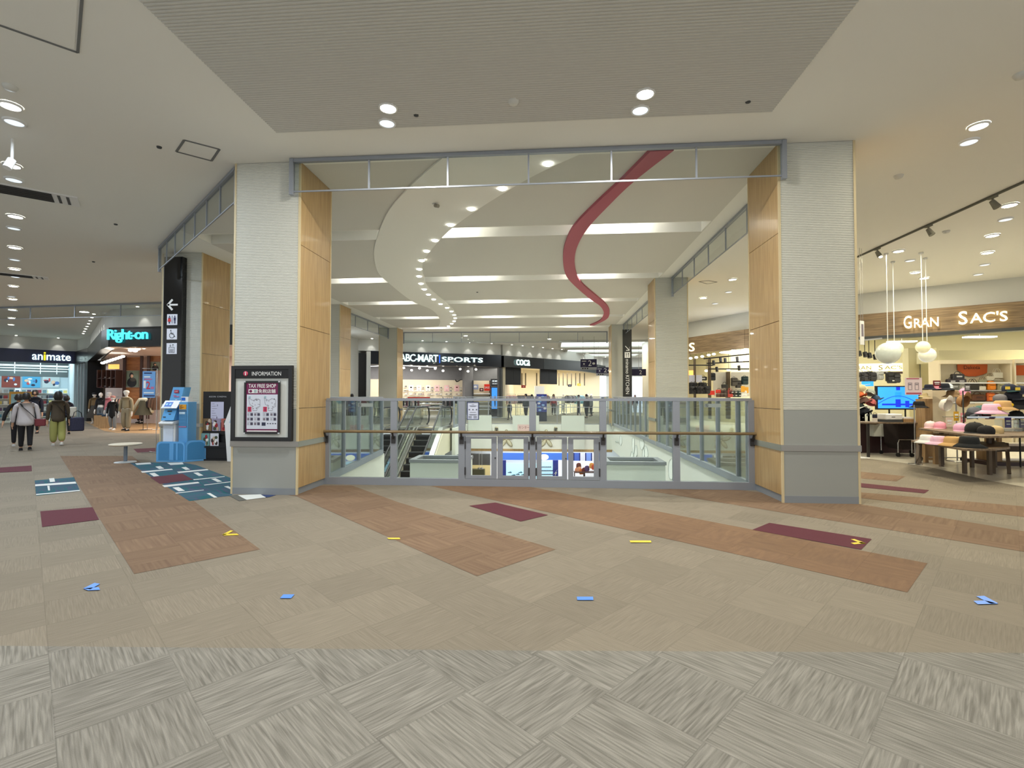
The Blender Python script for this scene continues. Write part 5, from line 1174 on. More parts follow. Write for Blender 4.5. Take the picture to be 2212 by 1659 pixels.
rail_of('rail of dark clothes behind the suited mannequin', pp(250, 21.2), pp(268, 21.4), 1.45, 9, [(24, 24, 28), (196, 170, 150), (60, 54, 50), (30, 34, 44), (170, 120, 100)], 'dark clothes behind the suited mannequin', 'garment hanging on the rail behind the suited mannequin')
rail_of('rail of brown and dark clothes under the timber panels', pp(318, 20.6), pp(341, 20.4), 1.6, 9, [(90, 66, 50), (30, 30, 34), (60, 40, 34), (130, 100, 80)], 'brown clothes under the timber panels', 'garment hanging on the rail under the timber panels')
for i, (u, v, l) in enumerate([(219, 921, 'left'), (230, 925, 'right')]):
    q_ = PZ(u, v); t = thing('display_crate', '%s pale wooden crate at the feet of the mannequins' % l, 'crate', (q_.x, q_.y, 0), .3)
    m = MB(); m.box(-.22, .22, -.2, -.17, 0, .55, M_OAK).box(-.22, .22, .17, .2, 0, .55, M_OAK).box(-.22, -.19, -.17, .17, 0, .55, M_OAK).box(.19, .22, -.17, .17, 0, .55, M_OAK).box(-.19, .19, -.17, .17, .5, .53, M_OAK); m.build('body', t)
    for k, c in enumerate([(52, 70, 90), (70, 88, 104)]): item('folded_garment', '%s folded blue garment on the %s pale crate' % (('lower', 'upper')[k], l), (q_.x, q_.y, .551+k*.046), c, tiny=True, rz=.3)
# track lights in the clothes shop
for i in range(8):
    u = 222+i*6.2; v = 784-i*2.0; q_ = PY(u, v, 22.5); o = MB().ell((0, 0, 0), (.09, .09, .06), G_SPOT, 10, 6).build('track_spotlight', loc=q_); tag(o, 'small bright spotlight in the long row at the clothes shop ceiling', 'spotlight', 'row of spotlights in the clothes shop')
for i, (u, v) in enumerate([(282, 757), (287, 755), (292, 758), (298, 754), (306, 749), (311, 751), (316, 749)]):
    q_ = PY(u, v, 20.5); o = MB().ell((0, 0, 0), (.1, .08, .06), G_SPOT, 10, 6).build('track_spotlight', loc=q_); tag(o, 'large bright spotlight in the cluster under the curved black fascia', 'spotlight', 'spotlight cluster under the black fascia')

# navy shop: pipes, posters, racks of goods
TN, LN, aN = TF(A0, A1)
t = thing('ceiling_pipework', 'white pipes and hangers under the ceiling of the navy-fronted shop', 'pipework', TN @ Vector((0, 0, 0)), aN)
for y_, z_ in ((2, 3.45), (3.2, 3.3), (5.2, 3.2), (4.4, 3.5)): MB().tube([(0, y_, z_), (LN-.2, y_, z_)], .035, M_WHITE, 6).build('pipe', t)
for x_ in (1.2, 2.6, 4, 5.2, 6.4, 7.6, 8.4): MB().tube([(x_, 3.2, 2.95), (x_, 3.2, 4.2)], .022, M_WHITE, 5).build('hanger', t); 
pc = [(150, 190, 200), (190, 120, 130), (130, 190, 220), (170, 200, 205), (140, 70, 60), (90, 170, 210), (200, 210, 210)]
for i in range(7):
    x_ = LN-7.0+i*1.0; q_ = TN @ Vector((x_, 6.1, 2.42)); o = thing('wall_poster', '%s poster from the left on the navy shop back wall, %s' % (('first', 'second', 'third', 'fourth', 'fifth', 'sixth', 'last')[i], ('pale teal', 'pinkish', 'sky blue', 'grey', 'brown red', 'bright blue', 'white')[i]), 'poster', q_, aN)
    MB().box(-.45, .45, 0, .03, -.35, .42, cloth(pc[i])).build('sheet', o)
    m = MB(); rr = random.Random(i+20)
    for k in range(7): m.ell((rr.uniform(-.32, .32), -.008, rr.uniform(-.22, .3)), (rr.uniform(.05, .14), .006, rr.uniform(.04, .14)), cloth([(240, 240, 240), (60, 60, 80), (200, 90, 90), (240, 200, 170), (90, 130, 190)][(k+i) % 5]), 10, 6)
    m.build('picture', o)
goods = [(200, 210, 216), (60, 70, 90), (90, 140, 160), (180, 90, 100), (220, 200, 120), (140, 180, 190), (240, 240, 240), (110, 80, 110)]
for j, (x_, y_, lab) in enumerate([(LN-6.6, 1.0, 'leftmost front'), (LN-5.0, 1.6, 'second front'), (LN-3.4, 1.0, 'third front'), (LN-1.9, 2.2, 'rightmost front'), (LN-7.0, 4.6, 'leftmost rear'), (LN-5.4, 4.8, 'second rear'), (LN-3.8, 4.6, 'third rear'), (LN-2.2, 4.8, 'fourth rear'), (LN-.8, 4.4, 'rightmost rear')]):
    t = thing('gondola_shelf', '%s goods shelf just inside the navy-fronted shop' % lab, 'shelf', TN @ Vector((x_, y_, 0)), aN)
    MB().box(-.62, .62, .15, .2, 0, 2.0, M_WHITE).build('back', t)
    for z_ in (.15, .55, .95, 1.3, 1.65): MB().box(-.62, .62, -.2, .15, z_, z_+.03, M_WHITE).build('shelf', t)
    for x2 in (-.62, .6): MB().box(x2, x2+.03, -.2, .2, 0, 1.55, mat('dark_upright', (40, 50, 60), .5)).build('upright', t)
    for r, z_ in enumerate((.18, .58, .98, 1.33, 1.68)):
        for k in range(5):
            q_ = TN @ Vector((x_-.48+k*.24, y_-.04, z_)); item('boxed_item', 'small boxed item on the %s shelf of the navy-fronted shop' % lab, q_, goods[(j*3+r*5+k*2) % 8], rz=aN, group='boxed items on the %s shelf' % lab, tiny=True, scale=.9)
t = thing('display_stand', 'orange-edged promotional stand inside the navy-fronted shop', 'display stand', TN @ Vector((LN-2.5, -.0, 0)), aN)
MB().box(-.5, .5, 0, .04, .6, 1.75, mat('orange_print', (226, 164, 70), .6)).box(-.42, .42, -.01, 0, .8, 1.6, cloth((170, 200, 205))).build('panel', t); MB().box(-.45, .45, -.1, .3, 0, .6, M_WHITE).build('base', t)
q_ = PY(90, 731, 28.5); t = thing('exit_sign', 'small green and white lit exit sign on the ceiling before the navy shopfront', 'exit sign', (q_.x, 28.5, q_.z), R(40))
MB().box(-.22, .22, -.04, .04, -.12, .12, mat('lit_pale_green', (190, 245, 225), emit=1.5)).build('panel', t)
m = MB(); m.bar((.1, -.045, 0), (-.1, -.045, 0), .006, .03, mat('exit_green', (20, 150, 100), emit=.6)).bar((-.12, -.045, 0), (-.05, -.045, .06), .006, .03, mat('exit_green', (20, 150, 100), emit=.6)).bar((-.12, -.045, 0), (-.05, -.045, -.06), .006, .03, mat('exit_green', (20, 150, 100), emit=.6)); m.build('arrow', t)
MB().tube([(0, 0, .12), (0, 0, ZC-q_.z)], .01, M_WHITE, 6).build('rod', t)
# ---------------- escalators ----------------
M_STEP = mat('escalator_step_black', (20, 20, 22), .5, .2, bump=.2, bscale=80)
def escalator(x0, x1, label):
    t = thing('escalator', label, 'escalator', (0, 0, 0))
    yt, zt, sl = 22.7, 0.0, math.tan(R(30)); yb2 = yt-5.0/sl-1.2
    def prof(y): return 0 if y > yt-1.2 else max(-5, -(yt-1.2-y)*sl)
    m = MB(); y = yt-1.2; z = 0; k = 0
    m.box(x0+.18, x1-.18, yt-1.2, yt+.1, -.15, .0, M_STEP)
    while z > -4.9:
        m.box(x0+.18, x1-.18, y-.36, y, z-.21-.3, z-.21+.0, M_STEP); m.box(x0+.18, x1-.18, y-.365, y-.345, z-.222, z-.2, mat('step_edge_grey', (84, 84, 86), .5)); y -= .21/sl; z -= .21
    m.build('steps', t)
    MB().box(x0+.15, x1-.15, yt, yt+1.0, -.02, .012, M_STEEL).box(x0+.18, x1-.18, yt-.08, yt, 0, .014, mat('yellow_comb_line', (190, 170, 60), .5)).build('landing_plate', t)
    for s, xx in ((0, x0), (1, x1)):
        ys_ = [yb2+.0, yt-1.3, yt-.9, yt+.75]; 
        P = [(y_, prof(y_)) for y_ in [yt-1.2-5/sl, yt-1.2, yt+.8]]
        lo = [(xx+.09 if s == 0 else xx-.09, y_, z_+.08) for y_, z_ in P]; hi = [(q_[0], q_[1], q_[2]+.86) for q_ in lo]
        g = MB()
        for i in range(2): g.ext([lo[i], lo[i+1], hi[i+1], hi[i]], (.012, 0, 0), M_GLASSG)
        g.build('glass_balustrade', t)
        hr = [(a, b_, c+.03) for a, b_, c in hi]; end = hr[-1]
        hr += [(end[0], end[1]+.28, end[2]-.1), (end[0], end[1]+.42, end[2]-.4), (end[0], end[1]+.3, end[2]-.72), (end[0], end[1], end[2]-.84)]
        MB().tube(hr, .04, M_BLACK, 8).build('handrail', t)
        MB().tube([(h_[0], h_[1], h_[2]-.05) for h_ in hr[:3]], .02, M_CHROME, 6).build('handrail_guide', t)
        sk = MB()
        a_ = xx-.02 if s == 0 else xx-.18
        for (ya, za), (yb_, zb_) in zip(P, P[1:]):
            sk.ext([(a_, ya, za+.0), (a_, yb_, zb_+.0), (a_, yb_, zb_+.1), (a_, ya, za+.1)], (.2, 0, 0), M_STEEL)
        sk.build('skirt_cover', t)
    tr = MB(); xs = x1
    tr.ext([(xs, yt+.6, -.0), (xs, yt-1.2, -.02), (xs, yt-1.2-4.9/sl, -4.9), (xs, yt-1.2-4.9/sl+1.9, -5.0), (xs, yt-1.0, -1.1), (xs, yt+.6, -1.1)], (.06, 0, 0), mat('cream_truss_cladding', (216, 212, 190), .6))
    tr.build('side_cladding', t)
    return t
escalator(-6.02, -4.72, 'right-hand escalator of the pair, black steps rising to the far landing')
escalator(-7.5, -6.2, 'left-hand escalator of the pair, partly behind the short glass railing')
o = patch
# ---------------- sports shop ----------------
xa, xm, xb = sxs(862, -.2), sxs(950, -.2), sxs(1043, -.2)
sign_on(TS, aS, xm, 3.95, 0, 0, [('ABC-MART', -(xm-xa)/2-.04, .02, (xm-xa)-.16, .48, G_WHITE, True, .9), ('SPORTS', (xb-xm)/2+.06, -.01, (xb-xm)-.14, .32, G_WHITE, True, 1.05)], 'white lit block lettering on the blue-black sports shop fascia')
t = thing('sign_divider', 'thin blue lit bar between the two words on the sports shop fascia', 'sign', TS @ Vector((xm, -.16, 3.95)), aS); MB().box(-.025, .025, 0, .04, -.26, .26, G_BLUE).build('bar', t)
def onS(x, y, z): return TS @ Vector((x, y, z))
M_PAPERW = mat('cream_poster_paper', (236, 232, 218), .6); M_PAPERP = mat('pink_poster_paper', (240, 196, 192), .6)
SHOEC = [(40, 36, 34), (200, 190, 180), (70, 64, 60), (150, 130, 110), (230, 226, 220), (110, 60, 56), (50, 60, 90)]
def SZ(u, v, yl): x = sxs(u, yl); q = onS(x, yl, 0); return x, PY(u, v, q.y).z
for i, u in enumerate((888, 905, 925, 944, 965, 987)):                                  # framed prints on the shoe wall with shoes round them
    x, z = SZ(u, 838.5, 5.8)
    t = thing('framed_print', '%s framed shoe print from the left on the lit shoe wall' % ('first', 'second', 'third', 'fourth', 'fifth', 'sixth')[i], 'poster', onS(x, 5.82, z), aS)
    MB().box(-.19, .19, 0, .02, -.25, .23, M_PAPERW if i < 3 else M_PAPERP).build('sheet', t)
    MB().ell((0, -.01, .06), (.08, .01, .06), cloth(SHOEC[i]), 10, 6).box(-.08, .08, -.01, 0, -.17, -.14, PG).build('picture', t)
    for k, (du, v) in enumerate(((8.5, 836), (8.5, 843), (8.5, 850), (4, 850), (-.5, 850))):
        x2, z2 = SZ(u+du, v+2.5, 5.72); item('shoe', 'sports shoe displayed on the lit cream shoe wall', onS(x2, 5.74, z2), SHOEC[(i*3+k) % 7], rz=aS+1.9, group='shoes on the lit shoe wall', tiny=True, scale=.8)
for i, (u, v) in enumerate(((876, 836), (879, 842), (874, 846), (880, 849), (877, 852))):
    x2, z2 = SZ(u, v, 5.72); item('shoe', 'sports shoe displayed on the lit cream shoe wall', onS(x2, 5.74, z2), SHOEC[i], rz=aS+1.9, group='shoes on the lit shoe wall', tiny=True, scale=.9)
xa, xb = sxs(872, 5.7), sxs(1000, 5.7)
for r, z in enumerate((1.12, .86, .6, .34)):
    m_ = thing('shoe_shelf', '%s long shelf of shoes along the foot of the lit shoe wall' % ('top', 'second', 'third', 'bottom')[r], 'shelf', onS(xa, 5.6, z), aS); MB().box(0, xb-xa, 0, .25, 0, .02, M_WHITE).build('board', m_)
    for k in range(17):
        item('shoe', 'sports shoe on the long shelves below the shoe wall', onS(xa+.15+k*(xb-xa-.3)/16, 5.72, z+.022), SHOEC[(k*2+r) % 7], rz=aS+1.9, group='shoes on the long low shelves', tiny=True)
x, z = SZ(990, 822, 5.8)
t = thing('wall_emblem', 'black curved tick mark on the grey wall above the shoe prints', 'emblem', onS(x, 5.84, z), aS)
pts = [(-.22, .12), (-.24, -.02), (-.14, -.12), (0, -.09), (.42, .17), (.02, .0), (-.12, -.02), (-.16, .04)]
MB().ext([(x, 0, z) for x, z in pts], (0, .02, 0), M_BLACK).build('mark', t)
xr, _ = SZ(1023, 850, 5.0); xe, _ = SZ(1060, 850, 5.0); W_ = xe-xr; ht = SZ(1040, 822, 5.0)[1]
def PB_(u, v): return onS(*[SZ(u, v, 4.95)[0], 4.93, SZ(u, v, 4.95)[1]])
t = thing('promotion_board', 'red SALE board over the right shoe rack of the sports shop', 'sign', PB_(1052, 837), aS)
MB().box(-.23, .23, 0, .03, -.26, .26, mat('sale_red', (226, 50, 34), .5)).build('board', t); put_text(MB(), 'SALE', (0, -.01, 0), X1, Z1_, .38, .16, M_WHITE, bold=True).build('lettering', t)
t = thing('promotion_board', 'grey and white sneaker print left of the red board', 'poster', PB_(1028, 836), aS); MB().box(-.2, .2, 0, .03, -.2, .2, cloth((150, 160, 190))).ell((-.05, -.01, 0), (.13, .02, .1), M_WHITE, 12, 8).build('board', t)
t = thing('promotion_board', 'dark shoe print between the two boards of the right shoe rack', 'poster', PB_(1040, 842), aS); MB().box(-.16, .16, 0, .03, -.13, .13, cloth((70, 40, 40))).ell((0, -.01, 0), (.09, .02, .06), M_PAPERP, 12, 8).build('board', t)
t = thing('shoe_rack', 'shoe rack of five lit shelves at the right of the sports shop', 'shelf', onS(xr, 5.0, 0), aS)
for r, z in enumerate((1.62, 1.3, .98, .66, .38)): MB().box(0, W_, 0, .36, z, z+.02, M_WHITE).build('shelf', t)
MB().box(0, W_, .34, .38, 0, ht, M_CREAM).build('back', t); MB().box(-.04, 0, 0, .38, 0, ht, M_DGREY).box(W_, W_+.06, 0, .38, 0, ht, M_BLACK).build('side', t)
for r, z in enumerate((1.64, 1.32, 1.0, .68, .4)):
    for k in range(8): item('shoe', 'shoe on the five-shelf rack at the right of the sports shop', onS(xr+.12+k*(W_-.24)/7, 5.15, z+.002), [(236, 236, 230), (230, 230, 226), (214, 180, 90), (210, 200, 190), (226, 226, 226)][r], rz=aS+1.6, group='shoes on the right rack', tiny=True, scale=.8)
x, zt = SZ(1069, 836, 1.6); 
t = thing('digital_display', 'tall blue screen with a figure at the right end of the sports shop', 'display', onS(x, 1.6, 0), aS)
MB().box(-.28, .34, 0, .3, .3, zt, M_BLACKG).build('casing', t); MB().box(-.25, .2, -.01, 0, .55, zt-.05, mat('lit_blue_screen', (70, 150, 235), emit=.7)).build('screen', t)
MB().ell((.0, -.02, 1.1), (.05, .01, .42), cloth((30, 50, 90)), 10, 8).build('picture', t); MB().box(-.2, .2, .05, .25, 0, .3, M_BLACK).build('stand', t)
x, z = SZ(1070, 826, 1.9); t = thing('shop_sign', 'small white two-line wall lettering above the blue screen', 'shop sign', onS(x, 1.9, z), aS)
MB().box(-.35, .35, .02, .06, -.3, .25, M_GRAYW).build('board', t)
put_text(MB(), 'ABC-MART', (0, 0, .1), X1, Z1_, .5, .13, mat('lit_white_soft', (230, 240, 240), emit=.8), bold=True).build('lettering', t); put_text(MB(), 'SPORTS', (0, 0, -.1), X1, Z1_, .46, .08, mat('lit_white_soft', (230, 240, 240), emit=.8)).build('lettering', t)
# tables and racks on the sports shop floor
def table(name, label, p, rz, w, d, h, top, leg, th=.04, lw=.05, brace=False, apron=False):
    t = thing(name, label, 'table', (p[0], p[1], 0), rz)
    MB().box(-w/2, w/2, -d/2, d/2, h-th, h, top).build('tabletop', t)
    for sx in (-1, 1):
        for sy in (-1, 1):
            x, y = sx*(w/2-.1), sy*(d/2-.06)
            g = MB().bar((x, y, 0), (x, y, h-th), lw, lw, leg); 
            if brace: g.bar((x, y, h-.3), (x-sx*.22, y, h-th), lw*.5, lw*.4, leg)
            g.build('leg', t)
    return t
for i, (x, y, c) in enumerate(((sxs(886, -.6), -.6, 0), (sxs(935, 1.4), 1.4, 0))):
    p = onS(x, y, 0); table('display_table', ('front', 'rear')[i]+' dark display table with clothes before the shoe wall', p, aS, 1.7, .8, .8, M_BLACK, M_BLACK)
    for k in range(5): item('folded_garment', 'folded sportswear on the %s dark display table' % ('front', 'rear')[i], onS(x-.65+k*.32, y, .801), [(230, 226, 226), (226, 180, 186), (30, 30, 34), (70, 100, 90), (200, 200, 206)][k], rz=aS, group='sportswear on the %s table' % ('front', 'rear')[i], tiny=True)
for i, (x, y, n, cs) in enumerate(((sxs(862, .9), .9, 7, [(226, 224, 220), (30, 32, 36), (120, 70, 76), (60, 80, 84)]), (sxs(955, 2.4), 2.4, 9, [(40, 40, 44), (160, 150, 150), (30, 30, 34), (110, 80, 84)]))):
    a_, b_ = onS(x, y, 0), onS(x+1.4, y, 0)
    rail_of('%s rail of sportswear in the sports shop' % ('left front', 'right rear')[i], a_.xy, b_.xy, 1.45, n, cs, 'sportswear on the %s rail' % ('left front', 'right rear')[i], 'sports garment on the %s rail of the sports shop' % ('left front', 'right rear')[i])
t = thing('promotion_board', 'long red strip board standing over the sportswear table', 'sign', onS(sxs(905, .4), .4, 1.34), aS); MB().box(-.75, .75, 0, .03, -.08, .08, mat('sale_red', (226, 50, 34), .5)).build('board', t); MB().tube([(-.7, .02, -1.34), (-.7, .02, -.08)], .012, M_STEEL, 5).tube([(.7, .02, -1.34), (.7, .02, -.08)], .012, M_STEEL, 5).build('post', t)
for i in range(9):
    q_ = onS(sxs(872+i*17+(20 if i > 5 else 0), 2.4), 2.4, 3.45-(i % 2)*.15); o = MB().ell((0, 0, 0), (.09, .09, .07), G_SPOT, 10, 6).build('track_spotlight', loc=q_); tag(o, 'bright white track spotlight under the sports shop ceiling', 'spotlight', 'sports shop spotlights')
t = thing('lighting_track', 'white lighting tracks hung in the sports shop', 'lighting track', TS @ Vector((0, 0, 0)), aS)
MB().bar((.6, 3.6, 3.55), (4.6, 2.2, 3.75), .04, .04, M_WHITE).build('track', t); MB().bar((.3, 2.6, 3.7), (5.8, 3.4, 3.6), .04, .04, M_WHITE).build('track', t)

# ---------------- cream clothes shop ----------------
def onK(x, y, z): return TK @ Vector((x, y, z))
sign_on(TK, aK, 1.75, 3.9, 0, 0, [('coca', 0, 0, 1.35, .42, G_WHITE, False, 1.0)], 'white lit lower-case lettering on the black fascia of the cream clothes shop')
nK = TK.to_3x3() @ Vector((0, 1, 0))
def on_line0(u, p, qq):
    d = ray(u, CY); A = Vector((*p, 0)); B = Vector((*qq, 0))-A; k = (A.x*d.y-A.y*d.x)/(B.y*d.x-B.x*d.y); return A+B*k
def KP(u, off): return on_line0(u, (Vector((*K1, 0))+nK*off).xy, (Vector((*K2, 0))+nK*off).xy)
for i, (ua, ub, va, vb) in enumerate(((1091.5, 1125, 793.5, 831), (1167, 1203, 796, 829.5))):
    a_, b_ = KP(ua, .45), KP(ub, .45); za, zb_ = PY(ua, va, a_.y).z, PY(ua, vb, a_.y).z; L = (b_-a_).length
    t = thing('hanging_screen', '%s big black square screen hung in the cream shopfront' % ('left', 'right')[i], 'screen', (a_.x, a_.y, zb_), aK)
    MB().box(0, L, -.02, .06, 0, za-zb_+.1, M_BLACK).build('panel', t); MB().box(L*.52-.01, L*.52+.01, -.03, -.02, 0, za-zb_, M_DGREY).build('joint', t)
for i, u in enumerate((1128, 1136, 1160, 1208, 1217, 1226, 1235, 1244, 1253, 1263)):
    q_ = KP(u, 6.42 if u < 1200 else 3.0); y_ = q_.y; z0_ = PY(u, 833, y_).z; z1_ = PY(u, 806, y_).z
    t = MB().box(-.035, .035, 0, .05, z0_, min(z1_, 3.88), mat('dark_slat', (70, 62, 50), .6)).build('wall_slat', loc=(q_.x, q_.y, 0), rz=aK); tag(t, 'thin dark vertical slat on the cream shop wall', 'wall slat', 'dark slats in the cream shop')
for u, v, c, l in ((1131, 835, (190, 50, 44), 'red'), (1231, 833, (40, 36, 70), 'dark violet'), (1251, 831, (240, 210, 50), 'yellow')):
    q_ = KP(u, 1.2); z = PY(u, v, q_.y).z; t = thing('hanging_label', 'small %s sale tag board hung in the cream clothes shop' % l, 'sign', (q_.x, q_.y, z), aK); MB().box(-.22, .22, 0, .02, -.1, .1, cloth(c)).box(-.1, .1, -.006, 0, -.03, .01, M_WHITE).build('board', t); MB().tube([(0, .01, .1), (0, .01, 3.9-z)], .006, M_STEEL, 5).build('wire', t)
q_ = KP(1194, 1.0); t = thing('sales_counter', 'white sales counter with a tall white panel in the cream clothes shop', 'counter', q_, aK)
MB().box(-.45, .45, -.3, .3, 0, 1.0, M_WHITE).build('body', t); MB().box(-.5, .5, -.34, .34, 1.0, 1.05, M_WHITE).build('top', t); MB().box(-.6, .5, 1.4, 1.5, 0, 2.3, M_WHITE).build('back_panel', t)
for i, (ua, ub, off, n, cs, l, sc_) in enumerate([(1090, 1114, 1.0, 8, [(236, 196, 190), (240, 214, 206), (226, 180, 176)], 'pale pink', 1), (1118, 1150, 1.6, 13, [(30, 26, 28), (44, 36, 36), (70, 50, 46)], 'dark', 1), (1160, 1184, .9, 9, [(60, 36, 40), (110, 40, 46), (30, 28, 30)], 'dark red and black', 1), (1223, 1241, .8, 7, [(24, 24, 26), (120, 120, 124), (160, 160, 164)], 'black and grey', 1), (1244, 1259, .9, 6, [(130, 190, 206), (150, 200, 214), (120, 180, 200)], 'pale blue', 1.1)]):
    a_, b_ = KP(ua, off), KP(ub, off); rail_of('rail of %s clothes in the cream shop' % l, a_.xy, b_.xy, 1.62, n, cs, '%s clothes on a rail' % l, '%s garment on a rail in the cream shop' % l, scale=sc_)
for i, (u, off, c) in enumerate([(1216, .9, (226, 220, 200)), (1270, .9, (220, 210, 190)), (1277, 1.3, (210, 210, 206))]):
    q_ = KP(u, off); figure('mannequin', '%s cream mannequin standing in the cream clothes shop' % ('left', 'middle', 'right')[i], 'mannequin', q_, aK+3.1, 1.66, skin=M_MANN, face=False, top=cloth(c), toplen=.5, botcol=(190, 186, 176), stride=.02, simple=True)
for i, (u, off) in enumerate(((1210, .5), (1235, 2.2), (1128, 2.9), (1150, 4.0))):
    q_ = KP(u, off); table('display_table', ('white low table near the counter', 'white low table behind the grey clothes', 'white table behind the pink clothes', 'white table behind the dark clothes')[i]+' in the cream shop', q_, aK, 1.1, .6, .8, M_WHITE, M_WHITE)
    for k in range(4): item('folded_garment', 'folded garment on a white table in the cream shop', q_+TK.to_3x3() @ Vector((-.4+k*.27, 0, .801)), [(226, 220, 206), (40, 40, 44), (180, 160, 150), (120, 60, 60)][(k+i) % 4], rz=aK, group='folded clothes on the white tables of the cream shop', tiny=True, scale=.75)
t = thing('standing_display', 'narrow blue and violet lit display stand by the far railing', 'display', (PY(1170, 900, 29).x, 29, 0), .1)
MB().box(-.3, .3, -.1, .1, 0, .55, cloth((24, 34, 60))).box(-.3, .3, -.06, .06, .55, 1.6, cloth((60, 70, 150))).build('panel', t); m = MB(); rr = random.Random(8)
for k in range(9): m.ell((rr.uniform(-.2, .2), -.07, .65+k*.1), (.09, .012, .06), cloth([(150, 190, 250), (226, 220, 240), (90, 150, 226)][k % 3]), 10, 6)
m.build('picture', t)
# hanging floor signs with 2
for i, (u0, v0, u1, v1, y) in enumerate(((1254, 776, 1289, 793, 30), (1288, 794, 1310, 806, 33))):
    a_ = PY(u0, v0, y); b_ = PY(u1 if i == 0 else 1322, v1, y); w_ = (b_.x-a_.x)/2; h_ = (a_.z-b_.z)
    t = thing('hanging_sign', ('nearer', 'farther')[i]+' dark violet hanging sign with a white 2, back right', 'sign', ((a_.x+b_.x)/2, y, b_.z))
    MB().box(-w_, w_, -.03, .03, 0, h_, mat('dark_violet', (34, 26, 72), .5)).build('board', t); MB().box(-w_, w_, -.03, .03, -.16, -.01, mat('grey_strip', (170, 172, 180), .5)).build('strip', t)
    m = MB(); put_text(m, '2', (w_*.15, -.034, h_*.5), X1, Z1_, .2, h_*.7, M_WHITE); m.box(-w_*.85, -w_*.3, -.036, -.031, h_*.7, h_*.8, M_WHITE).ell((-w_*.58, -.034, h_*.4), (.05, .004, .05), M_WHITE, 8, 6).box(-w_*.8, -w_*.35, -.036, -.031, h_*.12, h_*.17, PG).ell((w_*.62, -.034, h_*.45), (.09, .004, .07), M_WHITE, 10, 6)
    for k in range(3): m.box(-w_*.8+k*.14, -w_*.8+k*.14+.08, -.036, -.031, -.12, -.05, M_BLACK)
    m.build('print', t); MB().tube([(-w_*.7, 0, h_), (-w_*.7, 0, ZC-b_.z)], .01, M_STEEL, 5).tube([(w_*.7, 0, h_), (w_*.7, 0, ZC-b_.z)], .01, M_STEEL, 5).build('rods', t)
q_ = PY(1380, 804, 32); t = thing('hanging_sign', 'dark hanging sign with a pale 2 between the second and third right pillars', 'sign', (q_.x, 32, q_.z)); MB().box(-.45, .45, -.03, .03, -.22, .2, mat('dark_violet', (34, 26, 72), .5)).build('board', t); put_text(MB(), '2', (.1, -.034, 0), X1, Z1_, .16, .26, M_WHITE).build('print', t); MB().tube([(0, 0, .2), (0, 0, ZC-q_.z)], .012, M_STEEL, 5).build('rod', t)
# vertical food hall sign beside the third right pillar
a_ = PY(1345, 712, 24.3); b_ = PY(1365, 858, 24.3)
t = thing('food_hall_sign', 'tall narrow black sign with arrow, cutlery symbol and MINAMO KITCHEN written downwards', 'sign', ((a_.x+b_.x)/2, 24.3, b_.z)); w_ = (b_.x-a_.x)/2; h_ = a_.z-b_.z
MB().box(-w_, w_, -.05, .05, 0, h_, mat('sign_black_green', (26, 28, 26), .4)).build('panel', t)
zz = lambda v: (PY(1355, v, 24.3).z-b_.z)
m = MB(); z0 = zz(753); m.bar((-.1, -.056, z0+.12), (.09, -.056, z0-.08), .006, .035, M_WHITE).bar((.1, -.056, z0-.09), (-.06, -.056, z0-.09), .006, .035, M_WHITE).bar((.1, -.056, z0-.1), (.1, -.056, z0+.08), .006, .035, M_WHITE); m.build('arrow', t)
z0 = zz(767); g = MB().box(-.13, .13, -.056, -.05, z0-.14, z0+.14, M_WHITE).build('pictogram_tile', t)
m = MB()
for x in (-.05, .05): m.box(x-.01, x+.01, -.06, -.056, z0-.1, z0+.1, M_BLACK)
m.ell((.05, -.058, z0+.06), (.025, .003, .04), M_BLACK, 8, 6).box(-.08, -.02, -.06, -.056, z0+.03, z0+.05, M_BLACK); m.build('cutlery_symbol', g)
zc = (zz(776)+zz(851))/2; put_text(MB(), 'minamo KITCHEN', (0, -.054, zc), (0, 0, -1), (1, 0, 0), zz(776)-zz(851), .17, M_WHITE).build('lettering', t)
# white shops at the far right end
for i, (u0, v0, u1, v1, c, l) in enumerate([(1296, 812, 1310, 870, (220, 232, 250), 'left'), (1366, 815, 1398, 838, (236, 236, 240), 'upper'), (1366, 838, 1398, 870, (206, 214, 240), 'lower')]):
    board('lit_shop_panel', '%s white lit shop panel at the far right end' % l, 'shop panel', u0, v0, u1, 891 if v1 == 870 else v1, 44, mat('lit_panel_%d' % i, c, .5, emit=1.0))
t = thing('goods_shelf', 'white shelf of small goods in the shop at the far right end', 'shelf', PY(1297, 864, 43.5)); MB().box(0, 5.2, -.2, .2, -.05, 0, M_WHITE).build('board', t); MB().box(0, .1, -.2, .2, -1.1, -.05, M_WHITE).box(5.1, 5.2, -.2, .2, -1.1, -.05, M_WHITE).build('side', t)
for i in range(10):
    q_ = PY(1300+i*10 if i > 5 else 1299+i*2.2, 864, 43.5); item('boxed_item', 'small goods item in the white shop at the far right end', (q_.x, 43.5, q_.z), goods[i % 8], group='goods in the far white shop', tiny=True)
q_ = PY(778, 905, 27.2); t = table('display_table', 'dark display table with goods below the black shopfront at the far left of the opening', q_.xy, .3, 1.7, .6, 1.2, M_BLACK, M_BLACK)
for k in range(6): item('folded_garment' if k % 2 else 'boxed_item', 'small item on the dark display table at the far left of the opening', (q_.x-.7+k*.27, q_.y, 1.201), [(60, 50, 46), (200, 190, 180), (120, 70, 66), (30, 30, 34), (210, 210, 210), (90, 90, 96)][k], rz=.3, group='items on the far left dark table', tiny=True, scale=.8)
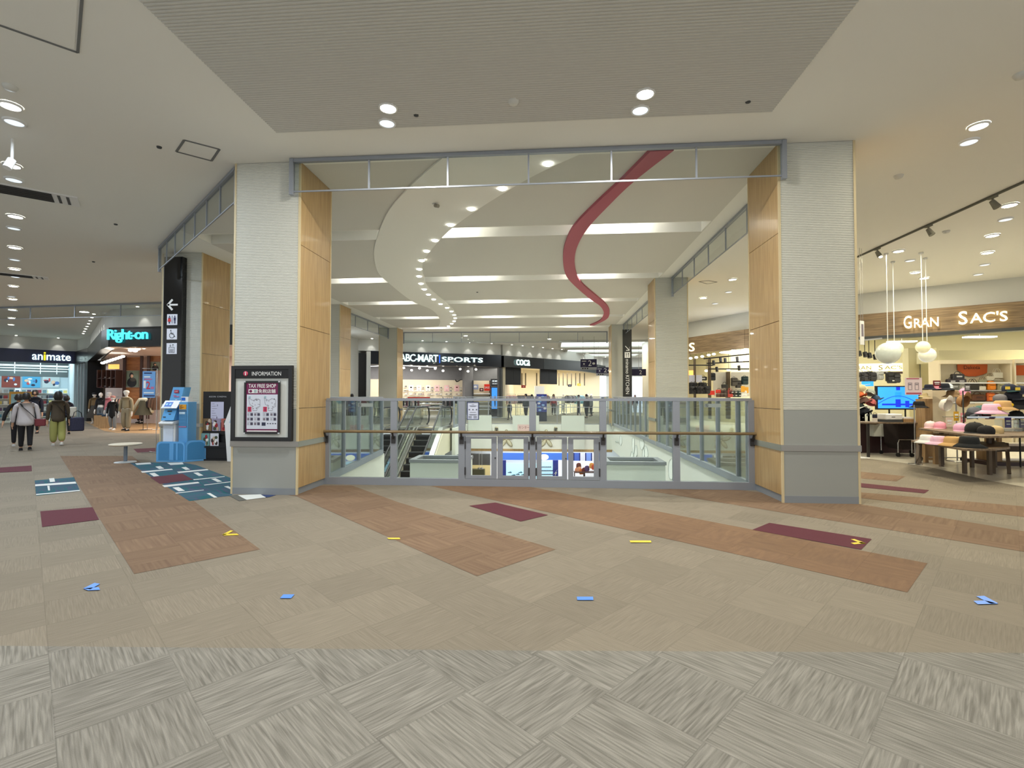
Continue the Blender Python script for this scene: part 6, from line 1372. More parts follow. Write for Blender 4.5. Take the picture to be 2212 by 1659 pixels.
# ---------------- right: bag and hat shop ----------------
def GT(i): return TF(G[i+1], G[i])
T1, L1, a1 = GT(1)
def on_line(u, p, qq):                              # where the view ray through column u meets the plan line p-q
    d = ray(u, CY); A = Vector((*p, 0)); B = Vector((*qq, 0))-A
    k = (A.x*d.y-A.y*d.x)/(B.y*d.x-B.x*d.y); return A+B*k
s0 = (on_line(1958, G[2], G[1])-Vector((*G[2], 0))).length; s1 = (on_line(2182, G[2], G[1])-Vector((*G[2], 0))).length
sign_on(T1, a1, (s0+s1)/2, 3.92, 0, 0, [('G', -.476*(s1-s0), .02, .085*(s1-s0), .42, G_WARM, True, 1), ('RAN', -.285*(s1-s0), -.03, .25*(s1-s0), .30, G_WARM, True, 1), ('S', .075*(s1-s0), .03, .085*(s1-s0), .42, G_WARM, True, 1), ("AC'S", .31*(s1-s0), .0, .34*(s1-s0), .32, G_WARM, True, 1)], 'big cream lit lettering on the timber fascia of the bag shop', depth=.06, off=-.22)
q_ = on_line(1493, G[4], G[3]); t = thing('shop_sign', 'last lit letter of a second sign peeping out beside the second right pillar', 'shop sign', (q_.x, q_.y-.25, 3.85), GT(3)[2]); put_text(MB(), 'S', (0, 0, 0), X1, Z1_, .34, .42, G_WARM, .05, True).build('lettering', t)
# projecting timber band column marks
# inner light box sign
q_ = PY(1896, 794, 21.5); t = thing('light_box_sign', 'cream lit sign strip with brown lettering inside the bag shop', 'shop sign', (q_.x, 21.5, q_.z), R(-12))
MB().box(-1.05, 1.05, 0, .25, -.17, .17, mat('lit_cream_box', (250, 238, 160), emit=1.3)).build('box', t); MB().box(-1.05, 1.05, -.04, .3, -.26, -.17, mat('dark_brown_post', (62, 38, 32), .5)).build('ledge', t)
m = MB(); BR = mat('brown_letters', (90, 66, 34), .5)
for tx, x, w_, h_ in (('G', -.9, .17, .2), ('RAN', -.5, .52, .15), ('S', .1, .15, .2), ("AC'S", .55, .62, .15)): put_text(m, tx, (x, -.01, 0), X1, Z1_, w_, h_, BR, .004)
m.build('lettering', t)
# shelving wall with bags
def unit(label, u0, u1, v0, v1, y, shelves, rz=R(-25), back=M_CREAM):
    a_ = PY(u0, v0, y); b_ = PY(u1, v1, y); w_ = (b_.x-a_.x)*1.0; t = thing('wall_shelving', label, 'shelving', (a_.x, y, 0), 0)
    MB().box(0, w_, .4, .45, 0, a_.z, back).build('back', t)
    for x in (0, w_-.05): MB().box(x, x+.05, 0, .4, 0, a_.z, M_CREAM).build('side', t)
    MB().box(0, w_, -.02, .45, a_.z, a_.z+.12, M_CREAM).build('top', t)
    zs = [PY(u0, v, y).z for v in shelves]
    for z in zs: MB().box(.05, w_-.05, 0, .4, z-.04, z, M_WHITE).build('shelf', t)
    return a_.x, w_, zs
yS = 17.0
ux, uw, uz = unit('cream wall shelving with the orange banner and rows of bags', 2028, 2188, 786, 880, yS, (826, 843, 868))
unit('second cream shelving bay at the right edge of the photo', 2191, 2260, 784, 880, yS, (826, 868))
a_ = PY(2103, 800, yS+.3); t = thing('leather_hide_banner', 'orange leather hide banner with dark script hung on the cream shelving', 'banner', (a_.x, yS+.36, a_.z))
pts = [(-.46, .2), (-.42, .26), (.42, .26), (.47, .18), (.45, -.08), (.32, -.14), (.1, -.2), (-.12, -.2), (-.26, -.16), (-.32, -.08), (-.46, 0)]
MB().ext([(x, 0, z) for x, z in pts], (0, -.02, 0), mat('orange_hide', (196, 92, 34), .55, var=.12, bscale=4)).build('hide', t); put_text(MB(), 'Dakota', (-.02, -.024, .1), X1, Z1_, .5, .12, mat('dark_brown_ink', (70, 30, 16), .6)).build('lettering', t)
t = thing('leather_hide_banner', 'small orange hanging piece at the right edge of the bag shop', 'banner', (PY(2209, 800, yS).x, yS+.3, PY(2209, 800, yS).z)); MB().ext([(-.12, 0, -.15), (.3, 0, -.15), (.3, 0, .18), (-.08, 0, .18)], (0, -.02, 0), mat('orange_hide', (196, 92, 34), .55)).build('hide', t)
def bag(kind, u, v, y, c, label, sc=1, c2=None, rz=0.0, grp=None, **k):
    q_ = PY(u, v, y); return item(kind, label, (q_.x, y, q_.z), c, c2, rz, grp, sc, **k)
yb_ = yS+.15
BAGS = [('duffel_bag', 2068, 820, (52, 50, 52), (200, 200, 200), .75, 'dark grey boxy bag with a white label, topmost of the pile on the shelving'),
 ('duffel_bag', 2055, 829, (58, 52, 56), (200, 200, 200), .62, 'dark grey bag with white label, lower left of the pile'), ('duffel_bag', 2074, 829, (60, 52, 54), (190, 190, 190), .66, 'dark brown-grey bag with white label, lower right of the pile'),
 ('duffel_bag', 2058, 842, (110, 108, 100), (180, 180, 180), .8, 'mid grey boxy bag under the dark pile'), ('duffel_bag', 2079, 842, (150, 148, 134), (220, 220, 214), .62, 'olive grey bag behind the white tote'),
 ('tote_bag', 2069, 842.5, (220, 218, 204), None, .85, 'off-white tote bag with thin handles, middle left of the shelving'), ('tote_bag', 2101, 842.5, (58, 54, 40), None, .85, 'dark olive tote bag with a pale tag on the middle shelf'),
 ('tote_bag', 2121, 842.5, (236, 228, 208), (160, 150, 130), .5, 'small cream patterned bag between the olive and orange bags'), ('backpack', 2141, 842.5, (236, 138, 28), None, .62, 'bright orange backpack with two pockets'),
 ('tote_bag', 2122, 829, (150, 148, 120), (90, 90, 70), .55, 'small grey-green handbag on the upper shelf'), ('tote_bag', 2139, 822, (200, 192, 170), (90, 80, 60), .55, 'small beige handbag with a dark clasp'),
 ('tote_bag', 2153, 817, (206, 200, 180), None, .75, 'pale beige handbag with tall curved handles on the top shelf'), ('duffel_bag', 2154, 829, (140, 132, 110), (140, 132, 110), .6, 'flat taupe bag under the pale beige handbag'),
 ('duffel_bag', 2111, 866, (96, 56, 26), (70, 40, 20), .85, 'brown leather bag on the lowest visible shelf'), ('duffel_bag', 2116, 867, (40, 28, 20), (60, 50, 40), .7, 'very dark brown bag in front of the brown leather bag'),
 ('backpack', 2139, 867, (198, 92, 40), (230, 120, 40), .6, 'rust orange bag with bright orange pocket on the lowest visible shelf'), ('backpack', 2151, 867, (110, 50, 24), None, .55, 'dark tan upright bag next to the rust orange one'), ('backpack', 2162, 843, (170, 166, 130), None, .6, 'grey-green clear-fronted backpack right of the orange one')]
for k, u, v, c, c2, sc, l in BAGS: bag(k, u, v, yb_-.03*(sc < .7), c, l, sc*1.25, c2)
# second wing of bags seen between the pillars
yL = 23
for i, (u, v, c, l, k, sc) in enumerate([(1539, 822, (28, 30, 34), 'black backpack hanging highest by the timber column', 'backpack', .9), (1565, 838, (34, 36, 34), 'black shopper bag on a white plinth', 'tote_bag', .8),
    (1586, 834, (70, 66, 60), 'round grey-brown bag on the brick wall', 'backpack', 1.0), (1595, 838, (54, 52, 50), 'dark grey backpack overlapping the round bag', 'backpack', .9), (1609, 831, (26, 50, 54), 'dark teal bag on the brick wall by the near pillar', 'backpack', 1.0),
    (1518, 822, (40, 38, 36), 'short black bag on the upper shelf', 'duffel_bag', .9), (1495, 826, (206, 208, 226), 'white box bag on the upper shelf, left one', 'boxed_item', 1.5), (1508, 826, (214, 216, 232), 'white striped box bag on the upper shelf, right one', 'boxed_item', 1.5)]):
    bag(k, u, v, yL, c, l, sc)
for i in range(14):
    u = 1488+(i % 7)*6.6; v = 842+(i//7)*9; bag('backpack' if i % 3 else 'tote_bag', u, v, yL-.6-(i//7)*.5, [(18, 18, 20), (26, 26, 30), (14, 14, 16), (40, 36, 38)][i % 4], 'black bag in the dense rack beside the second right pillar', .85, None, .3*(i % 3), 'black bags beside the second right pillar', tiny=True)
for i in range(8):
    u = 1553+(i % 4)*8; v = 850+(i//4)*8; bag('tote_bag', u, v, yL-.8-(i//4)*.5, [(90, 60, 44), (60, 40, 34), (70, 56, 50), (180, 60, 50)][i % 4], 'brown handbag in the row under the brick wall', .7, None, .2, 'brown handbags under the brick wall', tiny=True)
for i in range(8):
    u = 1582+(i % 4)*8; v = 858-(i//4)*7; bag('duffel_bag', u, v, yL-1.2, [(40, 44, 40), (60, 60, 56), (30, 50, 50), (230, 230, 226)][i % 4], 'dark bag heaped near the orange price cards', .7, None, .2, 'bags heaped by the orange cards', tiny=True)
for i, (u, v) in enumerate(((1605, 840), (1613, 842))):
    board('price_card', '%s orange and yellow price card among the bags' % ('left', 'right')[i], 'price card', u-4.5, v-6, u+4, v+7, yL-1.3+.1*i, mat('orange_yellow_card', (246, 170, 50), .5, var=.3, bscale=8), .01)
for i, (u0, u1, v0, v1) in enumerate(((1530, 1544, 844, 853), (1546, 1557, 842, 849))): board('price_card', '%s red price strip over the bags' % ('left', 'right')[i], 'price card', u0, v0, u1, v1, yL-1.0, mat('sale_red', (226, 50, 34), .5), .01)
board('brick_panel', 'white brick-look wall panel behind the hanging bags, left part', 'wall panel', 1541, 804, 1572, 856, yL+.3, mat('white_brick', (206, 202, 190), .7, bump=.6, bscale=20)); board('brick_panel', 'white brick-look wall panel behind the hanging bags, right part', 'wall panel', 1579, 804, 1622, 856, yL+.3, mat('white_brick', (206, 202, 190), .7))
for i, (u, w_) in enumerate(((1503, 2.5), (1535, 4), (1575, 7))): board('timber_column', '%s dark timber column inside the bag shop, between the right pillars' % ('left', 'middle', 'right')[i], 'column', u-w_/2, 775 if i < 2 else 803, u+w_/2, 905, yL-.2 if i < 2 else yL+.1, mat('dark_timber_column', (84, 70, 50), .6), .3)
board('amber_panel', 'orange lit panel high at the left of the bag shop wing', 'light panel', 1484, 800, 1500, 812, yL+.5, mat('amber_lit', (235, 160, 80), .5, emit=1.2))
t = thing('lighting_track', 'black hanging lighting track of the bag shop between the right pillars', 'lighting track', (0, 0, 0))
for (u0, v0), (u1, v1), y in (((1520, 775), (1618, 765), 21), ((1527, 785), (1618, 781), 22), ((1484, 789), (1540, 789), 22.5), ((1530, 797), (1618, 797), 22)): MB().bar(PY(u0, v0, y), PY(u1, v1, y), .05, .05, M_BLACK).build('track', t)
for u, v in ((1556, 772), (1566, 774), (1541, 779), (1592, 771), (1548, 793), (1596, 790)): q_ = PY(u, v, 21.8); MB().tube([q_, q_+Vector((0, -.05, -.2))], .06, M_BLACK, 8).build('spotlight', t)
for i, (u, v) in enumerate(((1486, 803), (1526, 801), (1574, 799), (1492, 774), (1504, 772), (1517, 770), (1531, 767), (1542, 765), (1611, 754), (1584, 757), (1600, 779))):
    q_ = PY(u, v, 26.4-(u-1483)*.0271); o = MB().ell((0, 0, 0), (.09, .09, .05), G_SPOT, 10, 6).tube([(0, 0, .04), (0, 0, (4.36 if q_.z < 4.3 else ZC)-q_.z)], .008, M_BLACK, 5).build('spot_lamp', loc=q_); tag(o, 'small bright lamp of the bag shop ceiling between the right pillars', 'lamp', 'lamps of the bag shop wing')
t = thing('ceiling_panel_light', 'oval bright ceiling light of the bag shop wing', 'ceiling light', PY(1580, 761, 21.5)); MB().ell((0, 0, 0), (.5, .35, .05), G_TUBE, 20, 6).build('lamp', t)
# glowing ceiling patches in the main part
for i, (u, v, y, w_) in enumerate(((1948, 738, 20.5, .5), (2116, 728, 19, .5))):
    t = thing('ceiling_panel_light', '%s long bright light under the bag shop ceiling' % ('left', 'right')[i], 'ceiling light', PY(u, v, y)); MB().box(-w_, w_, -.12, .12, -.02, .02, G_TUBE).build('lamp', t)
    MB().tube([(0, 0, .02), (0, 0, 4.36-t.location.z)], .01, M_STEEL, 5).build('rod', t)
t = thing('lighting_track', 'dark lighting track with hanging spotlights at the left of the bag shop', 'lighting track', (0, 0, 0))
MB().bar(PY(1845, 737, 17.5), PY(1905, 731, 17.3), .05, .05, M_STEEL).build('track', t)
for u, v in ((1855, 759), (1868, 761), (1877, 763), (1890, 766)): q_ = PY(u, v, 17.4); MB().tube([q_, q_+Vector((0, -.05, -.16))], .07, M_BLACK, 8).build('spotlight', t); MB().tube([q_, (q_.x, q_.y, PY(1870, 735, 17.4).z)], .012, M_BLACK, 5).build('drop_rod', t)
rail_p = thing('bag_rail', 'dark rail with black bags hung under the inner cream sign', 'rail', (0, 0, 0)); MB().bar(PY(1850, 806, 21.4), PY(1944, 806, 21.0), .04, .04, M_BLACK).build('bar', rail_p)
for i, (u, v) in enumerate(((1856, 820), (1863, 819), (1870, 821), (1877, 818), (1884, 820), (1900, 817), (1922, 820), (1927, 824), (1936, 823))): bag('backpack' if i != 7 else 'duffel_bag', u, v+4, 21.1, [(18, 18, 20), (28, 28, 32), (40, 40, 44)][i % 3] if i != 5 else (150, 152, 150), 'black bag hung under the inner cream sign of the bag shop', 1.0, None, .3*(i % 2), 'black bags under the inner cream sign', tiny=True)
board('inner_wall', 'plain beige wall block between the inner sign and the cream shelving', 'wall panel', 1962, 752, 2026, 905, 18.6, mat('beige_wall_block', (198, 192, 156), .8), .3)
board('inner_wall', 'narrow grey upright on the beige wall block', 'post', 1988, 752, 1991, 905, 18.55, mat('grey_post', (120, 120, 112), .5), .05)
board('lowered_ceiling', 'beige lowered ceiling beam over the cream shelving', 'beam', 2028, 757, 2290, 781, 17.3, mat('beige_wall_block', (198, 192, 156), .8), 1.0)
# pendant balls
for i, (u, v, r, y, c) in enumerate(((1918, 763, .27, 13.0, (216, 224, 214)), (1932, 754, .2, 13.8, (232, 230, 190)), (1993.5, 750, .152, 13.0, (244, 238, 194)), (2003, 767, .192, 13.5, (232, 230, 206)))):
    q_ = PY(u, v, y); t = thing('pendant_lamp', ('largest white ball pendant lamp before the bag shop', 'pale yellow ball pendant behind the largest white one', 'upper small yellowish ball pendant of the right pair', 'lower white ball pendant of the right pair')[i], 'pendant lamp', q_)
    MB().ell((0, 0, 0), (r, r, r*1.0), mat('lit_globe_%d' % i, c, .25, emit=.04 if i == 0 else .2, coat=.4), 28, 16).build('globe', t)
    MB().tube([(0, 0, r*.98), (0, 0, ZC-q_.z)], .009, M_WHITE, 6).build('cord', t); MB().lathe([(.05, 0), (.05, .03), (.0001, .03)], M_WHITE, (0, 0, ZC-q_.z-.035)).build('ceiling_rose', t)
q_ = PY(1862, 718, 12.5); t = thing('hanging_notice', 'small white hanging notice just right of the near right pillar', 'sign', q_, R(35)); MB().box(-.09, .09, -.01, .01, -.3, .28, M_WHITE).build('board', t); MB().box(-.05, .05, -.014, -.01, -.1, .2, PG).build('print', t)
for x in (-.05, .05): MB().tube([(x, 0, .28), (x, 0, ZC-q_.z)], .005, M_STEEL, 5).build('wire', t)

# --- counter, screens, tables, hats
a_, b_ = PY(1896, 836, 14.2), PY(1984, 882, 14.2)
t = thing('television', 'large television showing a bright blue screen behind the counter', 'television', ((a_.x+b_.x)/2, 14.2, b_.z)); w_ = (b_.x-a_.x)/2; h_ = a_.z-b_.z
MB().box(-w_-.04, w_+.04, 0, .07, -.04, h_+.03, M_BLACK).build('casing', t); sc = MB().box(-w_, w_, -.006, 0, 0, h_, mat('lit_sky_blue_screen', (40, 130, 245), emit=1.1)).build('screen', t)
m = MB(); DB = mat('lit_deep_blue', (10, 40, 190), emit=.8); m.box(-w_+.1, w_-.1, -.012, -.008, h_*.14, h_*.22, DB).box(-.05, .05, -.012, -.008, h_*.85, h_, DB); cv = [(-w_+w_*2*k/12, -.012, h_*(.22+.36*math.sin(math.pi*k/12))) for k in range(13)]
for p, qq in zip(cv, cv[1:]): m.bar(p, qq, .004, .012, DB)
m.box(.18, .28, -.013, -.008, h_*.05, h_*.35, DB).box(-.08, .08, -.013, -.008, h_*.5, h_*.75, mat('lit_mid_blue', (30, 140, 235), emit=.7)).box(-.07, .06, -.013, -.008, h_*.06, h_*.42, DB); m.build('picture', sc)
MB().tube([(-w_*.4, .04, -.6), (-w_*.4, .04, 0)], .02, M_BLACK).tube([(w_*.4, .04, -.6), (w_*.4, .04, 0)], .02, M_BLACK).build('stand', t)
board('television', 'small blue screen farther back, up left of the large television', 'television', 1863, 824, 1887, 834, 16.8, mat('lit_sky_blue_screen', (40, 130, 245), emit=1.1))
t = thing('service_counter', 'dark brown service counter under the large television', 'counter', (PY(1935, 900, 13.6).x, 13.6, 0)); WB = mat('dark_purple_brown', (58, 34, 36), .4)
MB().box(-1.2, .62, 0, .5, 0, .72, WB).build('body', t); MB().box(-1.25, .66, -.04, .54, .72, .76, WB).build('top', t)
for i, (u, c, l, w_, h_) in enumerate(((1882, (212, 216, 204), 'grey-white point-of-sale monitor on the counter', .16, .42), (1893, (222, 224, 204), 'tall cream terminal on the counter', .08, .5), (1873, (196, 204, 196), 'pale box at the left end of the counter', .14, .3))):
    q_ = PY(u, 893, 13.4); t = thing('till_terminal', l, 'till', (q_.x, 13.4+.35, .76)); rbox(MB(), -w_, w_, -.08, .08, 0, h_, cloth(c), .03).build('body', t); MB().box(w_*.3, w_*.6, -.09, -.08, h_*.5, h_*.6, M_DGREY).build('mark', t)
TBW = M_TABLE
t = table('counter_table', 'thin dark table in front of the counter holding a printer', (PY(1945, 905, 12.7).x, 12.75), R(-2), 1.9, .6, .86, TBW, mat('black_leg', (30, 26, 24), .5), .03, .05)
q_ = PY(1923, 900, 12.7); t = thing('printer', 'white flat printer with a dark slot on the thin dark table', 'printer', (q_.x, 12.72, .86)); rbox(MB(), -.2, .2, -.16, .16, .06, .2, M_WHITE, .03).build('lid', t); MB().box(-.19, .19, -.17, .15, 0, .06, M_DGREY).build('base', t); MB().box(-.06, .02, -.165, -.16, .12, .135, M_BLACK).build('slot', t)
q_ = PY(1958, 900, 12.7); t = thing('wooden_tray', 'brown wooden tray with papers on the thin dark table', 'tray', (q_.x, 12.72, .86)); MB().box(-.13, .13, -.12, .12, 0, .08, M_OAK).build('box', t); MB().box(-.12, .1, -.1, .1, .08, .12, M_WHITE).build('papers', t)
board('cabinet', 'white low cabinet below the left table', 'cabinet', 1887, 911, 1916, 943, 13.35, cloth((206, 208, 200)), .2); board('cabinet', 'grey low cabinet next to the white one', 'cabinet', 1918, 911, 1930, 943, 13.35, cloth((150, 150, 142)), .2)
# left oval table with caps
def legs_table(name, label, pts, z, feet, top, leg, lw=.05, th=.035, inset=.25):
    """plank table: outline pts (world xy), legs with spread braces at feet"""
    cx = sum(p[0] for p in pts)/len(pts); cy = sum(p[1] for p in pts)/len(pts)
    t = thing(name, label, 'table', (cx, cy, 0))
    MB().ext([(x-cx, y-cy, z-th) for x, y in pts], (0, 0, th), top).build('tabletop', t)
    for (fx, fy), (tx, ty) in feet:
        g = MB().bar((fx-cx, fy-cy, 0), (tx-cx, ty-cy, z-th), lw, lw, leg)
        vx, vy = (tx-fx), (ty-fy); mid = Vector((fx-cx+vx*.7, fy-cy+vy*.7, (z-th)*.7)); 
        dx, dy = (cx-tx), (cy-ty); L = math.hypot(dx, dy) or 1
        g.bar(mid, (tx-cx+dx/L*.22, ty-cy+dy/L*.22, z-th), lw*.5, lw*.5, leg); g.build('leg', t)
    return t
def foot(u, v): return tuple(PZ(u, v).xy)
DLEG = mat('walnut_leg', (98, 82, 66), .5)
zt = .83
legs_table('display_table', 'grey-brown pointed table with caps beside the near right pillar', [tuple(PZ(u, v, zt).xy) for u, v in ((1847, 911), (1890, 915), (1918, 907), (1915, 903), (1880, 901), (1847, 901))], zt,
    [(foot(1866, 972), foot(1866, 972)), (foot(1886, 972), foot(1880, 968)), (foot(1916, 964), foot(1908, 958)), (foot(1851, 962), foot(1849, 955))], TBW, DLEG)
def hats(L, y, z=None):
    for k, u, v, c, c2, rz, l, sc in L:
        q_ = PZ(u, v, z) if z else PY(u, v, y); item(k, l, (q_.x, q_.y, q_.z+.001), c, c2, (-.35-rz if z and k == 'cap' else rz), None, sc)
hats([('cap', 1856, 905, (120, 118, 108), None, .8, 'grey patterned cap lying left on the left table', .9), ('cap', 1876, 906.5, (222, 202, 150), None, .9, 'pale yellow cap on the left table', 1.0), ('cap', 1866, 903, (70, 70, 68), None, -.4, 'dark grey cap behind the yellow one on the left table', .95), ('duffel_bag', 1890, 902.5, (26, 30, 56), (26, 30, 56), .1, 'dark navy folded bag on the left table', .55)], 0, zt)
# rack of caps beside the pillar
q_ = PY(1851, 900, 12.6); t = thing('cap_stand', 'white wire stand carrying caps beside the near right pillar', 'stand', (q_.x+.06, 12.6, 0))
MB().tube([(0, 0, 0), (0, 0, 1.95)], .014, M_WHITE, 8).build('pole', t)
MB().lathe([(.2, 0), (.2, .015), (.0001, .02)], M_WHITE, n=20).build('base', t)
am = MB()
for z, a_ in ((1.75, .5), (1.6, -.3), (1.45, -.9), (1.3, .2), (1.15, -.6)): am.tube([(0, 0, z), (.2*math.cos(a_), -.2*abs(math.sin(a_))-.05, z+.03)], .006, M_WHITE, 5)
am.build('arms', t)
for k, u, v, c, c2, rz, l, sc in [('cap', 1860, 838, (206, 192, 150), None, 2.0, 'khaki cap highest on the wire stand', 1.1), ('cap', 1855, 853, (226, 122, 70), (210, 100, 60), .3, 'orange cap on the wire stand', 1.2), ('cap', 1878, 848, (160, 168, 160), (200, 210, 206), -.8, 'grey-green cap on the wire stand', 1.15),
    ('cap', 1866, 865, (130, 100, 88), None, .5, 'brown cap on the wire stand', 1.1), ('cap', 1879, 869, (206, 110, 106), None, -1.0, 'coral pink cap lowest on the wire stand', 1.2), ('cap', 1891, 860, (56, 76, 100), None, .8, 'slate blue cap at the right of the wire stand', 1.0), ('cap', 1857, 879, (30, 44, 44), (230, 230, 224), .2, 'dark green and white cap under the brown one', 1.1), ('cap', 1866, 888, (24, 30, 40), None, .4, 'black-navy cap lowest beside the wire stand', 1.2)]:
    q_ = PY(u, v, 12.45); item(k, l, (q_.x, 12.42, q_.z-.05), c, c2, rz, None, sc, rx=R(-25))
# laundry style black cart
q_ = PZ(1963, 985); t = thing('fabric_cart', 'black-brown fabric cart in a silver wheeled frame', 'cart', (q_.x, q_.y+.12, 0), R(3)); CB = mat('black_brown_fabric', (34, 22, 20), .8, bump=.4, bscale=20)
MB().ext([(-.36, -.25, .84), (.36, -.25, .84), (.36, -.25, .25), (.28, -.25, .17), (-.24, -.25, .17), (-.33, -.25, .3)], (0, .5, 0), CB).build('bag', t)
m = MB(); m.tube([(-.4, -.3, .08), (-.4, -.3, .34), (-.37, -.3, .42), (-.05, -.3, .42)], .012, M_CHROME, 8).tube([(-.1, -.34, .08), (-.1, -.34, .36), (-.06, -.34, .4), (.36, -.34, .4), (.4, -.34, .34), (.4, -.34, .08)], .012, M_CHROME, 8).tube([(-.38, .3, .08), (-.38, .3, .84), (.38, .3, .84), (.38, .3, .08)], .012, M_CHROME, 8).tube([(-.38, -.27, .85), (.38, -.27, .85)], .012, M_CHROME, 8).tube([(-.38, -.27, .85), (-.38, .3, .85)], .012, M_CHROME, 8).tube([(.38, -.27, .85), (.38, .3, .85)], .012, M_CHROME, 8); m.build('frame', t)
for x, y in ((-.4, -.3), (-.1, -.34), (.4, -.34), (-.38, .3), (.38, .3)): MB().tube([(x-.02, y, .05), (x+.02, y, .05)], .05, M_BLACK, 14).build('wheel', t)
put_text(MB(), 'ACE', (.16, -.256, .36), X1, Z1_, .14, .06, M_STEEL).build('mark', t)
# stanchion sign
q_ = PZ(1977, 1003); t = thing('floor_sign', 'white sign with two phone outlines on a thin steel pole', 'sign', (q_.x, q_.y, 0)); 
MB().tube([(0, 0, .01), (0, 0, 1.3)], .011, M_STEEL, 8).build('pole', t); MB().lathe([(.13, 0), (.13, .01), (.0001, .012)], M_STEEL, n=20).build('base', t)
hh = PY(1973, 816, q_.y).z; hl = PY(1973, 853, q_.y).z; PKW = mat('pinkish_white_card', (222, 206, 210), .5)
s_ = MB().box(-.19, .16, -.02, -.01, hl, hh, PKW).build('card', t); m = MB(); cz = (hh+hl)/2
for x in (-.09, .05):
    for (xa, xb, za, zb_) in ((x-.04, x+.04, .07, .078), (x-.04, x+.04, -.078, -.07), (x-.04, x-.033, -.07, .07), (x+.033, x+.04, -.07, .07), (x-.025, x+.025, .03, .05)): m.box(xa, xb, -.024, -.02, cz+za, cz+zb_, PG)
m.box(-.17, .14, -.024, -.02, hl+.015, hl+.05, mat('dusty_rose', (176, 84, 100), .5)).box(-.16, .1, -.024, -.02, hh-.03, hh-.01, mat('dusty_rose', (176, 84, 100), .5)); m.build('print', s_)
# partition and small shelves in the middle
a_, b_ = PY(2014, 843, 12.2), PY(2043, 905, 12.2); t = thing('partition_panel', 'cream partition panel among the hats', 'partition', (a_.x, 12.2, 0)); MB().box(0, b_.x-a_.x, 0, .3, .0, a_.z, M_CREAM).build('panel', t)
MB().box(-.17, 0, 0, .3, 0, a_.z-.2, M_OAK).build('timber_end', t)
t = table('display_table', 'tall oak-legged table in front of the cream partition', (PY(2052, 900, 11.9).x, 11.6), 0, 1.5, .4, .66, M_OAK, M_OAK, .04, .07)
hats([('bucket_hat', 2007, 842, (28, 32, 52), None, 0, 'navy hat left of the cream partition top', .9), ('cap', 2019, 839, (238, 160, 178), None, .4, 'pink cap by the red card on the partition', .8), ('bucket_hat', 2038, 843, (18, 24, 36), None, .2, 'black sun hat on top of the cream partition', 1.15),
      ('cap', 2050, 838, (226, 236, 240), None, 0, 'white cap behind the black sun hat', .8), ('bucket_hat', 2058, 858, (150, 122, 88), (176, 150, 110), 0, 'tan patterned bucket hat on the hat tree', 1.15), ('cap', 2084, 852, (240, 168, 200), None, -.6, 'pink cap above the brown one on the hat tree', 1.2),
      ('bucket_hat', 1985, 881, (16, 16, 22), None, .3, 'black hat on the small shelf left of the partition', 1.1), ('bucket_hat', 1996, 858, (196, 176, 130), None, .3, 'beige hat high on the small shelf left of the partition', .7)], 11.9)
for l, u, v, c, c2 in (('white cap hung vertically on the hat tree', 2048, 876, (226, 222, 212), None), ('brown corduroy cap with a pale tag hung vertically on the hat tree', 2086, 868, (158, 118, 76), None)):
    q_ = PY(u, v, 11.3); item('cap', l, q_, c, c2, .2, None, 1.35, rx=R(-78))
q_ = PY(2066, 900, 12); t = thing('hat_tree', 'grey wire hat tree with caps hung on it', 'stand', (q_.x, 12.0, 0)); MB().tube([(0, 0, 0), (0, 0, 1.6)], .014, M_STEEL, 8).build('pole', t); MB().tube([(-.3, 0, 1.02), (.5, 0, 1.02)], .01, M_STEEL, 6).tube([(-.3, 0, 1.32), (.4, 0, 1.32)], .01, M_STEEL, 6).build('crossbars', t); MB().lathe([(.2, 0), (.2, .015), (.0001, .02)], M_STEEL, n=20).build('base', t)
for u, v, w_, h_, c, l in ((2081, 902, 5.5, 10, (240, 150, 160), 'pink card hanging below the brown cap'), (2066, 899, 5.5, 10, (206, 160, 40), 'mustard card next to the pink card'), (2090, 838, 6, 7, (100, 100, 100), 'small grey card on the hat tree'), (2051, 912, 7, 10, (222, 200, 186), 'pale patterned card behind the caps'), (2178, 913, 7, 11, (70, 60, 130), 'violet card with a white header'), (2024, 828, 8, 6, (110, 26, 34), 'dark red card behind the navy hat')):
    q_ = PY(u, v, 11.1 if 'violet' not in l else 10.6); board('price_card', l, 'price card', u-w_, v-h_, u+w_, v+h_, 11.1 if 'violet' not in l else 10.6, cloth(c), .01, extra=lambda t, w2, h2: MB().box(-w2*.35, w2*.35, -.004, -.001, h2*.05, h2*.25, M_WHITE).box(-w2*.3, w2*.3, -.004, -.001, -h2*.2, -h2*.1, M_WHITE).build('print', t))
hats([('bucket_hat', 2142, 894, (236, 190, 216), (206, 160, 40), -.2, 'pink bucket hat with a mustard patch on the right hat rack', 1.5), ('bucket_hat', 2166, 886, (206, 166, 112), (244, 200, 40), .3, 'tan bucket hat with a yellow patch behind the pink one', 1.4)], 10.6)
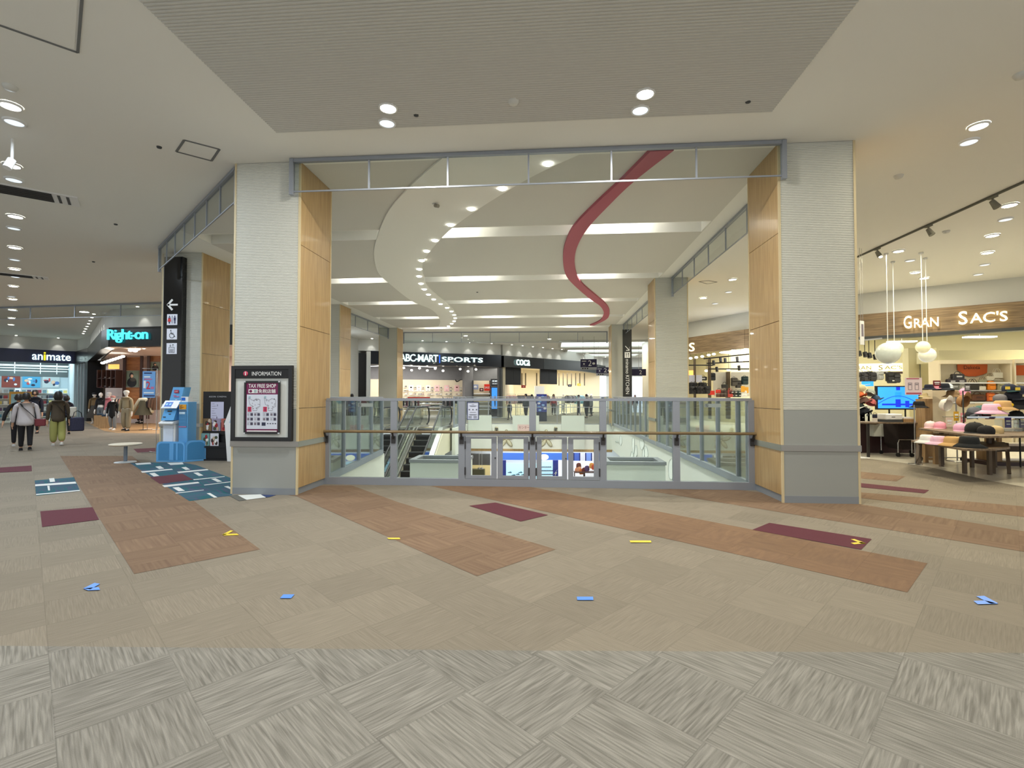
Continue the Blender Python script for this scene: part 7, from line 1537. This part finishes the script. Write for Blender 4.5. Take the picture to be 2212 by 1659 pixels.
hats([('cap', 2180, 845, (28, 36, 60), (30, 66, 70), .0, 'navy cap with a yellow patch, highest at the far right', 1.3), ('cap', 2202, 850, (30, 34, 56), (22, 24, 44), .0, 'navy cap with a yellow patch at the right edge', 1.4), ('cap', 2188, 862, (24, 28, 44), None, .2, 'dark navy cap with a white card at the right edge', 1.5), ('bucket_hat', 2198, 884, (14, 16, 22), None, .2, 'big black hat below the navy caps', 1.9), ('cap', 2160, 866, (120, 118, 122), None, .2, 'grey cap behind the tan bucket hat', 1.2), ('cap', 2195, 903, (34, 38, 36), (70, 80, 60), .1, 'olive and black cap low at the right edge', 1.3), ('cap', 2120, 893, (70, 110, 106), None, .5, 'teal cap behind the pink bucket hat', 1.4), ('cap', 2104, 896, (96, 100, 108), None, -.5, 'grey striped cap left of the teal cap', 1.4), ('cap', 2098, 903, (30, 32, 40), None, -.4, 'near-black cap under the grey striped one', 1.2), ('cap', 2128, 903, (130, 40, 44), None, .3, 'dark red cap peak below the pink bucket hat', 1.0)], 11.0)
for u, v in ((2177, 838), (2199, 840)):
    q_ = PY(u, v, 10.83); t = thing('sewn_patch', '%s yellow square patch on a navy cap at the right' % ('left' if u < 2190 else 'right'), 'patch', q_); MB().box(-.045, .045, 0, .006, -.03, .03, cloth((236, 206, 80))).build('patch', t)
q_ = PY(2145, 900, 11); t = thing('hat_rack', 'clear-shelved hat rack with black frame at the right', 'rack', (q_.x, 11.0, 0)); 
MB().box(-.65, .55, -.2, .2, 1.05, 1.07, M_GLASS).build('shelf', t); MB().tube([(-.5, .1, 0), (-.5, .1, 1.6), (.6, .1, 1.6), (.6, .1, 0)], .015, M_BLACK, 6).build('back_frame', t); MB().box(-.68, .6, -.22, -.2, 1.04, 1.08, M_CHROME).build('shelf_edge', t)
t = thing('low_plinth', 'dark low plinth with stacked goods at the right edge', 'plinth', (PY(2195, 940, 11.5).x, 11.6, 0)); MB().box(-.7, .9, -.3, .4, .0, .08, mat('dark_purple_brown', (58, 34, 36), .4)).build('base', t); MB().box(-.5, .9, -.25, .35, .3, .42, cloth((80, 70, 66))).build('goods_tray', t); MB().box(-.5, -.44, -.2, .3, .08, .3, M_OAK).box(.8, .86, -.2, .3, .08, .3, M_OAK).build('block', t)
# two hat tables in front
z1_, z2_ = .80, .60
T1p = [tuple(PZ(u, v, z1_).xy) for u, v in ((1984, 925), (2120, 942), (2290, 941), (2290, 926), (2140, 925), (2020, 920))]
def zofs(u, v, z): return tuple(PZ(u, v, z).xy)
t = legs_table('hat_table', 'higher pointed timber hat table at the right, above the lower one', T1p, z1_, [(foot(2138, 1026), foot(2138, 1026)), (foot(2147, 1023), foot(2146, 1019)), (foot(2035, 1004), foot(2035, 1002)), (foot(2240, 1030), foot(2240, 1030))], TBW, DLEG, .055)
T2p = [tuple(PZ(u, v, z2_).xy) for u, v in ((1968, 951), (2085, 970), (2150, 969), (2182, 966), (2170, 955), (2060, 952), (1990, 947))]
t = legs_table('hat_table', 'lower pointed timber hat table, in front of the higher one', T2p, z2_, [(foot(2084, 1023), foot(2084, 1023)), (foot(2180, 1024), foot(2176, 1020)), (foot(1980, 1003), foot(1986, 1000)), (foot(1987, 1001), foot(1990, 999)), (foot(2033, 1008), foot(2033, 1006)), (foot(2100, 1010), foot(2100, 1010)), (foot(2149, 1010), foot(2149, 1010))], TBW, DLEG, .055)
hats([('cap', 2010, 924, (238, 210, 212), (244, 190, 200), .7, 'pale pink cap with pink peak, leftmost on the higher hat table', 1.25), ('cap', 2031, 925.5, (240, 160, 180), (244, 170, 188), .6, 'rose pink cap, second on the higher hat table', 1.25), ('cap', 2075, 931, (236, 176, 206), (240, 186, 214), .5, 'lilac pink cap in the middle of the higher hat table', 1.35), ('cap', 2092, 929, (244, 234, 226), None, .5, 'white cap behind the lilac pink one', 1.1),
      ('cap', 2106, 935, (24, 24, 24), None, .8, 'big black cap on the higher hat table', 1.7), ('cap', 2130, 937, (22, 22, 26), None, 1.6, 'second black cap right of the big black one', 1.3), ('cap', 2152, 936, (200, 176, 130), (214, 190, 140), 1.0, 'beige mesh cap at the right of the higher hat table', 1.2)], 0, z1_)
hats([('bucket_hat', 2003, 957, (232, 234, 232), (220, 170, 60), .3, 'white bucket hat with a yellow flower, leftmost on the lower table', 1.15), ('bucket_hat', 2027, 960, (236, 196, 220), (210, 170, 90), .3, 'pink bucket hat, second on the lower hat table', 1.15), ('bucket_hat', 2057, 963, (206, 164, 106), None, .2, 'tan bucket hat, third on the lower hat table', 1.2), ('bucket_hat', 2094, 966, (16, 20, 24), None, .2, 'black bucket hat, largest on the lower hat table', 1.4)], 0, z2_)
t = thing('rolling_rack', 'thin rolling rack on black wheels behind the lower hat table', 'rack', (PZ(2035, 1000).x+.35, PZ(2035, 1000).y+.35, 0))
MB().tube([(-.55, 0, .08), (.35, 0, .08)], .012, M_STEEL, 6).tube([(-.1, 0, .08), (-.1, 0, .7)], .012, M_STEEL, 6).build('frame', t)
for x in (-.55, -.1, .35): MB().tube([(x-.015, 0, .05), (x+.015, 0, .05)], .05, M_BLACK, 12).build('wheel', t)
t = thing('clear_display_box', 'clear box on the higher hat table at the right', 'display box', (*zofs(2180, 931, z1_), z1_+.001)); MB().box(-.17, .2, -.1, .12, 0, .22, M_GLASS).build('box', t)
# ---------------- ceiling fittings ----------------
def lampdisc(x, y, r, label, glow=M_GLOW, grp=None):
    t = thing('downlight', label, 'ceiling light', (x, y, ZC-.002), group=grp)
    if glow is M_GLOW: MB().lathe([(r*.82, -.019), (.0001, -.019)], glow, n=28).build('lens', t)
    else: MB().lathe([(r*.82, -.018), (.0001, -.018)], glow, n=28).build('lens', t)
    MB().lathe([(r*.82, -.018), (r*.86, -.026), (r, -.022), (r*1.02, 0)], M_WHITE, n=28).build('rim', t)
near = {0: 'big bright downlight, left of the two in the ribbed ceiling', 1: 'big bright downlight, right of the two in the ribbed ceiling', 2: 'big bright downlight high at the right over the carpet', 3: 'big bright downlight at the top of the row at the left edge', 4: 'second bright downlight of the left row, by the spotlight arm'}
for i, (x, y, w_, c) in enumerate(DOWN):
    if y < 3: continue
    if i < 5: lampdisc(x, y, .115, near[i])
    elif i < 13: lampdisc(x, y, .13, 'bright downlight in the long row over the left corridor', grp='downlights over the left corridor')
    else: lampdisc(x, y, .13, 'bright downlight in the ceiling beyond the pillars', grp='other bright ceiling downlights')
for i, (u, v) in enumerate(((836, 264), (1383, 236), (2093, 305), (31, 262))):
    q_ = PZ(u, v, ZC); lampdisc(q_.x, q_.y, .115, ('dim bluish downlight just below the left big one of the ribbed ceiling', 'dim bluish downlight just below the right big one of the ribbed ceiling', 'dim downlight below the bright one at the upper right', 'dim downlight at the left edge under the topmost bright one')[i], M_GLOWD)
for i, (u, v) in enumerate(((30, 387), (30, 492), (32, 560), (33, 597), (2172, 473), (2127, 571), (1966, 562), (1574, 630), (2113, 592), (1545, 655), (25, 640))):
    q_ = PZ(u, v, ZC); lampdisc(q_.x, q_.y, .12, 'dim unlit-looking round downlight between the bright ones', M_GLOWD, 'dim downlights')
for i, (u, v) in enumerate(((2180, 442), (2133, 545), (1942, 541), (1966, 562.5), (1997, 600), (1582, 603), (1519, 643), (1977, 588))):
    if i in (3,): continue
    q_ = PZ(u, v, ZC); lampdisc(q_.x, q_.y, .13, 'bright downlight over the walkway before the bag shop', M_GLOW, 'bright downlights before the bag shop')
# bluish lamp glare in the near smoke screen, put in as a glowing disc
q_ = PZ(1183, 357, ZC); lampdisc(q_.x, q_.y, .05, 'small glowing disc standing in for bluish lamp glare in the near smoke screen', mat('blue_glare_glow', (190, 220, 255), emit=22))
def vent(u0, label, cx, cy, rz, w, d, slots=5, dark=M_DGREY):
    t = thing('ceiling_vent', label, 'ceiling vent', (cx, cy, ZC), rz)
    MB().box(-w/2, w/2, -d/2, d/2, -.02, 0, M_WHITE).build('frame', t)
    MB().box(-w/2+.05, w/2-.35, -d/2+.04, d/2-.04, -.026, -.02, M_BLACK).build('grille', t)
    for k in range(slots): y = -d/2+.06+(d-.12)*k/(slots-1); MB().box(-w/2+.06, w/2-.36, y-.006, y+.006, -.032, -.026, M_DGREY).build('slat', t)
    m = MB()
    for x in (w/2-.26, w/2-.14): m.box(x-.02, x+.02, -d/2+.06, d/2-.06, -.026, -.02, M_DGREY).box(x+.03, x+.045, -d/2+.06, d/2-.06, -.026, -.02, M_WHITE)
    m.build('side_slots', t)
vent(0, 'white ceiling air vent with dark slats at the left edge', -9.3, 7.85, R(42), 1.6, .55)
vent(0, 'smaller ceiling air vent farther along the left corridor', -15.9, 13.3, R(42), 1.6, .42)
def hatch(pts, label, th=.02, z=ZC):
    P = [PZ(u, v, z) for u, v in pts]; t = thing('ceiling_hatch', label, 'ceiling hatch', (P[0].x, P[0].y, z)); m = MB()
    for a_, b_ in zip(P, P[1:]+P[:1]): m.bar((a_.x-P[0].x, a_.y-P[0].y, -.004), (b_.x-P[0].x, b_.y-P[0].y, -.004), th, .008, mat('hatch_gap_grey', (116, 118, 118), .7))
    m.build('frame', t); cx = sum((p-P[0]).x for p in P)/4; cy = sum((p-P[0]).y for p in P)/4
    MB().add([((p-P[0]).x*.92+cx*.08, (p-P[0]).y*.92+cy*.08, -.003) for p in P][::-1], [(0, 1, 2, 3)], M_CEIL).build('panel', t)
hatch([(398, 302), (474, 322), (457, 347), (381, 327)], 'small rectangular ceiling hatch above the information pillar', .03)
hatch([(180, -40), (168, 113), (-40, 40), (-60, -60)], 'large square ceiling hatch in the upper left corner', .025)
hatch([(1510, 608), (1530, 606), (1549, 609), (1528, 613)], 'small hatch in the ceiling beyond the right smoke screen', .03)
def small(u, v, label, cat, kind, z=ZC):
    q_ = PZ(u, v, z); t = thing(kind, label, cat, (q_.x, q_.y, ZC))
    if kind == 'security_camera': MB().lathe([(.06, 0), (.06, -.03), (.03, -.03), (.0001, -.03)][::-1], M_WHITE, n=16).build('mount', t); MB().tube([(0, 0, -.06), (.07, -.05, -.09)], .035, cloth((150, 148, 136)), 10).build('body', t)
    elif kind == 'sprinkler': MB().lathe([(.0001, -.02), (.03, -.02), (.035, 0)], M_DGREY, n=12).build('head', t)
    else: MB().lathe([(.0001, -.05), (.05, -.045), (.07, -.01), (.07, 0)], M_WALL, n=16).build('body', t)
for a_ in ((22, 186, 'small round detector on the ceiling at the upper left edge', 'detector', 'smoke_detector'), (1109, 217, 'small white detector in the ribbed ceiling between the two big lights', 'detector', 'smoke_detector'), (1941, 379, 'round beige detector on the ceiling at the upper right', 'detector', 'smoke_detector'), (940, 437, 'small ceiling camera on the white curved band', 'security camera', 'security_camera'),
           (2205, 160, 'ceiling detector cut by the right edge of the photo', 'detector', 'smoke_detector'), (899, 247, 'tiny dark sprinkler right of the left big light', 'sprinkler', 'sprinkler'), (1616, 218, 'tiny dark sprinkler right of the right big light', 'sprinkler', 'sprinkler'), (344, 317, 'tiny dark sprinkler left of the small ceiling hatch', 'sprinkler', 'sprinkler'), (250, 484, 'tiny dark sprinkler on the left corridor ceiling', 'sprinkler', 'sprinkler'), (202, 565, 'tiny sprinkler farther up the left corridor ceiling', 'sprinkler', 'sprinkler'),
           (1031, 631, 'tiny sprinkler in the third strip of the slotted ceiling', 'sprinkler', 'sprinkler'), (2044, 499, 'flat round ceiling speaker before the bag shop', 'speaker', 'smoke_detector')): small(*a_)
# spotlight arm at the left edge
q_ = PZ(27, 300, ZC); t = thing('spotlight_arm', 'white spotlight arm hanging from the ceiling at the left edge', 'spotlight', (q_.x, q_.y, ZC)); MB().tube([(0, 0, 0), (0, 0, -.38)], .018, M_WHITE, 8).build('rod', t); MB().tube([(0, 0, -.3), (0, -.06, -.44)], .05, M_WHITE, 12).build('head', t)
# track with spotlights
t = thing('lighting_track', 'long dark lighting track with three spotlights at the upper right', 'lighting track', (7.93, 8.0, ZC))
MB().box(-.02, .02, 0, 5.3, -.035, 0, cloth((100, 100, 92))).build('track', t)
for i, (u, v) in enumerate(((1870, 548), (1980, 500), (2116, 440))):
    q_ = PZ(u, v, ZC-.15); h = MB(); y = q_.y-8.0
    h.box(-.03, .03, y-.08, y+.08, -.06, -.035, cloth((120, 118, 106))).tube([(0, y, -.06), (0, y, -.12)], .015, cloth((120, 118, 106)), 6); h.tube([(.0, y+.02, -.1), (.04, y-.04, -.24)], [.04, .06], cloth((120, 118, 106)), 12); g = h.build('spotlight', t)
    if i == 0: MB().ell((.045, y-.045, -.25), (.04, .04, .02), G_SPOT, 12, 6).build('lens', g)
# wall-wash lights on the upper walls of the shops
for (p, qq, n, lab, cc) in ((G[2], G[1], 3, 'right', WARM), (G[3], G[2], 3, 'right', WARM), (G[4], G[3], 3, 'right', NEUT), (S1, S0, 6, 'back', NEUT), (K2, K1, 8, 'back', NEUT), (K3, K2, 4, 'back', NEUT), (B1, BM, 8, 'left', NEUT), (B3, B2, 2, 'left', NEUT), (A1, A0, 5, 'left', NEUT)):
    A_, B_ = Vector((*p, 0)), Vector((*qq, 0)); d = (B_-A_).normalized(); nrm = Vector((-d.y, d.x, 0))
    for k in range(n):
        q_ = A_+(B_-A_)*((k+.5)/n)+nrm*.35
        o = MB().lathe([(.05, -.006), (.0001, -.006)], M_GLOW, n=14).build('wall_washer', loc=(q_.x, q_.y, ZC)); tag(o, 'tiny ceiling light washing the %s wall above the shop fascias' % lab, 'ceiling light', 'wall washing lights along the %s wall' % lab)
        l = bpy.data.lights.new('washer_lamp', 'SPOT'); l.energy = 14; l.color = cc; l.spot_size = R(62); l.spot_blend = .6; l.shadow_soft_size = .04
        ob = bpy.data.objects.new('washer_lamp', l); COL.objects.link(ob); ob.location = (q_.x, q_.y, ZC-.02); tgt = q_-nrm*.3+Vector((0, 0, 4.0)); ob.rotation_euler = (tgt-ob.location).to_track_quat('-Z', 'Y').to_euler()
# floor tape arrows
def tape(quads, m, label):
    P0 = PZ(*quads[0][0]); t = thing('floor_tape', label, 'tape mark', (P0.x, P0.y, .006)); 
    for qd in quads:
        P = [PZ(u, v)-P0 for u, v in qd]; ar = sum(P[i].x*P[(i+1) % len(P)].y-P[(i+1) % len(P)].x*P[i].y for i in range(len(P))); P = P if ar > 0 else P[::-1]
        MB().ext([(p.x, p.y, 0) for p in P], (0, 0, .0015), m).build('strip', t)
TB_ = mat('blue_floor_tape', (84, 140, 230), .5); TY_ = mat('yellow_floor_tape', (226, 200, 60), .5)
tape([[(180, 1273), (204, 1261), (216, 1263), (195, 1275)], [(190, 1277), (180, 1273), (213, 1270), (216, 1276)]], TB_, 'blue tape arrowhead pointing left near the left edge of the carpet')
tape([[(612, 1286), (636, 1286), (629, 1294), (605, 1294)]], TB_, 'short blue tape piece left of centre on the carpet')
tape([[(1246, 1291), (1281, 1291), (1282, 1298), (1247, 1298)]], TB_, 'short blue tape piece right of centre on the carpet')
tape([[(2109, 1290), (2126, 1289), (2156, 1305), (2140, 1306)], [(2103, 1300), (2128, 1299), (2156, 1306), (2112, 1307)]], TB_, 'blue tape arrowhead pointing right at the right of the carpet')
tape([[(498, 1147), (504, 1148), (486, 1157), (480, 1156)], [(480, 1155), (512, 1154), (516, 1157), (484, 1158)]], TY_, 'yellow tape arrowhead pointing left on the brown carpet band')
tape([[(836, 1163), (863, 1163), (865, 1166), (840, 1166)]], TY_, 'short yellow tape piece on the middle brown band')
tape([[(1360, 1169), (1406, 1169), (1407, 1173), (1362, 1173)]], TY_, 'short yellow tape piece on the grey-brown carpet')
tape([[(1838, 1166), (1846, 1166), (1871, 1175), (1862, 1176)], [(1838, 1174), (1860, 1172), (1871, 1175), (1845, 1177)]], TY_, 'yellow tape arrowhead on the long maroon carpet tile')
# outline drawings on the white right-hand wall of the opening
t = thing('wall_drawing', 'thin grey plant-like outlines drawn on the white wall inside the opening', 'wall drawing', (3.245, 0, 0))
LN_ = mat('thin_grey_line', (136, 150, 150), .6)
def draw(pts, closed=True):
    P = [PX(1300+a/6.703, 860+b/6.703, 3.24) for a, b in pts]; P = smooth(P+([P[0]] if closed else []), 4)
    m = MB(); f = [(-.004, p.y, p.z) for p in P]
    if closed: m.add([(-.0015, p.y, p.z) for p in P[:-1]][::-1], [tuple(range(len(P)-1))], mat('white_fill', (236, 242, 240), .6))
    for a_, b_ in zip(f, f[1:]): m.bar(a_, b_, .01, .004, LN_)
    m.build('outline', t)
draw([(265, 540), (285, 560), (290, 640), (275, 690), (262, 650), (258, 580)]); draw([(440, 580), (470, 590), (470, 700), (465, 810), (450, 760), (440, 680)]); draw([(490, 680), (505, 700), (515, 800), (500, 845), (468, 845), (475, 760)])
draw([(550, 590), (600, 600), (610, 690), (580, 750), (552, 690)]); draw([(620, 690), (650, 710), (665, 790), (665, 845), (620, 845)]); draw([(595, 720), (612, 760), (612, 845), (585, 845)]); draw([(432, 770), (450, 800), (455, 845), (415, 845)])
draw([(1000, 880), (975, 920), (965, 1010), (970, 1120), (985, 1165), (1020, 1165), (1024, 1000), (1022, 890)]); draw([(195, 630), (220, 622), (248, 640), (220, 640)])
